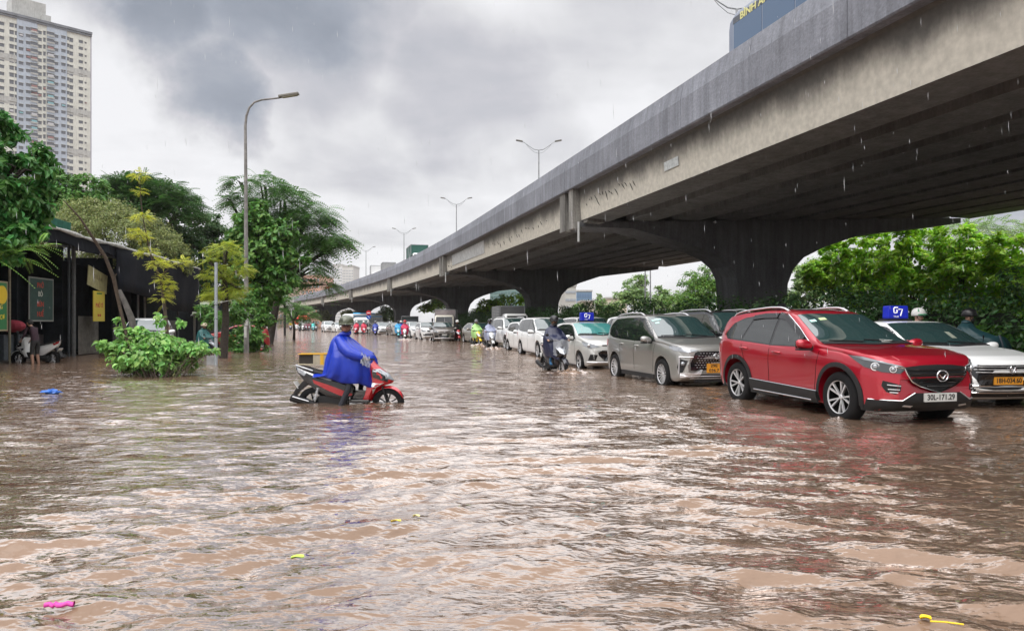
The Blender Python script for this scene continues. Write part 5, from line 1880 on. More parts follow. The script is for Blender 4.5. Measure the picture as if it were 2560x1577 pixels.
    for (x, z, hw, th) in [(.0, .755, .07, .03), (-.06, .775, .10, .05), (-.25, .775, .14, .06), (-.42, .80, .15, .06), (-.62, .845, .13, .055), (-.78, .865, .09, .04), (-.84, .865, .04, .02)]:
        rows.append([(x, 0, z + .01), (x, hw * .8, z), (x, hw, z - th * .5), (x, hw * .9, z - th), (x, 0, z - th), (x, -hw * .9, z - th), (x, -hw, z - th * .5), (x, -hw * .8, z)])
    mb = MB(); mb.grid(rows, closed=True); mb.build('seat', M_black, t, smooth=True, angle=60)
    mb = MB(); mb.tube([(-.62, -.13, .83), (-.78, -.13, .88), (-.93, -.07, .92), (-.93, .07, .92), (-.78, .13, .88), (-.62, .13, .83)], .014, 8)
    mb.build('grab_rail', M_lens if hi else M_black, t, smooth=True)
    # fenders
    mb = MB()
    rows = []
    for k in range(10):
        a = radians(25 + 115 * k / 9)
        rows.append([(.65 + (R + .02) * cos(a) , y, R + (R + .03) * sin(a) + (.0 if abs(y) < .05 else -.03)) for y in (-.075, -.05, 0, .05, .075)])
    mb.grid(rows); mb.build('front_fender', body, t, smooth=True, solid=.008)
    mb = MB(); mb.prism([(-.70, .60), (-.80, .66), (-.95, .50), (-1.03, .34), (-.99, .33), (-.90, .46), (-.78, .56)], 1, -.07, .07)
    rf = mb.build('rear_fender', M_black, t, bevel=.008)
    if plate:
        mb = MB(); mb.box(-.095, .095, -.004, .004, -.07, .07)
        p = mb.build('number_plate', M_plate_w, t); p.matrix_basis = Matrix.Translation((-.93, 0, .58)) @ Matrix.Rotation(radians(90), 4, 'Z') @ Matrix.Rotation(radians(-35), 4, 'X')
    # fork
    mb = MB()
    for s in (-1, 1):
        mb.tube([(.65, s * .07, R), (.56, s * .07, .56)], .017, 8)
    mb.build('fork', M_black, t)
    # bars and mirrors
    mb = MB(); mb.tube([(.28, -.34, 1.02), (.35, -.20, 1.03), (.40, 0, 1.02), (.35, .20, 1.03), (.28, .34, 1.02)], .016, 8)
    for s in (-1, 1): mb.tube([(.29, s * .33, 1.02), (.33, s * .23, 1.03)], .022, 8)
    hb = mb.build('handlebar', M_black, t, smooth=True)
    if mirrors:
        for s in (-1, 1):
            mb = MB(); mb.tube([(.34, s * .20, 1.04), (.36, s * .30, 1.14), (.36, s * .36, 1.17)], .006, 5); mb.ball((.36, s * .37, 1.19), (.018, .055, .038), 12, 8)
            mb.build('mirror', M_black, hb, smooth=True)
    return t


def duo(px, py, turn, slabel, body, plabel, coat, hm, sink=.2, rider=True, **k):
    """a scooter with its rider; (px,py) is where the front wheel meets the water, turn relative to facing the camera down the road"""
    rz = HEAD + radians(turn)
    w = onwater(px, py)
    sk = {a: k.pop(a) for a in list(k) if a in ('accent', 'lamp', 'mirrors')}
    o = (w.x - .65 * cos(rz), w.y - .65 * sin(rz), -sink)
    s = make_scooter(o, rz, slabel, body, **sk)
    r = make_rider(o, rz, plabel, coat, hm, **k)
    return s, r


# ---- the main rider --------------------------------------------------------
def main_rider():
    w = onwater(948 / 5.4 + 700, 1008)
    d = F * CH / (1008 - HY)
    o = Vector(((700 + 948 / 5.4 - CX) / F * d, d + .05, -.27))
    rz = radians(-3)
    P_sc = paint('scarlet_paint', (.55, .008, .02), metal=.1, rough=.25)
    sc = make_scooter(tuple(o), rz, 'red and black scooter half under water carrying the man in the royal blue raincoat', P_sc, accent=M_gloss, hi=True, name='scooter', mirrors=False, group='scooters in the flood')
    blue = mat('royal_blue_raincoat', (.003, .030, .40), rough=.34, bump=.9, bscale=7, spec=.5)
    t = empty('person', tuple(o), rz, 'man in royal blue rain poncho and olive green helmet looking at the camera', 'person', 'people riding scooters through the flood')
    look = (.12, -1, -.02)
    foot = {'r': ((.06, -.26, .60), (-.14, -.30, .16), (-.02, -.34, .10)), 'l': ((.16, .22, .74), (.08, .24, .36), (.2, .25, .32))}
    J = rider_pose(foot, .0, look)
    J['pelvis'] = (-.24, 0, .86); J['chest'] = (-.17, -.01, 1.22); J['neck'] = (-.10, -.02, 1.45); J['head'] = (-.065, -.045, 1.575)
    J['big'] = 1.08
    for s, q in (('l', 1), ('r', -1)):
        J['sh' + s] = (-.15, q * .155, 1.35); J['el' + s] = (.06, q * .26, 1.10)
        J['wr' + s] = (.27, q * .32, 1.06); J['hd' + s] = (.33, q * .32, 1.05)
    n, e = person_nodes(J, True)
    # thinner hips, dark trousers
    def reg(c):
        if c.z > 1.455: return 0
        if abs(c.y) > .24 and c.x > .24 and c.z > .95: return 3
        if c.z < .95: return 2
        return 1
    body = skin_mesh(n, e, 'body', [SKIN2, mat('check_shirt', (.03, .04, .06), rough=.8, var=.9, vscale=60), CLD, SKIN], t, reg, sub=1)
    hm = mat('olive_helmet', (.075, .085, .05), rough=.25, coat=.5)
    h = helmet(t, J['head'], look, hm, True, 1.0)
    # two dark stripes on the side of the helmet
    f = Vector((look[0], look[1], 0)).normalized()
    Mh = Matrix((f, Vector((-f.y, f.x, 0)), Vector((0, 0, 1)))).transposed().to_4x4(); Mh.translation = Vector(J['head']) + Vector((0, 0, .052))
    mb = MB()
    for z in (.055, .078):
        mb.tube([Mh @ Vector((1.08 * r_ * cos(a), .93 * r_ * sin(a), z)) for a, r_ in [(-.95 + .12 * k, .1375 - (z - .055) * .35) for k in range(6)]], .0055, 4)
    mb.build('stripe', HAIR, h)
    face_bits(t, J['head'], look, J['neck'])
    # poncho: custom rings (z, xb, xf, yw, zb, zf)
    R = [(1.43, -.19, -.01, .095, .03, -.03), (1.42, -.235, .0, .135, .01, -.05), (1.385, -.29, .05, .235, .0, -.07), (1.30, -.335, .16, .315, .0, -.06), (1.16, -.375, .30, .37, .0, -.02),
         (1.02, -.42, .405, .41, .0, .04), (.90, -.455, .43, .42, -.02, .02), (.81, -.50, .445, .40, -.03, -.06), (.76, -.62, .455, .36, .02, -.16), (.735, -.70, .46, .33, .035, -.175)]
    po = poncho('raincoat', R, blue, t, n=72, seed=4, fold=.065)
    for q in (-1, 1):
        mb = MB(); mb.tube([(-.15, q * .20, 1.36), (-.04, q * .31, 1.24), (.07, q * .365, 1.14), (.20, q * .375, 1.09), (.29, q * .35, 1.06)], [.085, .098, .092, .078, .062], 14)
        mb.build('sleeve', blue, po, smooth=True, angle=80)
    mb = MB()
    rows = []
    for i in range(6):
        g = i / 5
        rows.append([(-.13 + (-.10 - .035 * sin(pi * g)) * (1.15 if cos(a) < 0 else .62) * -cos(a) * -1 - .02, (.105 + .03 * sin(pi * g)) * sin(a), 1.41 + (.02 + .05 * (1 - cos(a)) ) * g) for a in [2 * pi * k / 28 for k in range(28)]])
    mb.grid(rows, closed=True); mb.build('hood', blue, po, smooth=True, solid=.006)
    # crumpled clear plastic over the hands
    pm = mat('clear_plastic_sheet', (.55, .58, .62), rough=.15, alpha=.5)
    rows = []
    for i in range(10):
        rows.append([(.27 + .020 * j + .012 * sin(2.3 * i + j), -.41 + .012 * sin(i * 1.7 + j * 2.1) + .03 * (i % 2), 1.16 - .022 * i - .010 * j + .018 * sin(j * 1.9 + i * 2.2)) for j in range(9)])
    q = MB(); q.grid(rows); q.build('plastic_cover', pm, po, smooth=True, angle=180)
    # foam box strapped behind the seat, on the far side
    b = empty('foam_box', tuple(Vector(o) + Vector((-.66, .22, .94))), radians(6), 'open foam box with yellow tape on the back seat of the red scooter', 'box')
    fm = mat('cream_foam', (.55, .48, .33), rough=.8, var=.15, dirt=.4)
    mb = MB()
    mb.box(-.27, .27, -.16, .16, -.02, .0)
    mb.box(-.27, .27, .135, .16, 0, .165)
    mb.box(-.02, .27, -.16, -.135, 0, .165)
    mb.box(.245, .27, -.135, .135, 0, .165)
    mb.build('box_wall', fm, b)
    mb = MB(); mb.box(-.275, .275, -.17, -.13, .16, .172); mb.box(-.275, .275, .13, .17, .16, .172); mb.box(.245, .275, -.13, .13, .16, .172); mb.box(.10, .16, -.166, -.160, -.02, .16); mb.build('yellow_tape', mat('yellow_tape', (.75, .42, .03), rough=.5), b)
    mb = MB(); mb.box(-.26, -.025, -.135, .13, .001, .16); mb.build('dark_opening', mat('opening_shade', (.03, .025, .02), rough=.8), b)  # dark block in the open end, painting the shade inside the box
    return sc, t


main_sc, main_p = main_rider()

navy = mat('navy_raincoat', (.012, .016, .05), rough=.35, bump=.9, bscale=7)
K_blk = mat('black_helmet', (.015, .015, .017), rough=.3)
K_wht = mat('white_helmet', (.7, .7, .68), rough=.3)
K_gry = mat('grey_helmet', (.18, .18, .19), rough=.3)
K_red = mat('red_helmet', (.45, .02, .02), rough=.3)
K_grn = mat('green_helmet', (.01, .20, .08), rough=.3)
P_whs = paint('white_scooter_paint', (.75, .75, .74), metal=0)
P_yls = paint('yellow_scooter_paint', (.85, .60, .01), metal=0)
P_blk = paint('dark_scooter_paint', (.02, .02, .03), metal=.2)
P_cyn = paint('turquoise_scooter_paint', (.05, .42, .48), metal=.1)
P_blu = paint('violet_blue_scooter_paint', (.12, .12, .5), metal=.2)
P_rds = paint('red_scooter_paint', (.5, .02, .03), metal=.1)

duo(1408, 930, 4, 'dark scooter pushing a bow wave under the rider in navy poncho', P_blk, 'rider in navy hooded poncho with clear plastic apron, in front of the silver taxi', navy, K_blk,
    sink=.16, mask=HAIR, plastic=True, seed=2, bottom=mat('blue_jeans', (.03, .12, .25), rough=.8))
duo(1231, 868, 0, 'silver white scooter with twin round lamps under the rider in pale blue grey', P_whs, 'rider in pale blue grey raincoat with dark helmet, right of the yellow scooter', mat('pale_blue_raincoat', (.33, .36, .50), rough=.5, bump=.9, bscale=7), K_blk,
    sink=.16, mask=HAIR, seed=5, accent=M_black, lamp=False)
duo(1199, 861, 6, 'bright yellow scooter behind the silver white one', P_yls, 'rider in yellow green raincoat with grey helmet on a yellow scooter', mat('lime_raincoat', (.42, .72, .25), rough=.5, bump=.9, bscale=7), K_gry, sink=.16, seed=6, kind='poncho')
duo(1147, 852, 0, 'dark scooter between the brown hatchback and the champagne sedan', P_rds, 'person in black top with white helmet, between the brown hatchback and the champagne sedan', mat('black_top', (.02, .02, .02), rough=.8), K_wht, sink=.16, kind='shirt')
duo(1012, 847.5, -6, 'white scooter under the rider in crimson poncho', P_whs, 'rider in crimson poncho with white mask on a white scooter', mat('crimson_raincoat', (.50, .01, .07), rough=.45, bump=.9, bscale=7), K_red, sink=.16, mask=K_wht, seed=8)
duo(996, 843.5, -4, 'turquoise scooter left of the white scooter', P_cyn, 'rider in bright sky blue raincoat with dark visor on a turquoise scooter', mat('sky_blue_raincoat', (.03, .32, .65), rough=.45, bump=.9, bscale=7), K_blk, sink=.16, seed=9, mask=HAIR)
duo(1003, 840, -4, 'blue scooter tucked between the turquoise and the white one', P_blu, 'rider in ultramarine jacket behind the crimson poncho', mat('ultramarine_raincoat', (.03, .05, .45), rough=.5, bump=.9, bscale=7), K_wht, sink=.16, seed=19)
duo(938, 837, -6, 'violet blue scooter left of the white sedan', P_blu, 'rider in dark blue raincoat on a violet blue scooter', mat('dark_blue_raincoat', (.02, .05, .32), rough=.5, bump=.9, bscale=7), K_gry, sink=.16, seed=10)
duo(922, 835.5, 0, 'cream white scooter beside the violet blue one', mat('cream_paint', (.7, .66, .5), rough=.3), 'rider in black jacket on a cream white scooter', mat('black_jacket', (.02, .02, .022), rough=.7), K_wht, sink=.16, seed=11, kind='shirt')
duo(911, 835.8, 4, 'dark red scooter right of the white minibus front', P_rds, 'rider in red poncho, right one of the two before the white minibus', mat('red_raincoat', (.55, .015, .06), rough=.5, bump=.9, bscale=7), K_wht, sink=.16, seed=12)
duo(889, 835.2, -12, 'red scooter just right of the man in royal blue', P_rds, 'rider in red poncho, left one of the two before the white minibus', mat('red_raincoat', (.55, .015, .06), rough=.5, bump=.9, bscale=7), K_wht, sink=.16, seed=13)
# far group left of the white SUV
duo(783, 827, 0, 'turquoise scooter farthest left but for the maroon pair', P_cyn, 'rider in turquoise poncho near the far white SUV', mat('turquoise_raincoat', (.06, .55, .50), rough=.5, bump=.9, bscale=7), K_blk, sink=.16, seed=14)
duo(773, 827, 5, 'dark scooter under the rider in maroon', P_blk, 'rider in maroon poncho, right one of the maroon pair', mat('maroon_raincoat', (.18, .02, .05), rough=.5, bump=.9, bscale=7), K_gry, sink=.16, seed=15)
duo(766, 826.4, 5, 'dark scooter left of the maroon pair', P_blk, 'rider in plum coloured poncho, left of the rider in maroon', mat('plum_raincoat', (.25, .12, .16), rough=.5, bump=.9, bscale=7), K_gry, sink=.16, seed=16)
duo(757, 826.4, -5, 'white scooter with far group on the left', P_whs, 'rider in white top with black helmet in the far group on the left', mat('white_top', (.6, .6, .6), rough=.7), K_blk, sink=.16, seed=17, kind='shirt')
duo(748, 827, -5, 'grey scooter, leftmost of the far group', mat('grey_paint', (.2, .2, .24), rough=.3), 'rider in slate grey top, second from the left of the far group', mat('slate_top', (.12, .13, .18), rough=.7), K_gry, sink=.16, seed=18, kind='shirt')
duo(726, 825, 0, 'scooter with yellow rider beside the small tree', P_blk, 'rider in yellow jacket beside the small tree, farthest left', mat('yellow_jacket', (.75, .55, .05), rough=.6), K_wht, sink=.16, seed=21, kind='shirt')
duo(790, 827.5, 0, 'dark scooter in front of the far white SUV', P_blk, 'rider in dark brown with wide brimmed hat near the turquoise rider', mat('brown_top', (.06, .03, .02), rough=.7), K_blk, sink=.16, seed=22, kind='shirt')
# the pair beyond the white taxi
o_ = road(12.9, 13.2, -.1)
rzp = HEAD + radians(42)
sc2 = make_scooter(tuple(o_), rzp, 'scooter under a grey plastic apron beyond the bonnet of the white taxi', P_blk)
p1 = make_rider(tuple(road(13.6, 12.75, -.04)), rzp, 'rider in grey jacket with green and white helmet, behind the windscreen of the white taxi', mat('grey_jacket', (.22, .25, .28), rough=.6), K_wht, kind='shirt', look=(.9, -.35, 0), m2=K_grn, seed=1, skin=mat('fair_skin', (.55, .33, .26), rough=.5))
h_ = [c for c in p1.children if c.name.startswith('helmet')][0]
mb = MB(); mb.lathe([(0, .153), (.047, .149), (.088, .133), (.118, .103), (.136, .064)], Matrix.Translation(Vector((-.04, 0, 1.591))) @ Matrix.Diagonal((1.08, .95, 1, 1)), 20, a0=-1.6, a1=1.1)
mb.build('green_panel', K_grn, h_, smooth=True)
p2 = make_rider(tuple(road(13.0, 13.5, -.06)), rzp, 'rider in dark teal raincoat with black helmet, right of the green and white helmet', mat('dark_teal_raincoat', (.012, .05, .06), rough=.5, bump=.9, bscale=7), K_blk, seed=3, mask=HAIR,
                rings=[(1.44, -.15, .02, .075, .01, -.02), (1.40, -.20, .06, .15, .01, -.03), (1.34, -.26, .12, .27, 0, -.04), (1.18, -.31, .45, .36, 0, -.02), (1.06, -.36, .62, .42, 0, .06), (.84, -.42, .72, .43, 0, .02), (.6, -.50, .74, .40, .06, .0), (.45, -.54, .73, .36, .15, .0)])
ap = MB(); ap.grid([[(.50 + .03 * i + .03 * sin(j), -.44 + .11 * j, 1.16 - .11 * i + .02 * sin(2 * j + i)) for j in range(9)] for i in range(7)])
ap.build('plastic_apron', mat('grey_plastic_sheet', (.25, .27, .33), rough=.2, alpha=.85), p2, solid=.003)
# head over the grey people carrier: a man standing on the far side
def standing(loc, rz, label, top, bottom, hairm=HAIR, bend=0.0, skin=SKIN, group='people on foot', arms=None, shorts=False):
    t = empty('person', loc, rz, label, 'person', group)
    b = bend
    J = dict(pelvis=(0, 0, .93), chest=(.30 * b, 0, 1.25 - .1 * b), neck=(.62 * b, 0, 1.47 - .25 * b), head=(.74 * b + .02, 0, 1.60 - .30 * b), face=(1, 0, 0))
    for s, q in (('l', 1), ('r', -1)):
        J['sh' + s] = (.50 * b, q * .19, 1.40 - .2 * b); J['el' + s] = (.40 * b + .10, q * .24, 1.12 - .12 * b); J['wr' + s] = (.5 * b + .22, q * .2, .93); J['hd' + s] = (.5 * b + .26, q * .19, .88)
        J['hip' + s] = (0, q * .095, .88); J['kn' + s] = (.04, q * .11, .48); J['an' + s] = (-.02, q * .12, .09); J['toe' + s] = (.13, q * .13, .04)
    n, e = person_nodes(J, True)
    def reg(c):
        if c.z > J['neck'][2] + .0 and c.x > .5 * b - .1: return 0
        if c.x > .5 * b + .17 and c.z > .85 and abs(c.y) > .12: return 0
        if shorts and c.z < .45: return 0
        if c.z < .92: return 2
        return 1
    skin_mesh(n, e, 'body', [skin, top, bottom], t, reg, sub=1)
    h = Vector(J['head'])
    mb = MB(); mb.ball((h.x - .015, 0, h.z + .035), (.098, .088, .085), 14, 10); mb.ball((h.x - .04, 0, h.z), (.075, .085, .08), 12, 8)
    mb.build('hair', hairm, t, smooth=True)
    face_bits(t, h, (1, 0, 0), J['neck'])
    return t


standing(tuple(road(16.6, 12.6, .0)), radians(160), 'man whose dark haired head shows over the roof of the grey people carrier', mat('white_shirt', (.7, .7, .7), rough=.7), CLD)
# left: white scooter before the food stalls with a man bent over it
lp = onwater(52, 905); ld = lp.y
make_scooter((-16.35, 25.4, -.14), radians(172), 'white scooter parked with its nose to the left in front of the dark food stall', P_whs, accent=M_black)
standing((-16.1, 25.0, -.14), radians(168), 'person in dark maroon top and shorts bending over the parked white scooter', mat('dark_maroon_top', (.035, .012, .022), rough=.8), mat('dark_shorts', (.02, .02, .02), rough=.8), bend=.30, shorts=True, skin=SKIN)
# teal rider between the bush and the thin post
make_scooter((-13.7, 33.0, -.35), radians(-25), 'black motorbike behind the bush under the rider in dark teal', P_blk)
make_rider((-13.7, 33.0, -.35), radians(-25), 'rider in dark teal poncho with cream helmet, left of the thin grey post', mat('teal_raincoat', (.01, .10, .10), rough=.45, bump=.9, bscale=7), mat('cream_helmet', (.6, .52, .38), rough=.4), seed=7)
make_scooter((-13.0, 36.5, -.35), radians(-30), 'scooter parked behind the dark trunk, right of the teal rider', P_rds)
# ---------------------------------------------------------------- plants
def leaf_mat(name, c, trans=.35, island=.35, rough=.42, var=.0):
    return mat(name, c, rough=rough, spec=.45, trans=trans, island=island, var=var, vscale=.9)


L_dark = leaf_mat('dark_green_leaves', (0.058, 0.145, 0.034))
L_mid = leaf_mat('green_leaves', (0.10, 0.25, 0.045))
L_olive = leaf_mat('olive_leaves', (0.22, 0.27, 0.085), island=.45)
L_lime = leaf_mat('lime_leaves', (0.33, 0.60, 0.04), island=.5)
L_yel = leaf_mat('yellow_green_leaves', (0.58, 0.64, 0.07), island=.3)
L_bush = leaf_mat('bright_green_leaves', (0.25, 0.50, 0.14), island=.45)
L_grey = leaf_mat('grey_green_leaves', (0.25, 0.40, 0.14), island=.4)
L_big = leaf_mat('deep_green_broad_leaves', (0.07, 0.22, 0.05), island=.45)
M_bark = mat('dark_bark', (.035, .028, .022), rough=.9, var=.5, vscale=14, bump=.6, bscale=30)
M_bark2 = mat('wet_brown_bark', (.07, .05, .036), rough=.85, var=.5, vscale=12, bump=.6, bscale=30)


def leaves(name, blobs, n, size, m, parent=None, seed=1, aspect=.42, clump=.26, shell=.55, droop=.5, six=False, clumps=38, loc=(0, 0, 0), up=.8, jitter=.55):
    """blobs (cx,cy,cz,rx,ry,rz) → one mesh of many small leaf faces gathered in clumps"""
    r = np.random.default_rng(seed)
    B = np.array([b[:6] for b in blobs], float)
    w = B[:, 3] * B[:, 5] + B[:, 3] * B[:, 4]
    w = w / w.sum()
    nc = max(8, int(clumps * len(blobs)))
    bi = r.choice(len(B), nc, p=w)
    d = r.normal(size=(nc, 3)); d[:, 2] += .25; d /= np.linalg.norm(d, axis=1)[:, None]
    rad = shell + (1 - shell) * r.random(nc) ** .6
    cc = B[bi, :3] + d * B[bi, 3:] * rad[:, None]
    cr = clump * B[bi, 3:].mean(1) * r.uniform(.6, 1.3, nc)
    ci = r.integers(0, nc, n)
    p = r.normal(size=(n, 3)); p /= np.linalg.norm(p, axis=1)[:, None]
    p *= (r.random(n) ** .45)[:, None]
    P = cc[ci] + p * cr[ci][:, None] * np.array([1.15, 1.15, .75])
    outw = (P - B[bi][ci][:, :3]) / B[bi][ci][:, 3:]
    outw /= np.linalg.norm(outw, axis=1)[:, None] + 1e-6
    N = outw * .45 + p * .5 + np.array([0, 0, up]) + r.normal(size=(n, 3)) * jitter
    N /= np.linalg.norm(N, axis=1)[:, None]
    A = outw * .6 + r.normal(size=(n, 3)) * .7 + np.array([0, 0, -droop])
    A -= N * (A * N).sum(1)[:, None]
    A /= np.linalg.norm(A, axis=1)[:, None] + 1e-6
    Bt = np.cross(N, A)
    L = size * r.uniform(.6, 1.25, n)[:, None]
    Wd = L * aspect * r.uniform(.8, 1.2, n)[:, None]
    P = P - np.array(loc)
    if not six:
        V = np.stack([P, P + A * L * .45 + Bt * Wd * .5, P + A * L - N * L * .12, P + A * L * .45 - Bt * Wd * .5], 1).reshape(-1, 3)
        Fq = np.arange(n * 4).reshape(n, 4)
        return numesh(name, V, Fq, m, parent)
    fold = N * Wd * .22
    V = np.stack([P, P + A * L * .28 + Bt * Wd * .46 + fold, P + A * L * .68 + Bt * Wd * .36 + fold * .6, P + A * L - N * L * .2, P + A * L * .68 - Bt * Wd * .36 + fold * .6, P + A * L * .28 - Bt * Wd * .46 + fold, P + A * L * .5 - N * L * .03], 1).reshape(-1, 3)
    i = np.arange(n)[:, None] * 7
    q = np.concatenate([i + np.array([[0, 1, 6, 6]])[:, :3], i + np.array([[1, 2, 6]]), i + np.array([[2, 3, 6]]), i + np.array([[3, 4, 6]]), i + np.array([[4, 5, 6]]), i + np.array([[5, 0, 6]])])
    return numesh(name, V, q, m, parent, smooth=False)


def sprays(name, blobs, n, size, m, parent=None, seed=1, leaflets=9, loc=(0, 0, 0), width=.20, droop=.6, out=1.0):
    """feathery compound leaves: n fronds, each a pair row of leaflets"""
    r = np.random.default_rng(seed)
    B = np.array([b[:6] for b in blobs], float)
    w = B[:, 3] * B[:, 5] + B[:, 3] * B[:, 4]; w /= w.sum()
    nc = 34 * len(blobs)
    bi = r.choice(len(B), nc, p=w)
    d = r.normal(size=(nc, 3)); d[:, 2] = np.abs(d[:, 2]) * .9 - .25; d /= np.linalg.norm(d, axis=1)[:, None]
    cc = B[bi, :3] + d * B[bi, 3:] * (.5 + .5 * r.random(nc) ** .6)[:, None]
    ci = r.integers(0, nc, n)
    cr = .16 * B[bi, 3:].mean(1)
    P = cc[ci] + r.normal(size=(n, 3)) * cr[ci][:, None] * np.array([.8, .8, .35])
    ow = (P - B[bi][ci][:, :3]) / B[bi][ci][:, 3:]
    ow /= np.linalg.norm(ow, axis=1)[:, None] + 1e-6
    A = ow * out + r.normal(size=(n, 3)) * .6; A[:, 2] *= .35; A[:, 2] -= droop * .3
    A /= np.linalg.norm(A, axis=1)[:, None]
    up = np.array([0, 0, 1.0]) + r.normal(size=(n, 3)) * .25
    S = np.cross(A, up); S /= np.linalg.norm(S, axis=1)[:, None]
    N = np.cross(S, A)
    L = size * r.uniform(.7, 1.25, n)
    Vs = []
    for k in range(leaflets):
        f = (k + .6) / leaflets
        c = P + A * (L * f)[:, None] - np.array([0, 0, 1.0]) * (L * f * f * droop * .45)[:, None]
        ll = L * width * (1.15 - .55 * abs(f - .45) * 1.6)
        for s in (-1, 1):
            tip = c + (S * s * .92 + A * .35 - N * .18) * ll[:, None]
            wv = A * (L / leaflets * .40)[:, None]
            Vs.append(np.stack([c - wv * .3, c + (tip - c) * .5 + wv * .75, tip, c + (tip - c) * .5 - wv * .75], 1))
    V = np.concatenate(Vs, 1).reshape(-1, 3) - np.array(loc)
    Fq = np.arange(len(V)).reshape(-1, 4)
    return numesh(name, V, Fq, m, parent)


def pb(px, py, d, rx, ry, rd=None):
    """blob from photo pixels at depth d; radii given in pixels"""
    c = at(px, py, d); k = d / F
    return (c.x, c.y, c.z, rx * k, (rd if rd else rx * .9) * k, ry * k)


def trunk(parent, pts, radii, m=None, limbs=(), loc=(0, 0, 0), name='trunk'):
    mb = MB()
    mb.tube([Vector(p) - Vector(loc) for p in pts], radii, 10)
    for (lp, lr) in limbs:
        mb.tube([Vector(p) - Vector(loc) for p in lp], lr, 6)
    return mb.build(name, m or M_bark, parent, smooth=True, angle=80)


def limb_set(base, blobs, r0, seed=0):
    rr = random.Random(seed)
    out = []
    for b in blobs:
        c = Vector(b[:3])
        for k in range(3):
            e = c + Vector((rr.uniform(-1, 1) * b[3], rr.uniform(-1, 1) * b[4], rr.uniform(-.5, .8) * b[5])) * .75
            m1 = Vector(base).lerp(c, .5) + Vector((rr.uniform(-.2, .2), rr.uniform(-.2, .2), rr.uniform(-.1, .25))) * b[3] * .6
            out.append(([base, m1, c.lerp(e, .3), e], [r0, r0 * .62, r0 * .4, r0 * .12]))
    return out


def tree(name, label, base, fork, blobs, r0, fol, seed=0, cat='tree', group=None, bark=None, tr_pts=None):
    """fol: list of callables (parent, loc) building the crown meshes"""
    t = empty(name, tuple(base), 0, label, cat, group)
    pts = tr_pts or [Vector(base) - Vector((0, 0, 1.2)), Vector(base), Vector(base).lerp(Vector(fork), .5) + Vector((r0 * .5, 0, 0)), Vector(fork)]
    trunk(t, pts, [r0 * 1.5, r0 * 1.2, r0 * .9, r0 * .75][:len(pts)] if len(pts) == 4 else [r0 * (1.3 - .6 * i / (len(pts) - 1)) for i in range(len(pts))], bark, limb_set(Vector(fork), blobs, r0 * .5, seed), loc=base)
    for i, f in enumerate(fol): f(t, base)
    return t


# left edge broad-leaved tree
bl = [pb(-30, 330, 12.6, 70, 60), pb(45, 420, 12.6, 75, 70), pb(-20, 520, 12.6, 110, 90), pb(95, 450, 12.9, 28, 40), pb(30, 600, 12.4, 70, 55), pb(-60, 420, 12.6, 70, 90), pb(75, 520, 12.8, 45, 60)]
tree('broadleaf_tree', 'tree with large drooping leaves cut off by the left edge of the picture', onwater(-120, 1010), at(-70, 560, 12.6), bl, .12,
     [lambda t, l: leaves('crown', bl, 8000, .15, L_big, t, 3, aspect=.55, six=True, loc=l, clumps=26, droop=.9, up=.5),
      lambda t, l: sprays('frond', [pb(60, 620, 12.0, 55, 28), pb(20, 650, 12, 50, 30)], 24, .5, leaf_mat('frond_leaves', (0.186, 0.403, 0.062)), t, 5, leaflets=16, loc=l, width=.16)])
# trees beyond the sheds
bl = [pb(390, 490, 56, 85, 45), pb(330, 470, 56, 70, 32), pb(300, 530, 54, 80, 60), pb(440, 530, 55, 65, 55), pb(360, 470, 58, 40, 25)]
tree('feathery_tree', 'tall dark feathery tree behind the round olive tree on the left', onwater(380, 850), at(380, 640, 56), bl, .28,
     [lambda t, l: sprays('crown', bl, 3000, 1.0, L_dark, t, 7, leaflets=7, loc=l, width=.26), lambda t, l: leaves('inner_crown', bl, 6000, .32, L_dark, t, 8, loc=l, shell=.2)], group='trees behind the sheds')
bl = [pb(150, 465, 50, 60, 40), pb(215, 480, 50, 60, 45), pb(100, 480, 50, 50, 45), pb(160, 520, 50, 80, 50), pb(60, 540, 48, 60, 60)]
tree('leafy_tree', 'mid green tree just below the foot of the tall apartment tower', onwater(140, 850), at(150, 600, 50), bl, .25,
     [lambda t, l: leaves('crown', bl, 13000, .30, L_mid, t, 9, loc=l, aspect=.5)], group='trees behind the sheds')
bl = [pb(490, 570, 60, 60, 60), pb(540, 600, 60, 60, 45), pb(470, 640, 58, 70, 60), pb(560, 660, 60, 60, 60), pb(520, 720, 60, 60, 60), pb(430, 600, 60, 60, 50), pb(600, 640, 62, 50, 60), pb(560, 760, 62, 70, 40)]
tree('leafy_tree', 'dark green tree filling the space between the black awning and the thin grey post', onwater(500, 850), at(510, 720, 60), bl, .25,
     [lambda t, l: leaves('crown', bl, 26000, .30, L_dark, t, 10, loc=l, aspect=.5, shell=.35)], group='trees behind the sheds')
bl = [pb(250, 585, 42, 115, 85), pb(180, 590, 42, 85, 70), pb(330, 610, 42, 110, 85), pb(400, 650, 42, 75, 70), pb(130, 560, 42, 40, 45)]
tree('round_tree', 'wide dome shaped olive green tree rising over the roof of the sheds', onwater(270, 870), at(300, 700, 42), bl, .22,
     [lambda t, l: leaves('crown', bl, 46000, .13, L_olive, t, 12, loc=l, clump=.2, shell=.75, clumps=90, aspect=.5, up=.6)], group='trees behind the sheds')
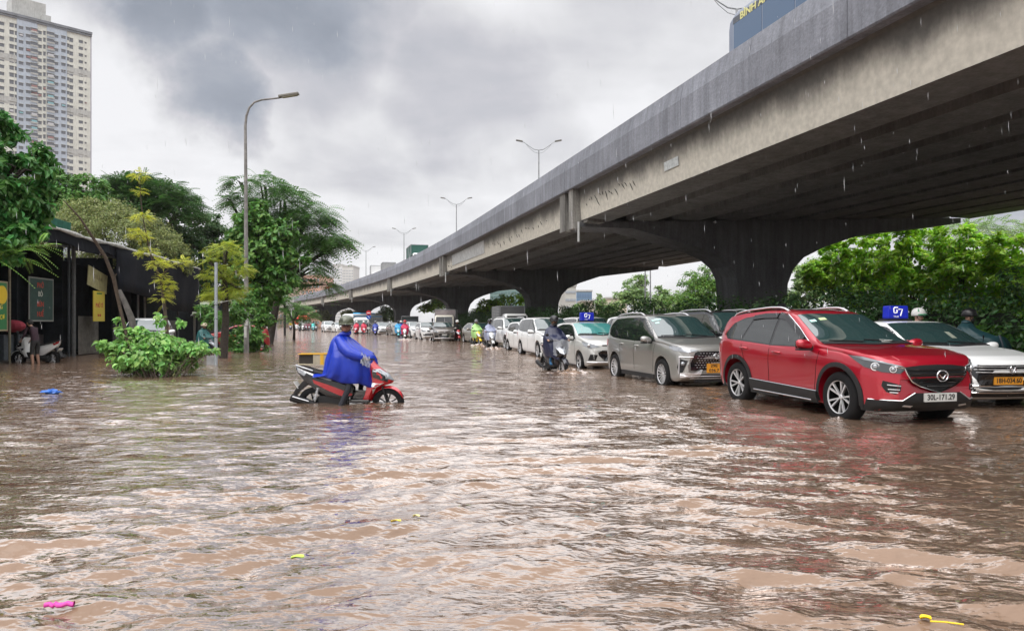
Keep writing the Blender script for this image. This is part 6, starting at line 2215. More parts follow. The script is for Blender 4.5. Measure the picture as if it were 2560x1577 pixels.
# sapling with yellow new leaves
d = 20.5
path = [(424, 960), (420, 860), (412, 770), (402, 700), (378, 640), (360, 560), (352, 500), (348, 430)]
bl = [pb(348, 440, d, 14, 14), pb(350, 480, d, 14, 16), pb(352, 545, d, 18, 16), pb(350, 590, d, 20, 18), pb(370, 630, d, 18, 12), pb(398, 662, d, 20, 12), pb(452, 655, d, 16, 9), pb(408, 700, d, 16, 14), pb(405, 745, d, 15, 22), pb(418, 715, d, 12, 14)]
t_ = empty('sapling', tuple(at(424, 940, d)), 0, 'slender sapling with tiers of yellow green leaves growing out of the bush', 'sapling', 'saplings with yellow leaves')
trunk(t_, [at(a, b, d) for a, b in path], [.055, .05, .045, .035, .022, .015, .011, .006], M_bark2, loc=t_.location,
      limbs=[([at(402, 690, d), at(430, 665, d), at(470, 655, d)], [.02, .012, .005])])
sprays('crown', bl, 800, .19, L_yel, t_, 15, leaflets=7, loc=t_.location, width=.24, droop=.5)
# sapling behind the thin post
d = 28.7
bl = [pb(562, 628, d, 36, 26), pb(540, 690, d, 32, 24), pb(592, 680, d, 32, 30), pb(560, 740, d, 45, 26), pb(596, 725, d, 20, 20), pb(525, 655, d, 18, 14)]
tree('sapling', 'small tree with yellowish leaves on a dark trunk right beside the thin grey post', onwater(558, 895), at(562, 700, d), bl, .14,
     [lambda t, l: sprays('crown', bl, 1500, .29, leaf_mat('yellowing_leaves', (0.372, 0.465, 0.0543)), t, 17, leaflets=7, loc=l, width=.24)], group='saplings with yellow leaves', cat='sapling')
bl2 = [pb(585, 790, 30, 34, 26), pb(540, 800, 31, 26, 22), pb(575, 855, 29.5, 22, 26), pb(610, 760, 32, 30, 30), pb(520, 780, 32, 30, 24)]
tg = empty('climbing_shrub', tuple(onwater(585, 885)), 0, 'loose green shrub tangled round the dark trunk left of the street lamp', 'shrub', 'roadside shrubs')
leaves('foliage', bl2, 3600, .17, L_mid, tg, 18, loc=tg.location, aspect=.5, six=False, shell=.2)
bl3 = [pb(622, 845, 34.5, 34, 36), pb(650, 860, 35, 20, 25), pb(600, 870, 34, 22, 16), pb(655, 800, 36, 26, 26), pb(640, 770, 36, 24, 26)]
tg = empty('roadside_weed', tuple(onwater(625, 882)), 0, 'dark weeds growing round the foot of the street lamp', 'shrub', 'roadside shrubs')
leaves('foliage', bl3, 4200, .19, L_mid, tg, 19, loc=tg.location, aspect=.5, shell=.2)
# broad leaved tree before the feathery one
d = 37
bl = [pb(640, 560, d, 50, 40), pb(700, 590, d, 46, 40), pb(600, 600, d, 36, 30), pb(655, 640, d, 70, 50), pb(610, 700, d, 45, 50), pb(690, 690, d, 52, 48), pb(722, 640, d, 30, 36), pb(650, 740, d, 50, 36), pb(760, 655, d, 12, 10), pb(730, 570, d, 14, 16), pb(650, 510, d, 14, 16)]
tree('broadleaf_tree', 'glossy broad leaved tree behind the street lamp pole', onwater(640, 872), at(645, 720, d), bl, .14,
     [lambda t, l: leaves('crown', bl, 12500, .27, L_mid, t, 21, loc=l, aspect=.6, droop=.8, shell=.3)], group='street trees on the left')
# the big feathery tree
d = 47
bl = [pb(655, 465, d, 52, 28), pb(600, 455, d, 26, 12), pb(705, 505, d, 70, 36), pb(765, 545, d, 66, 36), pb(690, 560, d, 80, 44), pb(800, 600, d, 62, 28), pb(750, 620, d, 70, 40), pb(838, 612, d, 38, 18), pb(780, 672, d, 52, 22), pb(735, 700, d, 40, 24), pb(800, 712, d, 34, 12), pb(612, 510, d, 36, 22), pb(575, 500, d, 18, 10)]
tree('feathery_tree', 'tallest feathery green tree with leaning dark trunk, right of the street lamp', onwater(675, 860), at(698, 720, d), bl, .24,
     [lambda t, l: sprays('crown', bl, 3500, .95, leaf_mat('feathery_leaves', (0.09, 0.22, 0.05)), t, 23, leaflets=8, loc=l, width=.22, droop=.9)], group='street trees on the left',
     tr_pts=[onwater(668, 862) - Vector((0, 0, .8)), onwater(672, 860), at(683, 800, d), at(692, 755, d), at(698, 720, d)])
# small tree further on
d = 58
bl = [pb(712, 765, d, 34, 22), pb(745, 780, d, 38, 20), pb(770, 795, d, 22, 12), pb(700, 745, d, 20, 14), pb(730, 800, d, 34, 18)]
tree('feathery_tree', 'low dark feathery tree with two thin trunks standing in the water near the far cars', onwater(735, 848), at(733, 800, d), bl, .10,
     [lambda t, l: sprays('crown', bl, 800, .6, L_mid, t, 25, leaflets=7, loc=l, width=.24)], group='street trees on the left')
# the bush in the foreground
d = 19.2
bl = [pb(385, 856, d, 58, 26), pb(325, 858, d, 46, 30), pb(292, 872, d, 34, 22), pb(445, 870, d, 52, 28), pb(488, 868, d, 30, 18), pb(390, 895, d, 95, 34), pb(450, 905, d, 40, 26), pb(345, 915, d, 46, 22), pb(335, 828, d, 34, 14), pb(520, 880, d, 20, 12), pb(270, 866, d, 18, 12)]
tb = empty('bush', tuple(onwater(400, 944)), 0, 'bright green leafy bush standing in the water in front of the food stalls', 'bush', 'roadside shrubs')
leaves('foliage', bl + [pb(400, 806, d, 9, 22), pb(300, 815, d, 9, 18), pb(455, 822, d, 8, 16), pb(250, 858, d, 14, 8)], 3300, .165, L_bush, tb, 27, loc=tb.location, aspect=.68, six=True, droop=.7, shell=.25, up=.9, clumps=14, clump=.34)
mb = MB()
rr = random.Random(3)
for b in bl:
    for k in range(4):
        e = Vector(b[:3]) + Vector((rr.uniform(-1, 1) * b[3], rr.uniform(-1, 1) * b[4], rr.uniform(-.2, .9) * b[5])) - tb.location
        s = Vector((rr.uniform(-.35, .35), rr.uniform(-.2, .2), -.3))
        mb.tube([s, s.lerp(e, .5) + Vector((0, 0, .1)), e], [.014, .010, .004], 5)
mb.build('stem', M_bark2, tb)
dry = leaves('dry_twigs', [pb(480, 905, d, 34, 34), pb(440, 930, d, 60, 14), pb(350, 932, d, 50, 10)], 1500, .10, leaf_mat('dull_leaves', (0.186, 0.202, 0.0775)), tb, 28, loc=tb.location, aspect=.25, shell=.1)

# ---- right: hedge and lime trees
hb = empty('hedge', tuple(road(30, 15)), 0, 'long dark clipped hedge under the flyover behind the queue of cars', 'hedge')
HB = []
for i, s in enumerate(np.arange(4, 100, 1.25)):
    t0 = 14.9 + .25 * sin(i * 1.7) + (0 if s < 34 else (s - 34) * .02)
    for z in (.6, 1.35, 1.80 + .22 * sin(i * 1.1 + .5)):
        p = road(s, t0, z)
        HB.append((p.x, p.y, p.z, .80, .80, .58))
leaves('foliage', HB, 95000, .15, leaf_mat('hedge_leaves', (0.0434, 0.116, 0.031), island=.5), hb, 31, loc=hb.location, aspect=.5, shell=.75, clumps=22, clump=.42)
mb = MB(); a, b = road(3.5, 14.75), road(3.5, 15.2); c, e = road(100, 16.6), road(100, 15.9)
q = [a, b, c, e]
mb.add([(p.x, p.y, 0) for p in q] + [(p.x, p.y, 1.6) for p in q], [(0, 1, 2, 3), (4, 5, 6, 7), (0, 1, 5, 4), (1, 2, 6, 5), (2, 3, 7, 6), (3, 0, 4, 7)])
mb.build('branches', mat('shaded_core', (.006, .011, .005), rough=.9), hb, xf=Matrix.Translation(-hb.location))  # solid box core, the hedge's inner shade put into its near-black colour
spec = [((2085, 640), 54, [(2085, 640, 54, 40, 40), (2060, 690, 54, 50, 45), (2110, 700, 54, 60, 50)]),
        ((2170, 600), 50, [(2170, 610, 50, 55, 45), (2140, 670, 50, 60, 50), (2210, 670, 50, 70, 60), (2180, 730, 50, 80, 40)]),
        ((2290, 590), 46, [(2260, 600, 46, 55, 45), (2310, 610, 46, 60, 50), (2270, 670, 46, 80, 60), (2340, 690, 45, 70, 60), (2300, 740, 45, 90, 40)]),
        ((2420, 600), 42, [(2390, 610, 42.5, 55, 50), (2430, 640, 42, 70, 55), (2400, 700, 42, 85, 60), (2470, 720, 41.5, 70, 55), (2430, 770, 41, 90, 40)]),
        ((2540, 620), 39, [(2510, 640, 39.5, 60, 60), (2570, 640, 39, 80, 60), (2540, 710, 39, 95, 65), (2600, 740, 38.5, 90, 60), (2540, 790, 38.5, 100, 50)]),
        ((2720, 600), 36, [(2690, 620, 36, 90, 70), (2760, 680, 35.5, 110, 90), (2680, 740, 36, 110, 70)])]
labs = ['lime green big leaved tree nearest the bridge pier on the right', 'lime green tree second to the right of the bridge pier', 'lime green tree above the windscreen of the red SUV',
        'lime green tree above the blue sign of the white taxi', 'lime green tree reaching the right edge of the picture', 'lime green tree cut off at the right edge of the picture']
for k, ((bx, by), dd, bb) in enumerate(spec):
    BB = [pb(*x) for x in bb]
    c = at(bx, by, dd)
    base = Vector((c.x, c.y, 0))
    tree('lime_tree', labs[k], base, Vector((c.x, c.y, 1.7)), BB, .10,
         [lambda t, l, BB=BB, k=k: leaves('crown', BB, 7800, .36, L_lime, t, 40 + k, loc=l, aspect=.55, droop=.5, up=1.0, shell=.5, clumps=30, clump=.24, six=False)], seed=k, group='lime green trees behind the hedge', bark=M_bark2)
BB = [pb(2040, 700, 62, 60, 50), pb(2020, 740, 60, 60, 40), pb(2090, 660, 62, 50, 40), pb(1995, 690, 62, 30, 40)]
tree('leafy_tree', 'grey green tree seen just right of the bridge pier', Vector(at(2030, 806, 62)) * 1, at(2035, 760, 62), BB, .14, [lambda t, l: leaves('crown', BB, 9000, .30, L_grey, t, 50, loc=l, aspect=.5)], group='trees beyond the flyover')
BB2 = [pb(2420, 585, 66, 80, 30), pb(2500, 580, 66, 70, 32), pb(2560, 600, 66, 60, 45), pb(2370, 600, 66, 40, 22)]
tree('feathery_tree', 'sparse grey green tree showing above the lime trees under the far edge of the flyover', Vector(at(2480, 806, 66)), at(2480, 680, 66), BB2, .2, [lambda t, l: sprays('crown', BB2, 700, 1.2, L_grey, t, 51, leaflets=7, loc=l)], group='trees beyond the flyover')
# beyond the flyover, between the piers
far = [('leafy_tree', 'round tree with a thin lamp pole behind it, between the two near piers', 1585, 105, [(1585, 730, 105, 38, 34), (1560, 745, 105, 26, 24), (1610, 750, 105, 36, 26), (1600, 700, 105, 22, 14)], 5200, L_grey),
       ('leafy_tree', 'darker bushy tree right of the round tree between the near piers', 1655, 100, [(1640, 765, 100, 45, 22), (1665, 745, 100, 26, 24), (1690, 760, 100, 40, 30), (1650, 730, 100, 16, 14)], 5200, L_grey),
       ('leafy_tree', 'tall fresh green tree against the left side of the near pier', 1745, 84, [(1740, 720, 84, 50, 45), (1780, 690, 84, 36, 34), (1720, 760, 84, 60, 30), (1770, 740, 84, 50, 50), (1790, 665, 84, 20, 14)], 9500, leaf_mat('fresh_green_leaves', (0.139, 0.295, 0.0465))),
       ('leafy_tree', 'small pale tree in front of the cream building between the piers', 1500, 112, [(1500, 762, 112, 18, 20), (1498, 742, 112, 8, 10), (1520, 775, 112, 26, 12), (1540, 765, 112, 16, 14)], 1800, L_grey),
       ('leafy_tree', 'small pale tree beside the concrete building right of the second pier', 1445, 112, [(1445, 775, 112, 22, 16), (1430, 785, 112, 20, 12)], 1700, L_grey),
       ('lime_tree', 'yellow green tree above the grey box truck, left of the second pier', 1270, 114, [(1215, 760, 114, 26, 14), (1255, 752, 114, 30, 16), (1295, 748, 114, 28, 16), (1230, 775, 114, 40, 16), (1200, 780, 114, 24, 14), (1320, 745, 114, 20, 18)], 5200, L_lime),
       ('lime_tree', 'yellow green tree seen above the truck with white cab', 1090, 148, [(1085, 765, 148, 26, 12), (1112, 760, 148, 16, 12), (1065, 770, 148, 20, 10), (1095, 750, 148, 16, 8)], 3000, L_lime),
       ('leafy_tree', 'dark rounded tree filling the arch between the third and fourth pier', 970, 180, [(968, 785, 180, 26, 20), (985, 790, 180, 14, 20), (950, 795, 180, 16, 14)], 3500, L_grey),
       ('leafy_tree', 'yellowish tree in the arch above the blue roof of the bus', 805, 200, [(800, 790, 200, 22, 12), (812, 785, 200, 14, 10)], 1600, L_olive),
       ('leafy_tree', 'yellowish tree in the arch right of the helmet of the main rider', 875, 170, [(872, 786, 170, 18, 10), (885, 790, 170, 10, 8)], 1400, L_olive),
       ('leafy_tree', 'dark tree at the farthest arch beside the red canopy', 745, 220, [(745, 790, 220, 20, 16), (728, 796, 220, 14, 12), (765, 796, 220, 12, 10)], 2000, L_grey)]
for i, (nm, lb, bx, dd, bb, n, lm) in enumerate(far):
    BB = [pb(*x) for x in bb]
    c = at(bx, 806, dd)
    top = at(bx, bb[0][1] + 8, dd)
    tree(nm, lb, Vector((c.x, c.y, 0)), top, BB, .12, [lambda t, l, BB=BB, n=n, lm=lm, i=i, dd=dd: leaves('crown', BB, n, .003 * dd + .06, lm, t, 60 + i, loc=l, aspect=.5, shell=.3)], seed=i, group='trees beyond the flyover')
# low bright shrubs at the right edge in front of the hedge
sb = empty('shrub', tuple(road(11.5, 13.9)), 0, 'fresh green shrub at the right edge in front of the dark hedge', 'shrub', 'roadside shrubs')
leaves('foliage', [pb(2500, 840, 17, 60, 40), pb(2560, 810, 17, 70, 50), pb(2545, 860, 16.5, 80, 30), pb(2440, 830, 18, 40, 26), pb(2640, 820, 16, 90, 70)], 9000, .11, leaf_mat('shrub_leaves', (0.132, 0.341, 0.031)), sb, 81, loc=sb.location, aspect=.45, shell=.4, up=.9)
# ---------------------------------------------------------------- buildings
M_cream = mat('cream_render', (.63, .63, .57), rough=.8, var=.12, vscale=.25, dirt=.25)
M_bluew = mat('blue_grey_render', (.42, .47, .54), rough=.8, var=.12, vscale=.25, dirt=.2)
M_greyw = mat('grey_render', (.44, .44, .42), rough=.85, var=.15, vscale=.3, dirt=.3)
M_win = mat('dark_window', (.13, .14, .16), rough=.3)  # lightened, painting distance haze into the tower's panes


def build_tower():
    D = 340.0
    C = Vector(((226 - CX) / F * D, D, 0))
    dx = Vector((-.707, -.707, 0))          # along the facade, to the left and nearer
    nrm = Vector((.707, -.707, 0))
    root = empty('apartment_tower', tuple(C + dx * 30), 0, 'very tall cream and blue grey apartment tower at the upper left', 'building')
    # local frame: x to the right end (0 = right corner, negative left), y outward, z up
    Mx = Matrix((-dx, nrm * -1, Vector((0, 0, 1)))).transposed().to_4x4(); Mx.translation = C - root.location
    H = CH + (HY - 88) / F * D
    Lf = 62.0
    fl = 3.05
    def px2x(px):
        r = (px - CX) / F
        # point C + dx*k with X/Y = r
        k = (C.x - r * C.y) / (.707 - .707 * r)
        return -k
    edges = [(-Lf, 'c'), (px2x(42), 'b'), (px2x(93), 'c'), (px2x(117), 'b'), (px2x(167), 'c'), (0, None)]
    for (a, k), (b, _) in zip(edges[:-1], edges[1:]):
        mb = MB(); mb.box(a, b, (0 if k == 'c' else -.35), 22, -2, H)
        mb.build('wall', M_cream if k == 'c' else M_bluew, root, xf=Mx)
    # grey weather bands
    mb = MB()
    for f in (5, 11, 17, 23):
        z = H - 3 - f * fl
        mb.box(px2x(168), -.01, -.06, .0, z - 1.6, z + 1.5)
        mb.box(-Lf, px2x(41), -.06, 0, z - 1.6, z + 1.5)
    mb.build('grey_band', M_greyw, root, xf=Mx)
    cols = [(4, 1.6, 1.15), (29, 1.4, 1.5), (40, .8, 1.4), (52, 1.5, 1.1), (70, 1.5, 1.1), (85, 2.4, 1.6), (99, 1.4, 1.2), (111, .8, 1.5), (126, 2.5, 1.6), (140, 1.4, 1.1), (158, 1.5, 1.1), (169.5, .9, 1.3), (178, 1.3, 1.5), (202, 1.5, 1.1), (214, .6, .6)]
    rr = random.Random(4)
    allw = []
    for ci, (px, w, h) in enumerate(cols):
        x = px2x(px)
        y = -.36 if (42 < px < 93 or 117 < px < 167) else -.02
        for f in range(36):
            z = H - 4.2 - f * fl - (.0 if ci % 3 else .3)
            if z < 20: continue
            allw.append((x, z, w * 1.12, h * 1.12, y, f, w > 2))
    allw.sort(key=lambda a: a[5])
    extra = MB(); exs = MB()
    rails_m = [mat('washing_turquoise', (.22, .42, .46), rough=.8), mat('washing_red', (.30, .16, .15), rough=.8), mat('washing_pale', (.5, .5, .52), rough=.8)]
    for i, (x, z, w, h, y, f, bal) in enumerate(allw):
        if i < 100:
            mb = MB(); mb.box(x - w / 2, x + w / 2, y - .03, y + .1, z - h / 2, z + h / 2)
            wn = mb.build('window', M_win, root, xf=Mx)
            s = MB(); s.box(x - w / 2 - .12, x + w / 2 + .12, y - .28, y - .031, z + h / 2, z + h / 2 + .12)
            s.build('sill', M_greyw, wn, xf=Mx)
            if bal:
                s = MB(); s.box(x - w / 2 - .1, x + w / 2 + .1, y - .5, y - .44, z - h / 2 - .2, z - h / 2 + .45); s.build('balcony_rail', M_greyw, wn, xf=Mx)
        else:
            extra.box(x - w / 2, x + w / 2, y - .03, y + .1, z - h / 2, z + h / 2)
            exs.box(x - w / 2 - .12, x + w / 2 + .12, y - .28, y - .031, z + h / 2, z + h / 2 + .12)
            if bal: exs.box(x - w / 2 - .1, x + w / 2 + .1, y - .5, y - .44, z - h / 2 - .2, z - h / 2 + .45)
    tag(extra.build('window', M_win, root, xf=Mx, fix=False), kind='stuff')
    tag(exs.build('sill', M_greyw, root, xf=Mx, fix=False), kind='stuff')
    for q in range(3):
        mb = MB()
        for (x, z, w, h, y, f, bal) in allw:
            if (bal and rr.random() < .16) or rr.random() < .015:
                mb.box(x - w * .4, x + w * .4, y - .40, y - .30, z - h * .35, z + h * .2)
        tag(mb.build('washing', rails_m[q], root, xf=Mx, fix=False), kind='stuff')
    mb = MB(); mb.box(-Lf, .6, -.9, 22.5, H, H + 1.1); mb.box(-Lf, .5, -.6, .0, H - .9, H - .25)
    mb.build('roof', mat('dark_roof_edge', (.16, .17, .19), rough=.8, var=.3, vscale=.3), root, xf=Mx)
    xa, xb = px2x(36), px2x(132)
    mb = MB(); mb.box(xa, px2x(122), 5, 15, H + 1.1, H + 10.5); mb.box(px2x(110), xb, 3, 14, H + 1.1, H + 5.0)
    mb.build('roof_house', M_greyw, root, xf=Mx)
    mb = MB(); mb.box(0.0, .5, 0, 22, -2, H)
    mb.build('corner_strip', mat('grey_violet_render', (.38, .37, .42), rough=.8), root, xf=Mx)


build_tower()


def block(name, label, px0, px1, pyt, d, depth, wallm, nx, ny, winm=M_win, frac=.5, hfrac=.5, yaw=0.0, cat='building', roofm=None, group=None):
    """far building whose front spans the photo columns px0..px1 with its roof at row pyt"""
    a, b = at(px0, pyt, d), at(px1, pyt, d)
    W_, H_ = (b - a).length, a.z
    c = (a + b) / 2
    root = empty(name, (c.x, c.y, 0), yaw, label, cat, group)
    mb = MB(); mb.box(-W_ / 2, W_ / 2, 0, depth, -2, H_); mb.build('wall', wallm, root)
    mb = MB(); mb.box(-W_ / 2 - .2, W_ / 2 + .2, -.25, depth + .2, H_, H_ + .03 * H_ + .2); mb.build('roof', roofm or M_greyw, root)
    cw, chh = W_ / nx, H_ * .96 / ny
    k = 0
    st = MB()
    for j in range(ny - 1, -1, -1):
        for i in range(nx):
            x = -W_ / 2 + (i + .5) * cw; z = (j + .5) * chh
            bx = (x - cw * frac / 2, x + cw * frac / 2, -.12, .05, z - chh * hfrac / 2, z + chh * hfrac / 2)
            if k < 100:
                m = MB(); m.box(*bx); m.build('window', winm, root)
            else:
                st.box(*bx)
            k += 1
    if st.v: tag(st.build('window', winm, root, fix=False), kind='stuff')
    return root


M_pink = mat('salmon_render', (.60, .36, .28), rough=.8, var=.1, vscale=.2)
M_pale = mat('pale_render', (.60, .60, .58), rough=.8, var=.08, vscale=.2)
M_glassb = mat('blue_glass_facade', (.16, .26, .38), rough=.12)
M_wpale = mat('pale_window', (.33, .36, .40), rough=.2)
block('tower_block', 'pale grey tower block with a fine window grid, above the far end of the flyover', 856, 883, 668, 620, 25, M_pale, 7, 20, M_wpale)
block('tower_block', 'pale tower block left of the grey one, half behind the feathery tree', 833, 855, 665, 660, 25, mat('white_render', (.66, .66, .66), rough=.8), 6, 20, M_wpale)
block('office_building', 'salmon pink building behind the hanging branches of the feathery tree', 716, 800, 688, 330, 25, M_pink, 9, 8, M_wpale, frac=.6, hfrac=.45)
block('office_building', 'low salmon building with grey top beyond the small tree on the left', 690, 722, 712, 300, 20, mat('pale_salmon_render', (.62, .45, .38), rough=.8), 4, 6, M_wpale)
block('concrete_building', 'grey concrete building with overhanging floors, right beside the second pier', 1413, 1440, 716, 190, 25, mat('pale_concrete', (.46, .46, .43), rough=.8), 2, 5, M_wpale, frac=.96, hfrac=.3)
block('glass_building', 'blue glass building seen under the flyover right of the concrete building', 1441, 1480, 729, 260, 22, M_glassb, 6, 6, mat('blue_pane', (.12, .2, .32), rough=.1), frac=.85, hfrac=.7)
block('house', 'cream house with small dark windows under the flyover between the near piers', 1517, 1567, 747, 165, 12, mat('cream_wall', (.62, .56, .44), rough=.8), 4, 3, frac=.25, hfrac=.45)
block('house', 'lower cream house left of the bigger cream one', 1455, 1515, 754, 170, 12, mat('beige_wall', (.58, .53, .43), rough=.8), 6, 3, frac=.25, hfrac=.45)
block('glass_building', 'green glazed office building through the arch above the yellow green trees', 1225, 1330, 722, 230, 22, mat('green_glass_facade', (.20, .30, .28), rough=.15), 12, 8, mat('green_pane', (.12, .2, .2), rough=.1), frac=.8, hfrac=.6)
block('house', 'pale yellow house in the arch right of the bus roof', 882, 903, 783, 210, 12, mat('pale_yellow_wall', (.62, .56, .36), rough=.8), 4, 2)

# ---- the food stalls on the left
A0, B0 = Vector((-15.9, 24.8, 0)), Vector((-19.3, 45.6, 0))
SD = (B0 - A0).normalized(); SN = Vector((-SD.y, SD.x, 0))       # SN points left, into the stall


def stall_pt(px, off):
    r = (px - CX) / F
    O = A0 + SN * off
    k = (r * O.y - O.x) / (SD.x - r * SD.y)
    return O + SD * k


def z_at(py, d): return CH - (py - HY) / F * d


def build_stall():
    root = empty('food_stall', tuple(A0 + SN * 2), 0, 'long dark row of food stalls under a black tarpaulin awning at the left', 'food stall')
    inv = Matrix.Translation(-root.location)
    Mt = mat('black_tarpaulin', (.007, .008, .012), rough=.85, spec=.12, var=.4, vscale=3, bump=.3, bscale=4)
    Mg = mat('dark_stall_wall', (.012, .015, .018), rough=.9, spec=.1, var=.6, vscale=1.5)
    def P(k, off, z): return A0 + SD * k + SN * off + Vector((0, 0, z))
    S0, S1 = -9.0, (B0 - A0).length
    mb = MB()
    rows = []
    for i in range(41):
        k = S0 + (S1 - S0) * i / 40
        sag = .06 * sin(k * 1.1) + .03 * sin(k * 4.3)
        rows.append([P(k, 0, 4.68 + sag * .5), P(k, 1.3, 4.55 + sag), P(k, 2.6, 4.75 + sag * .6), P(k, 4.2, 5.15)])
    mb.grid(rows); mb.build('awning', Mt, root, xf=inv, solid=.02, smooth=True)
    mb = MB(); mb.tube([P(S0 + (S1 - S0) * i / 40, -.02, 4.68 + .03 * sin((S0 + (S1 - S0) * i / 40) * 1.1)) for i in range(41)], [.07 + .03 * sin(i * 2.1) for i in range(41)], 8)
    mb.build('rolled_edge', mat('pale_rolled_canvas', (.42, .42, .40), rough=.7, var=.35, vscale=6), root, xf=inv, smooth=True)
    # hanging sheet at the far end
    mb = MB(); rows = []
    for i in range(25):
        f = i / 24; k = S1 * .34 + S1 * .66 * f
        zb = 2.75 - .85 * min(1, f * 1.3) + .12 * sin(9 * f)
        rows.append([P(k, -.03 - .10 * g + .06 * sin(i * 1.3 + g * 3), 4.66 + (zb - 4.66) * g) for g in (0, .25, .5, .75, 1)])
    mb.grid(rows); mb.build('hanging_sheet', Mt, root, xf=inv, solid=.015, smooth=True)
    # short valance
    mb = MB(); rows = []
    for i in range(50):
        k = S0 + (S1 * .62 - S0) * i / 49
        rows.append([P(k, .03, 4.64), P(k, .02 + .04 * sin(i * 1.1), 4.2 - .10 * sin(i * .7))])
    mb.grid(rows); mb.build('valance', Mt, root, xf=inv, solid=.012)
    # walls, floor, roof with red and green fascia
    mb = MB()
    for (o0, o1, z0, z1) in ((3.6, 3.75, 0, 5.0),):
        q = [P(S0, o0, z0), P(S1 + 14, o0 - 2.4, z0), P(S1 + 14, o1 - 2.4, z0), P(S0, o1, z0), P(S0, o0, z1), P(S1 + 14, o0 - 2.4, z1 - 2.2), P(S1 + 14, o1 - 2.4, z1 - 2.2), P(S0, o1, z1)]
        mb.add(q, [(0, 1, 5, 4), (2, 3, 7, 6), (4, 5, 6, 7), (0, 3, 7, 4), (1, 2, 6, 5)])
    mb.build('wall', Mg, root, xf=inv)
    mb = MB(); q = [P(S0, 1.2, -1), P(S1, 1.2, -1), P(S1, 9, -1), P(S0, 9, -1)]
    mb.add(q + [p + Vector((0, 0, 1.06)) for p in q], [(4, 5, 6, 7), (0, 1, 5, 4), (1, 2, 6, 5), (2, 3, 7, 6), (3, 0, 4, 7)])
    mb.build('floor', mat('wet_concrete_floor', (.035, .03, .026), rough=.5), root, xf=inv)
    # crosswalls making bays
    for k in (-5.2, 1.9, 5.6, 11.0, 16.0):
        mb = MB(); q = [P(k, 1.5, .05), P(k + .12, 1.5, .05), P(k + .12, 3.6, .05), P(k, 3.6, .05)]
        mb.add(q + [p + Vector((0, 0, 4.4)) for p in q], [(0, 1, 5, 4), (1, 2, 6, 5), (2, 3, 7, 6), (3, 0, 4, 7), (4, 5, 6, 7)])
        mb.build('wall', Mg, root, xf=inv)
    for (k0, k1, m_) in ((-2.2, 3.6, mat('rust_red_sheet', (.28, .055, .03), rough=.6, var=.3, vscale=4)), (3.6, 9.8, mat('green_sheet', (.02, .13, .085), rough=.6, var=.3, vscale=4))):
        mb = MB(); rows = []
        n = 60
        for i in range(n + 1):
            k = k0 + (k1 - k0) * i / n
            w = .03 * (1 if i % 2 else -1)
            rows.append([P(k, 2.9 + w, 5.35), P(k, 2.85 + w, 5.95), P(k, 4.6 + w, 6.2)])
        mb.grid(rows); mb.build('roof_sheet', m_, root, xf=inv, solid=.01)
    # posts
    for (px, off, w_, c) in ((184, 1.0, .08, (.09, .09, .088)), (172, 1.1, .05, (.03, .035, .04)), (345, .9, .05, (.35, .36, .38)), (362, 1.0, .05, (.35, .36, .38)), (24, 1.2, .04, (.2, .18, .12)), (300, 1.6, .06, (.1, .1, .1)), (445, .8, .06, (.12, .12, .13))):
        p = stall_pt(px, off)
        mb = MB(); mb.tube([p + Vector((0, 0, -.4)), p + Vector((0, 0, 4.6))], w_, 8); mb.build('post', mat('post_%d' % int(px), c, rough=.7, var=.3), root, xf=inv)
    # corrugated gate panel
    a, b = stall_pt(196, 1.1), stall_pt(246, 1.1)
    mb = MB(); rows = []
    for i in range(41):
        p = a.lerp(b, i / 40) + SN * (.025 if i % 2 else 0)
        rows.append([p + Vector((0, 0, .05)), p + Vector((0, 0, 1.65))])
    mb.grid(rows); mb.build('gate_panel', mat('grey_brown_sheet', (.12, .11, .095), rough=.6, var=.4, vscale=5), root, xf=inv, solid=.01)
    # counter and shelf
    for (p0, p1, off, z0, z1, c) in ((10, 60, 1.6, .05, .95, (.05, .06, .07)), (70, 150, 2.2, .05, .9, (.06, .05, .05)), (270, 340, 1.8, .05, 1.3, (.06, .06, .06)), (380, 440, 1.4, .05, 1.5, (.10, .09, .085))):
        a, b = stall_pt(p0, off), stall_pt(p1, off)
        M_ = frame_m(a, (b - a), (0, 0, 1))
        mb = MB(); mb.box(0, (b - a).length, z0, z1, -.5, 0, M=M_)
        mb.build('counter', mat('counter_%d' % p0, c, rough=.6, var=.4), root, xf=inv, bevel=.02)
    mb = MB(); p = stall_pt(32, 1.5)
    mb.ball((p.x, p.y, 1.25), (.45, .25, .22), 12, 8); mb.build('red_cloth', mat('red_cloth', (.30, .03, .05), rough=.8), root, xf=inv)
    return root


build_stall()


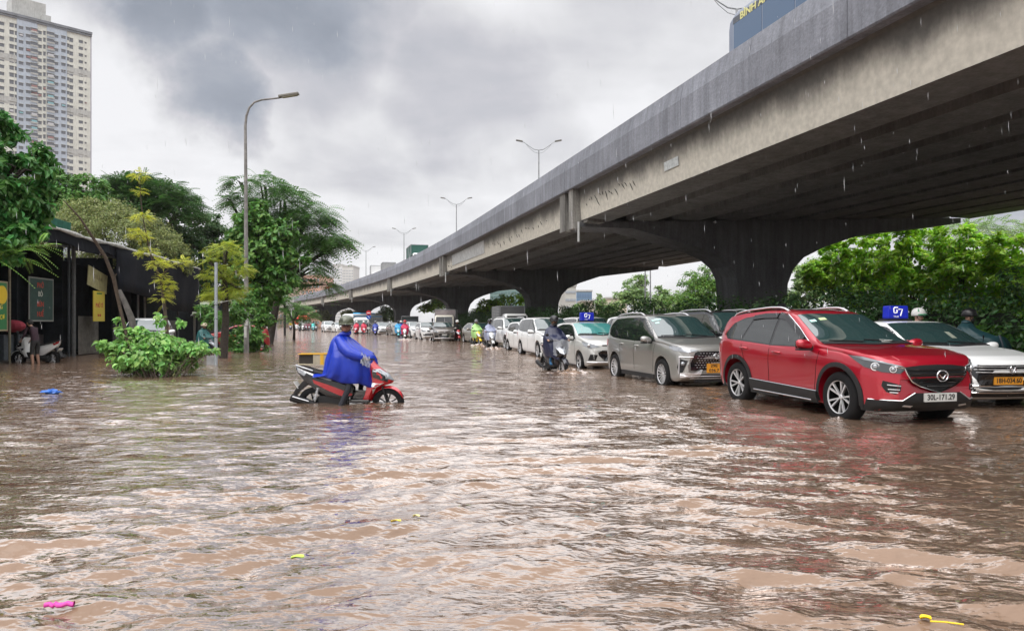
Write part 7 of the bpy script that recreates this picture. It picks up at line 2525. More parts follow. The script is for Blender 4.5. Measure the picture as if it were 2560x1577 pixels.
def sign_board(label, px0, px1, py0, py1, off, m, texts, name='sign', thick=.03, frame=None, tilt=0.0):
    a = stall_pt(px0, off); b = stall_pt(px1, off)
    c = (a + b) / 2
    d = c.y
    z0, z1 = z_at(py1, d), z_at(py0, d)
    w = (b - a).length
    x = (b - a).normalized()
    root = empty(name, tuple(Vector((c.x, c.y, (z0 + z1) / 2))), 0, label, 'sign')
    Mx = frame_m((0, 0, 0), x, (0, 0, 1)) @ Matrix.Rotation(tilt, 4, 'Z')
    h = z1 - z0
    mb = MB(); mb.box(-w / 2, w / 2, -h / 2, h / 2, -thick, 0, M=Mx)
    bd = mb.build('board', m, root, bevel=.004)
    if frame:
        for (x0, x1, y0, y1) in ((-w / 2 - .04, w / 2 + .04, h / 2, h / 2 + .05), (-w / 2 - .04, w / 2 + .04, -h / 2 - .05, -h / 2), (-w / 2 - .04, -w / 2, -h / 2, h / 2), (w / 2, w / 2 + .04, -h / 2, h / 2)):
            q = MB(); q.box(x0, x1, y0, y1, -thick, .01, M=Mx); q.build('frame', frame, bd)
    for (s, fy, size, tm, fx_, maxw) in texts:
        t = text_obj('lettering', s, size * h, tm, bd, Mx @ Matrix.Translation((fx_ * w, fy * h, .004)), thick=.004, bold=.004)
        xs = [v.co.dot(x) for v in t.data.vertices]
        k = min(1.0, maxw * w / (max(xs) - min(xs))) if xs else 1
        if k < 1:
            cc = (max(xs) + min(xs)) / 2
            for v in t.data.vertices:
                s_ = v.co.dot(x) - cc
                v.co += x * (s_ * (k - 1))
    return root


T_red = mat('red_lettering', (.42, .05, .03), rough=.5)
T_yel = mat('yellow_lettering', (.75, .60, .05), rough=.5)
T_wht = mat('pale_lettering', (.5, .5, .45), rough=.5)
sign_board('yellow hanging sign lettered PHO TI in red under the awning', 234, 262, 728, 803, .55, mat('yellow_sign', (.55, .43, .04), rough=.5), [('PHỞ TÍ', .02, .20, T_red, 0, .9), ('bò tái', -.30, .12, T_red, 0, .7), ('CƠM BÌNH DÂN', .42, .06, mat('green_ink', (.03, .15, .05), rough=.5), 0, .9)])
sign_board('khaki lettered board hanging slanted above the yellow sign', 220, 268, 676, 724, .6, mat('khaki_board', (.30, .27, .13), rough=.6, var=.3, vscale=6), [('Q U Á N', .1, .3, mat('brown_ink', (.14, .10, .04), rough=.6), 0, .9)], tilt=-.16)
sign_board('dark green menu board with red letters PHO BO BUN HUE', 74, 132, 698, 800, 1.3, mat('dark_green_board', (.018, .05, .042), rough=.5, var=.3, vscale=5), [('PHỞ', .34, .17, T_red, -.05, .6), ('BÒ', .13, .17, T_wht, -.05, .4), ('BÚN', -.12, .17, T_red, -.05, .6), ('HUẾ', -.36, .17, T_red, -.05, .6)], frame=mat('pale_frame', (.25, .25, .23), rough=.6))
sign_board('green sign with yellow disc and letters cut by the left edge', -60, 17, 704, 824, .9, mat('bright_green_sign', (.02, .17, .05), rough=.4), [('LẨU NƯỚNG', -.02, .13, T_yel, .03, .9), ('CƠ', -.24, .14, T_yel, .34, .28), ('BIA HƠI', -.42, .11, T_yel, 0, .9)], frame=mat('tan_frame', (.35, .28, .18), rough=.6))
p = stall_pt(4, .86); dd = p.y
mb = MB(); mb.lathe([(0, .03), (.30, .03), (.30, 0), (0, 0)], frame_m((0, 0, 0), SD, (0, 0, 1)), 28)
yd = mb.build('yellow_disc', mat('yellow_disc', (.72, .50, .02), rough=.4), None); yd.location = (p.x, p.y, z_at(737, dd)); tag(yd, 'round yellow emblem on the green sign at the left edge', 'emblem')
# second little stall farther on
r2 = empty('canvas_stall', tuple(onwater(520, 880)), 0, 'small stall with pale green canvas roof between the awning and the thin grey post', 'food stall')
iv = Matrix.Translation(-r2.location)
mb = MB(); q = [at(480, 788, 47), at(512, 772, 46), at(548, 756, 47), at(560, 752, 54), at(485, 752, 54)]
mb.add(q, [(0, 1, 4), (1, 2, 3, 4)]); mb.build('canvas', mat('pale_green_canvas', (.24, .27, .20), rough=.7), r2, xf=iv, solid=.03)
mb = MB(); mb.tube([at(478, 789, 46.9), at(500, 780, 46.3), at(512, 772, 45.9), at(530, 760, 46.4), at(560, 755, 47)], .06, 6); mb.build('rolled_edge', mat('pale_rolled_canvas', (.42, .42, .40)), r2, xf=iv)
for px in (486, 510, 545):
    p = at(px, 800, 48); mb = MB(); mb.tube([Vector((p.x, p.y, -1)), Vector((p.x, p.y, 2.3))], .07, 6); mb.build('post', mat('stall_post', (.25, .24, .21), rough=.7), r2, xf=iv)
mb = MB(); a = at(470, 800, 51); b = at(640, 800, 56)
M_ = frame_m((a.x, a.y, 0), (b.x - a.x, b.y - a.y, 0), (0, 0, 1)); mb.box(0, (b - a).length, -1, 2.0, -.2, 0, M=M_); mb.build('wall', mat('dim_stall_wall', (.05, .06, .055), rough=.8, var=.6, vscale=1.2), r2, xf=iv)
# ---------------------------------------------------------------- lamps, trucks, bus, small things
M_galv = mat('galvanised_steel', (.28, .29, .30), rough=.5, metal=.4, var=.25, vscale=3)
M_conp = mat('weathered_pole', (.23, .22, .21), rough=.75, var=.4, vscale=4, dirt=.5)


def main_lamp():
    b = onwater(616, 882); d = b.y
    t = empty('street_lamp', tuple(b), 0, 'tall grey street lamp with a long curved arm, nearest lamp on the left', 'street lamp')
    k = d / F
    z = lambda py: z_at(py, d)
    X = lambda px: (px - 616) * k
    mb = MB()
    pts = [(0, 0, -1.2), (0, 0, .0), (X(615.5), 0, z(700)), (X(614.5), 0, z(450)), (X(613.5), 0, z(315)), (X(616), 0, z(290)), (X(623), 0, z(270)), (X(636), 0, z(256)), (X(655), 0, z(250)), (X(700), 0, z(245))]
    mb.tube(pts, [.125, .115, .095, .075, .06, .052, .046, .042, .04, .038], 14); mb.build('pole', M_conp, t, smooth=True)
    mb = MB()
    M_ = Matrix.Translation((X(722), 0, z(239) + .02)) @ Matrix.Rotation(radians(-9), 4, 'Y')
    mb.box(-.46, .46, -.13, .13, -.06, .05, M=M_)
    h = mb.build('lamp_head', mat('lamp_head_grey', (.16, .15, .13), rough=.5), t, bevel=.035)
    mb = MB(); mb.box(-.30, .38, -.10, .10, -.085, -.061, M=M_); mb.build('lamp_glass', mat('lamp_glass', (.4, .38, .3), rough=.2), h)
    for (px, py, w_, hh, c) in ((623, 800, .10, .5, (.55, .55, .53)), (613.5, 830, .17, .5, (.5, .5, .5))):
        mb = MB(); rows = []
        for i in range(6):
            a = -pi / 2 + (i - 2.5) * .22 + (.5 if px > 620 else -.1)
            rows.append([(.121 * cos(a), .121 * sin(a), z(py) - hh / 2), (.121 * cos(a), .121 * sin(a), z(py) + hh / 2)])
        mb.grid(rows); mb.build('paper_notice', mat('notice_paper', c, rough=.7, var=.2), t, solid=.004)
    return t


main_lamp()


def fly_lamp(X_, Y_, zt, label, head_up=.0):
    t = empty('street_lamp', (X_, Y_, 7.9), 0, label, 'street lamp', 'double arm lamps on the flyover')
    H = zt - 7.9
    mb = MB(); mb.tube([(0, 0, 0), (0, 0, H - 1.0)], [.11, .065], 10); mb.build('pole', M_galv, t, smooth=True)
    for s in (-1, 1):
        mb = MB()
        mb.tube([(0, 0, H - 1.0), (s * .5, 0, H - .92), (s * 1.0, 0, H - .6), (s * 1.5, 0, H - .22), (s * 1.75, 0, H - .1)], [.045, .04, .035, .03, .03], 7)
        mb.tube([(0, 0, H - 1.35), (s * .5, 0, H - 1.2), (s * 1.0, 0, H - .78), (s * 1.3, 0, H - .42)], .02, 6)
        mb.build('arm', M_galv, t, smooth=True)
        mb = MB(); M_ = Matrix.Translation((s * 2.05, 0, H - .02)) @ Matrix.Rotation(-s * radians(10), 4, 'Y'); mb.box(-.36, .36, -.15, .15, -.06, .07, M=M_)
        mb.build('lamp_head', mat('lamp_head_grey', (.16, .15, .13), rough=.5), t, bevel=.03)
    return t


for (px, d, tpy, lb) in ((1842, 40.7, -22, 'flyover lamp just left of the coach, its arms cut by the top edge'), (1347, 78, 352, 'biggest whole double arm lamp on the flyover, over the middle of the picture'),
                         (1141, 113, 495, 'second whole double arm lamp along the flyover'), (1010, 150, 571, 'third whole double arm lamp along the flyover'), (915, 187, 617, 'farthest double arm lamp on the flyover')):
    p = at(px, tpy, d); fly_lamp(p.x, p.y, p.z, lb)
# lamps beyond the flyover
for px, lb in ((1613, 'thin lamp pole beyond the flyover, left one of two'), (1626, 'thin lamp pole beyond the flyover, right one of two')):
    p = at(px, 620, 90); t = empty('lamp_pole', (p.x, p.y, 0), 0, lb, 'lamp pole', 'poles beyond the flyover')
    mb = MB(); mb.tube([(0, 0, -1), (0, 0, 12)], [.11, .06], 8); mb.build('pole', M_galv, t); mb = MB(); mb.tube([(0, 0, 12), (-.5, 0, 12.6), (-1.6, 0, 12.8)], .05, 6); mb.build('arm', M_galv, t)
# thin grey post
b = onwater(540, 912)
t = empty('metal_post', tuple(b), 0, 'thin light grey metal post standing in the water between bush and street lamp', 'post')
mb = MB(); mb.tube([(0, 0, -.8), (0, 0, z_at(656, b.y))], .052, 12); mb.build('pole', mat('light_grey_steel', (.36, .40, .43), rough=.45, metal=.3, var=.2, vscale=4), t, smooth=True)
mb = MB()
for zz in (.9, 1.5, 1.95): mb.tube([(.055 * cos(a), .055 * sin(a), zz + .02 * sin(3 * a)) for a in [2 * pi * i / 12 for i in range(13)]], .008, 5, caps=False)
mb.build('wire_tie', M_black, t)
mb = MB(); mb.box(-.35, .0, .10, .14, -.3, .30); mb.build('sign_foot', M_galv, t)
# rope from post to lamp
pr = [at(541, 757, 24.0), at(570, 752, 27), at(600, 747, 31), at(615, 742, 33.4)]
o = MB(); o.tube(pr, .008, 5); tag(o.build('rope', mat('pale_rope', (.45, .45, .42), rough=.8)), 'thin pale rope tied from the grey post to the street lamp', 'rope')
# leaning poles
t = empty('leaning_stick', tuple(onwater(343, 944)), 0, 'long dark wooden pole leaning out of the bush up to the left', 'wooden pole')
pts = [at(343, 950, 19), at(322, 860, 19), at(300, 770, 19), at(284, 695, 18.8), at(262, 640, 18.6), at(236, 600, 18.4), at(200, 545, 18), at(158, 500, 17.8)]
mb = MB(); mb.tube([p - t.location for p in pts], [.045, .045, .042, .05, .042, .035, .022, .012], 8); mb.tube([p - t.location for p in (at(262, 640, 18.6), at(258, 625, 18.6), at(243, 648, 18.5))], [.02, .014, .006], 6)
mb.tube([p - t.location for p in (at(284, 695, 18.8), at(292, 684, 18.8))], [.025, .008], 6)
mb.build('stick', M_bark2, t, smooth=True)
t = empty('leaning_stick', tuple(at(332, 906, 20.0)), 0, 'shorter pale trunk leaning beside the long dark pole', 'wooden pole')
pts = [at(338, 860, 20), at(330, 800, 20), at(312, 755, 20), at(298, 725, 20)]
mb = MB(); mb.tube([p - t.location for p in pts], [.10, .09, .07, .05], 10); mb.build('trunk', mat('pale_bark', (.10, .09, .085), rough=.9, var=.4, vscale=10), t, smooth=True)


def truck_box(name, label, px0, px1, pyt, d, W_, Lb, zb, boxm, yaw=0.0, cab=None, slats=False, cabm=None, group='vehicles queuing in the flooded road', cat='truck', base=0.0, door=False):
    """local x forward; box body behind a cab"""
    c = at((px0 + px1) / 2, pyt, d)
    zt = c.z - base
    rz = HEAD + yaw
    root = empty(name, (c.x, c.y, base - .1), rz, label, cat, group)
    zt += .1
    mb = MB(); mb.box(-Lb, 0, -W_ / 2, W_ / 2, zb, zt); bx = mb.build('cargo_box', boxm, root, bevel=.03)
    fr = MB()
    for y in (-W_ / 2 - .02, W_ / 2 + .02):
        for x in (-Lb, -Lb / 2, 0): fr.tube([(x, y, zb), (x, y, zt)], .035, 4)
        fr.tube([(-Lb, y, zt), (0, y, zt)], .04, 4); fr.tube([(-Lb, y, zb), (0, y, zb)], .04, 4)
    fr.tube([(0, -W_ / 2, zt), (0, W_ / 2, zt)], .04, 4)
    fr.build('frame', M_galv, bx)
    if slats:
        s = MB()
        n = 14
        for i in range(n):
            z = zb + (zt - zb) * (i + .5) / n
            s.box(-Lb + .05, -.35, -W_ / 2 - .035, -W_ / 2 - .005, z - .035, z + .035)
            s.box(-Lb + .05, -.35, W_ / 2 + .005, W_ / 2 + .035, z - .035, z + .035)
        s.build('slats', M_galv, bx)
    mb = MB(); mb.box(-Lb + .1, 1.3, -W_ * .38, W_ * .38, .45, zb); mb.build('chassis', M_black, root)
    cm = cabm or P_white
    cz = min(zt * .80, 2.35)
    cw = W_ * .46
    cb = MB()
    rows = []
    for (x, w_, h_) in ((.12, cw, cz), (1.25, cw, cz), (1.45, cw * .99, cz - .12), (1.62, cw * .98, cz * .60), (1.72, cw * .97, cz * .40), (1.74, cw * .96, .50)):
        rows.append([(x, -w_, .5), (x, -w_, h_ - .10), (x, -w_ + .12, h_), (x, w_ - .12, h_), (x, w_, h_ - .10), (x, w_, .5)])
    cb.grid(rows, closed=True); cb.f.append(tuple(range(6))); cb.m.append(0); cb.f.append(tuple(30 + k for k in range(5, -1, -1))); cb.m.append(0)
    c_ = cb.build('cab', cm, root, smooth=True, angle=30, bevel=.03)
    bv = BVHTree.FromPolygons([Vector(p) for p in cb.v], cb.f)
    decal(bv, [(2, -cw + .14, cz - .16), (2, cw - .14, cz - .16), (2, cw - .08, cz * .60), (2, -cw + .08, cz * .60)], (-1, 0, 0), off=.01, step=.3).build('windscreen', M_glass, c_)
    for s in (-1, 1):
        decal(bv, [(.45, s, cz - .2), (1.25, s, cz - .2), (1.45, s, cz * .60), (.45, s, cz * .60)], (0, -s, 0), off=.01, step=.4).build('side_window', M_glass, c_)
        decal(bv, [(2, s * cw * .6, .86), (2, s * cw * .92, .86), (2, s * cw * .92, .70), (2, s * cw * .6, .70)], (-1, 0, 0), off=.012, step=.3).build('headlight', M_lens, c_)
        mb = MB(); mb.tube([(1.45, s * cw, cz * .8), (1.6, s * (cw + .22), cz * .8)], .012, 5); mb.box(1.58, 1.62, s * (cw + .22) - .07, s * (cw + .22) + .07, cz * .66, cz * .86); mb.build('mirror', M_black, c_)
    mb = MB(); mb.box(1.70, 1.80, -cw, cw, .40, .62); mb.build('bumper', M_black, root, bevel=.02)
    ty, rim, dk = wheel_mb(.38, .24, 'small')
    for (x, s) in ((1.05, -1), (1.05, 1), (-Lb * .7, -1), (-Lb * .7, 1)):
        w_ = ty.build('wheel', M_tyre, root, smooth=True, angle=50); rim.build('rim', M_silver, w_, smooth=True, angle=30)
        w_.location = (x, s * W_ * .42, .38); w_.rotation_euler = (0, 0, 0 if s < 0 else pi)
    return root


M_gbox = mat('dark_grey_box', (.10, .10, .105), rough=.6, var=.2, vscale=2)
M_alum = mat('ribbed_aluminium', (.33, .33, .33), rough=.45, metal=.3, var=.2, vscale=3)
truck_box('box_truck', 'grey box truck with slatted side towering behind the white SUV', 1262, 1300, 766, 53, 1.75, 3.3, 1.05, M_gbox, yaw=-.05, slats=True)
tr = truck_box('box_truck', 'box truck with white cab and reddish printed side behind the brown hatchback', 1098, 1128, 774, 72, 1.95, 4.2, 1.0, mat('printed_grey_side', (.30, .26, .27), rough=.6, var=.5, vscale=.9), yaw=-.22, cabm=paint('cream_white_paint', (.75, .72, .62), metal=0))
mb = MB(); mb.box(-3.9, -1.2, -1.015, -.99, 1.35, 1.62); mb.build('red_lettering_band', mat('red_lettering', (.60, .04, .02)), [c for c in tr.children if c.name.startswith('cargo_box')][0])
truck_box('flatbed_truck', 'dark open framed truck left of the box truck with white cab', 1010, 1040, 791, 92, 2.0, 4.6, 1.5, mat('very_dark_green', (.02, .03, .03), rough=.7), yaw=-.12, cabm=mat('dark_cab', (.05, .06, .07), rough=.4))
truck_box('tarpaulin_truck', 'truck with dark green tarpaulin driving on the flyover', 1036, 1062, 612, 96, 2.2, 5.5, 1.1, mat('green_tarpaulin', (.02, .09, .07), rough=.6, var=.3), base=8.0, group='vehicles on the flyover')
truck_box('white_truck', 'white truck with dark rear on the flyover, right one of the two pale trucks', 962, 984, 656, 128, 2.2, 4.0, 1.1, M_alum, base=8.0, group='vehicles on the flyover')
truck_box('white_truck', 'white truck on the flyover, left one of the two pale trucks', 936, 950, 664, 134, 2.2, 3.0, 1.1, mat('white_box', (.7, .7, .7), rough=.5), base=8.0, group='vehicles on the flyover')
truck_box('red_truck', 'small bright red truck on the far end of the flyover', 818, 828, 716, 215, 2.2, 4.0, 1.1, mat('bright_red_box', (.6, .02, .02), rough=.5), base=8.0, group='vehicles on the flyover', cabm=mat('bright_red_cab', (.6, .02, .02), rough=.4))


def make_bus(label, loc, rz, L_, W_, H_, bodym, bandm, winm, group, roofm=None, z0=.35, win0=.48, win1=.80, wheels=True, name='bus', nwin=6):
    t = empty(name, loc, rz, label, 'bus' if name != 'coach' else 'coach', group)
    rows = []
    for (x, k) in ((0, .90), (-.12, .97), (-.35, 1.0), (-L_ + .3, 1.0), (-L_ + .1, .98), (-L_, .93)):
        w_ = W_ / 2 * (1 if k > .96 else .97)
        h_ = H_ * k + (0 if k < 1 else 0)
        rows.append([(x, -w_, z0), (x, -w_, h_ * .90), (x, -w_ + .10, h_ * .965), (x, -w_ + .35, h_), (x, w_ - .35, h_), (x, w_ - .10, h_ * .965), (x, w_, h_ * .90), (x, w_, z0)])
    mb = MB(); mb.grid(rows, closed=True); mb.f.append(tuple(range(8))); mb.m.append(0); mb.f.append(tuple(40 + k for k in range(7, -1, -1))); mb.m.append(0)
    b = mb.build('body', bodym, t, smooth=True, angle=35)
    z1, z2 = H_ * win0, H_ * win1
    for s in (-1, 1):
        n = nwin
        for i in range(n):
            xa = -.35 - (L_ - .8) * i / n; xb = -.35 - (L_ - .8) * (i + 1) / n + .06
            q = MB(); q.box(xb, xa, s * W_ / 2 - .01, s * W_ / 2 + .012, z1, z2); q.build('side_window', winm, b)
        if bandm:
            q = MB(); q.box(-L_ + .3, -.3, s * W_ / 2 - .012, s * W_ / 2 + .008, H_ * .83, H_ * .895); q.build('colour_band', bandm, b)
    bv = BVHTree.FromPolygons([Vector(p) for p in mb.v], mb.f)
    decal(bv, [(1, -W_ * .44, H_ * .84), (1, W_ * .44, H_ * .84), (1, W_ * .45, H_ * .42), (1, -W_ * .45, H_ * .42)], (-1, 0, 0), off=.012, step=.4).build('windscreen', winm, b)
    if roofm:
        q = MB(); q.box(-L_ * .8, -L_ * .3, -.8, .8, H_, H_ + .22); q.build('roof_unit', roofm, b, bevel=.05)
    if wheels:
        ty, rim, dk = wheel_mb(.48, .28, 'small')
        for (x, s) in ((-1.7, -1), (-1.7, 1), (-L_ + 2.4, -1), (-L_ + 2.4, 1)):
            w_ = ty.build('wheel', M_tyre, t, smooth=True, angle=50); rim.build('rim', M_silver, w_, smooth=True, angle=30)
            w_.location = (x, s * (W_ / 2 - .1), .48); w_.rotation_euler = (0, 0, 0 if s < 0 else pi)
    return t


c = at(868, 785, 126)
make_bus('blue and white city bus behind the main rider, half hidden by the white SUV', (c.x, c.y, -.1), HEAD - radians(42), 8.2, 2.4, 2.95, mat('bus_white', (.72, .73, .74), rough=.35), mat('bus_blue', (.02, .30, .62), rough=.35), mat('bus_glass', (.035, .06, .065), rough=.06, ior=1.7), 'vehicles queuing in the flooded road', roofm=mat('bus_roof_blue', (.03, .33, .62), rough=.4))
c = at(903, 793, 92)
v = make_bus('white minibus with pale windscreen right of the main rider', (c.x, c.y, -.1), HEAD - radians(4), 5.0, 1.85, 2.12, P_white, None, mat('minibus_glass', (.14, .20, .21), rough=.04, ior=1.8), 'vehicles queuing in the flooded road', name='minibus', win0=.50, win1=.80, z0=.25, wheels=True, nwin=4)
v['category'] = 'minibus'
# the coach on the flyover
c = road(20.6, 13.4, 0)
co = make_bus('dark blue tinted coach lettered BINH AN on the flyover at the top', (c.x, c.y, 8.02), HEAD + pi, 11.5, 2.5, 2.95, mat('coach_grey_blue', (.20, .23, .30), rough=.3), None, mat('coach_glass', (.10, .16, .26), rough=.10), 'vehicles on the flyover', name='coach', win0=.40, win1=.835, nwin=7)
cb_ = [q for q in co.children if q.name.startswith('body')][0]
tm = mat('cream_yellow_lettering', (.75, .72, .30), rough=.4)
band = MB(); band.box(-11.2, -.3, 1.252, 1.262, 2.95 * .838, 2.95 * .90)
band.build('name_band', mat('coach_name_band', (.10, .11, .13), rough=.4), cb_)
for k in (0,):
    text_obj('lettering', 'BÌNH AN', .30, tm, cb_, frame_m((-1.45, 1.264, 2.56), (-1, 0, 0), (0, 0, 1)), thick=.004, bold=.008, sx=1.25)
# road signs on the far pier
t = empty('road_sign', tuple(onwater(922, 836)), 0, 'red no entry disc above a blue disc on a pole by the far piers', 'road sign')
d = t.location.y; k = d / F
mb = MB(); mb.tube([(0, 0, -.5), (0, 0, z_at(778, d))], .05, 6); mb.build('pole', M_galv, t)
Mf = Matrix.Rotation(pi / 2, 4, 'X')
for (py, r_, m_, nm) in ((782, .29, mat('sign_red', (.5, .01, .02), rough=.4), 'red_disc'), (792, .27, mat('sign_blue', (.01, .08, .4), rough=.4), 'blue_disc')):
    mb = MB(); mb.lathe([(0, .03), (r_, .03), (r_, 0), (0, 0)], Matrix.Translation((0, -.05, z_at(py, d))) @ Mf, 20); q = mb.build(nm, m_, t)
    mb = MB()
    if nm == 'red_disc': mb.box(-.2, .2, -.09, -.082, z_at(py, d) - .05, z_at(py, d) + .05)
    else: mb.tube([(-.12, -.085, z_at(py, d) + .12), (.12, -.085, z_at(py, d) - .12)], .03, 4)
    mb.build('bar', mat('sign_white', (.7, .7, .7), rough=.4), q)
# red canopy, flags
c = at(757, 798, 150)
t = empty('red_canopy', (c.x, c.y, 0), 0, 'bright red canopy beside the far arches', 'canopy')
mb = MB(); mb.add([(-1.1, -1, 2.0), (1.1, -1, 2.0), (1.1, 1, 2.2), (-1.1, 1, 2.2), (-.8, 0, 2.75), (.8, 0, 2.75)], [(0, 1, 5, 4), (2, 3, 4, 5), (1, 2, 5), (3, 0, 4)]); mb.build('canvas', mat('bright_red_canvas', (.75, .03, .02), rough=.6), t, solid=.03)
mb = MB()
for x in (-1, 1): mb.tube([(x, 0, -1), (x, 0, 2.1)], .04, 5)
mb.build('leg', M_galv, t)
for i, (px, py) in enumerate(((730, 804), (737, 808))):
    c = at(px, py, 140)
    t = empty('red_flag', (c.x, c.y, 0), 0, ['red flag beside the small tree near the far cars', 'lower red flag right beside the first one'][i], 'flag', 'red flags')
    mb = MB(); mb.tube([(0, 0, -1), (0, 0, c.z + .4)], .03, 5); mb.build('flagpole', M_galv, t)
    mb = MB(); mb.grid([[(.0 + .18 * a, .04 * sin(a * 2), c.z + .4 - .18 * b - .05 * a) for a in range(5)] for b in range(4)]); mb.build('cloth', mat('red_flag_cloth', (.7, .05, .02), rough=.7), t, solid=.01)
# white cabinet by the feathery tree
c = onwater(687, 848)
t = empty('utility_cabinet', tuple(c), .2, 'tall pale board standing right of the leaning dark trunk', 'board')
mb = MB(); mb.box(-.16, .16, -.1, .1, -.5, z_at(782, c.y)); mb.build('panel', mat('pale_pink_panel', (.52, .46, .47), rough=.6, var=.1), t, bevel=.02); mb = MB(); mb.box(-.2, .2, -.13, .13, z_at(782, c.y), z_at(779, c.y)); mb.build('cap', M_galv, t)
c = onwater(712, 838)
t = empty('advert_panel', tuple(c), 0, 'pale advertising panel on a dark pole above the small tree', 'sign')
mb = MB(); mb.tube([(0, 0, -.5), (0, 0, z_at(690, c.y))], .13, 8); mb.build('pole', M_black, t)
mb = MB(); mb.box(.1, 1.0, -.05, .05, z_at(775, c.y), z_at(745, c.y)); mb.build('panel', mat('pale_lilac_panel', (.55, .5, .55), rough=.5), t)
# poster patches on the outer girder: one light repainted strip, one small pale spot
def girder_patch(i0, f0, f1, z0, z1, m, name, skew=0):
    rows = []
    for k in range(7):
        f = f0 + (f1 - f0) * k / 6
        p, t_, v = fly_frame(i0, f)
        rows.append([Vector((p + v * (.50 - .10 * (z - ZB) / 1.6 - .035)).to_tuple()) + Vector((0, 0, z + .5 * XF)) for z in (z0, z1)])
    mb = MB(); mb.grid(rows)
    o = mb.build(name, m, flyover, xf=Matrix.Translation(-flyover.location), solid=.004)
    return o
girder_patch(3, .55, .90, ZB + .35, ZB + 1.25, mat('repainted_concrete', (.42, .43, .43), rough=.8, var=.25, vscale=3), 'repainted_strip')
girder_patch(2, .695, .725, ZB + .55, ZB + .85, mat('pale_lime_spot', (.50, .53, .53), rough=.8, var=.3, vscale=8), 'pale_spot')
# black flaking marks: short irregular strokes along the girder
def marks(i0, f0, f1, n, zbase, seed):
    r = random.Random(seed); mb = MB()
    for k in range(n):
        f = f0 + (f1 - f0) * (k + r.random() * .6) / n
        p, t_, v = fly_frame(i0, f)
        L_ = r.uniform(.12, .5); z = ZB + zbase + r.uniform(-.12, .14)
        a = p + v * (.50 - .10 * (z - ZB) / 1.6 - .022) + Vector((0, 0, z + .5 * XF))
        dirv = (t_ * r.uniform(-.9, -.4) + Vector((0, 0, -r.uniform(.1, .9)))).normalized()
        pts = [a, a + dirv * L_ * .5 + Vector((0, 0, r.uniform(-.03, .03))), a + dirv * L_]
        mb.tube(pts, [.012, .02, .006], 4)
    mb.build('flaking_mark', mat('black_flaking', (.03, .028, .025), rough=.8), flyover, xf=Matrix.Translation(-flyover.location), fix=False)
marks(2, .80, .955, 16, .75, 3); marks(3, .12, .52, 18, .7, 4); marks(3, .9, .97, 5, .4, 6)

# ---- things afloat
def float_(name, label, px, py, m, shape, cat='litter'):
    p = onwater(px, py); o = MB(); shape(o); b = o.build(name, m, None, smooth=True); b.location = (p.x, p.y, .022); tag(b, label, cat, 'litter floating on the flood'); return b
def leafy(L_, W_, bend=.3):
    def f(o):
        rows = []
        for i in range(7):
            u = i / 6; w = W_ * sin(pi * min(max(u, .04), .96)) ** .7
            rows.append([(L_ * (u - .5), -w, .012 + .006 * sin(u * 5)), (L_ * (u - .5), 0, .004 + .01 * u), (L_ * (u - .5), w, .014)])
        o.grid(rows)
        o.grid([[(x, y, z - .004) for x, y, z in r] for r in rows])
    return f
def wrapper(o):
    rows = []
    for i in range(11):
        u = i / 10 - .5
        rows.append([(u * .14 + .01 * sin(i), .014 * cos(a) * (1.2 - abs(u)), .008 + .012 * sin(a) + .005 * sin(i * 2)) for a in [2 * pi * k / 10 for k in range(10)]])
    o.grid(rows, closed=True)
b = float_('pink_wrapper', 'bright pink plastic wrapper floating at the lower left', 150, 1526, mat('pink_plastic', (.62, .05, .34), rough=.4), wrapper); b.rotation_euler = (0, 0, .12)
b = float_('floating_leaf', 'yellow green leaf floating below and left of the middle', 744, 1404, mat('floating_green_leaf', (.45, .62, .08), rough=.4), leafy(.075, .028)); b.rotation_euler = (0, 0, .5)
b = float_('floating_leaf', 'small yellow leaf floating in the middle of the water', 990, 1312, mat('floating_yellow_leaf', (.72, .55, .08), rough=.4), leafy(.07, .013)); b.rotation_euler = (0, 0, .3)
b = float_('floating_leaf', 'tiny pale leaf just above the small yellow leaf', 1041, 1299, mat('floating_pale_leaf', (.7, .62, .25), rough=.4), leafy(.05, .014))
b = float_('yellow_scrap', 'bright yellow scrap with a straw floating at the lower right corner', 2314, 1559, mat('bright_yellow_plastic', (.85, .60, .01), rough=.35), leafy(.05, .024))
b2 = float_('yellow_straw', 'thin yellow straw floating beside the yellow scrap', 2362, 1572, mat('bright_yellow_plastic', (.85, .60, .01), rough=.35), lambda o: o.tube([(-.06, .01, .010), (0, 0, .011), (.07, -.025, .010)], .004, 6))
def bag(o):
    rr = random.Random(2); rows = []
    for i in range(9):
        th = pi * i / 8
        rows.append([(.22 * sin(th) * cos(a) * rr.uniform(.5, 1.2), .10 * sin(th) * sin(a) * rr.uniform(.5, 1.2), .01 + .05 * cos(th) * rr.uniform(.3, 1.2) + .03 * rr.random()) for a in [2 * pi * k / 14 for k in range(14)]])
    o.grid(rows, closed=True)
float_('blue_bag', 'crumpled blue plastic bag floating before the food stalls', 130, 985, mat('blue_plastic_bag', (.03, .16, .62), rough=.3), bag, 'plastic bag')
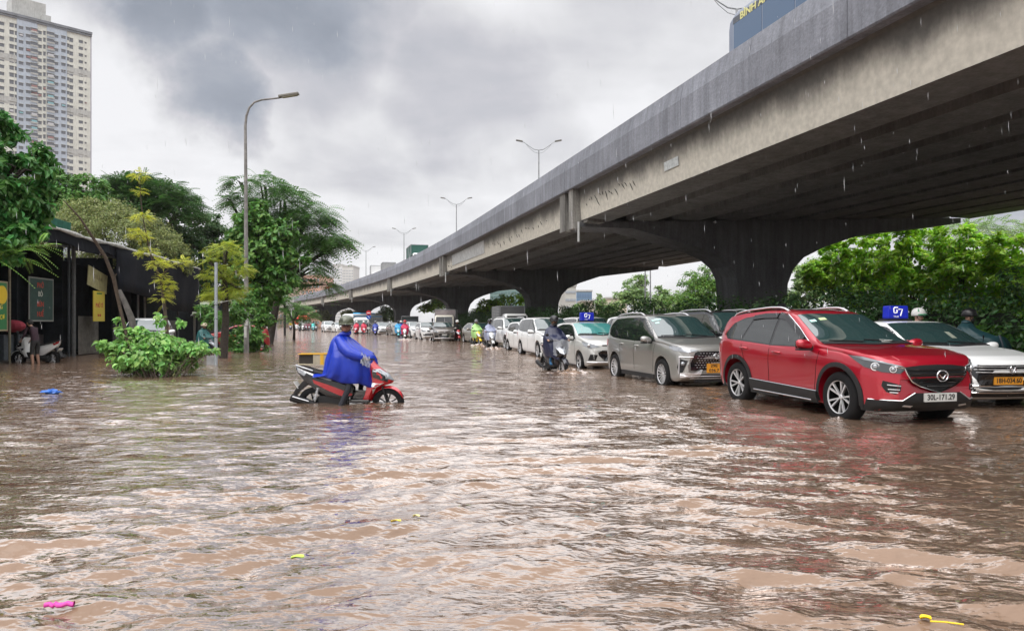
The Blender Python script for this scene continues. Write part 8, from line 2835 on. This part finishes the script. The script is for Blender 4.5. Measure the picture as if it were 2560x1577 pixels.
# splash in front of the navy rider and behind the yellow scooter
def splash(px, py, w_, d_, h_, label, seed):
    p = onwater(px, py); r = np.random.default_rng(seed)
    mb = MB(); rows = []
    n1, n2 = 34, 14
    ph = r.uniform(0, 6, 8)
    for i in range(n1):
        u = i / (n1 - 1) * 2 - 1
        row = []
        for j in range(n2):
            v = j / (n2 - 1) * 2 - 1
            e = max(0, 1 - u * u) * max(0, 1 - v * v)
            z = h_ * e * (.6 + .35 * sin(6 * u + ph[0]) * sin(4 * v + ph[1]) + .30 * sin(13 * u + ph[2] + 3 * v) + .22 * sin(23 * u + ph[3]) * sin(11 * v + ph[4])) - .012
            row.append((u * w_, v * d_, z))
        rows.append(row)
    mb.grid(rows); o = mb.build('splash', M_water, None, smooth=True); o.location = (p.x, p.y, 0.01); o.rotation_euler = (0, 0, .1)
    tag(o, label, 'splash', 'bow waves in the flood')
splash(1424, 932, .70, .24, .12, 'churned bow wave in front of the navy rider', 1)
splash(1235, 872, .60, .25, .13, 'small bow wave in front of the silver white scooter', 2)
splash(1200, 864, .65, .25, .16, 'small bow wave in front of the yellow scooter', 3)
splash(1012, 849, .7, .3, .12, 'low ripple before the white scooter of the crimson rider', 5)
splash(955, 1010, .55, .12, .035, 'ripple along the front wheel of the red and black scooter', 7)
splash(2110, 1047, .45, .14, .035, 'ripple at the near front tyre of the red SUV', 8)
splash(1862, 1001, .42, .14, .03, 'ripple at the rear tyre of the red SUV', 9)
# falling rain close to the camera
r = np.random.default_rng(8); mb = MB()
for k in range(380):
    d = r.uniform(2.2, 9) ; px = r.uniform(0, 2560); py = r.uniform(0, 900)
    p = at(px, py, d); L_ = r.uniform(.010, .030); w_ = .0011
    if p.z < .1: continue
    q = [(p.x, p.y, p.z + L_)] + [(p.x + w_ * cos(a), p.y + w_ * sin(a), p.z) for a in (0, 2.1, 4.2)] + [(p.x + .002, p.y, p.z - L_)]
    mb.add(q, [(0, 1, 2), (0, 2, 3), (0, 3, 1), (4, 2, 1), (4, 3, 2), (4, 1, 3)])
tag(mb.build('rain', mat('rain_drop', (.75, .77, .80), rough=.1, alpha=.7), None, fix=False), kind='stuff')
# ---------------------------------------------------------------- damp air
hz = MB(); hz.box(-760, 760, -60, 780, -4, 175)
hm = bpy.data.materials.new('damp_air'); hm.use_nodes = True
nt = hm.node_tree; nt.nodes.clear()
ho = nt.nodes.new('ShaderNodeOutputMaterial'); hv = nt.nodes.new('ShaderNodeVolumePrincipled')
hv.inputs['Color'].default_value = (.92, .94, .97, 1); hv.inputs['Density'].default_value = .00012
nt.links.new(hv.outputs[0], ho.inputs['Volume'])
tag(hz.build('haze', hm, None), kind='stuff')
SC.cycles.volume_bounces = 1
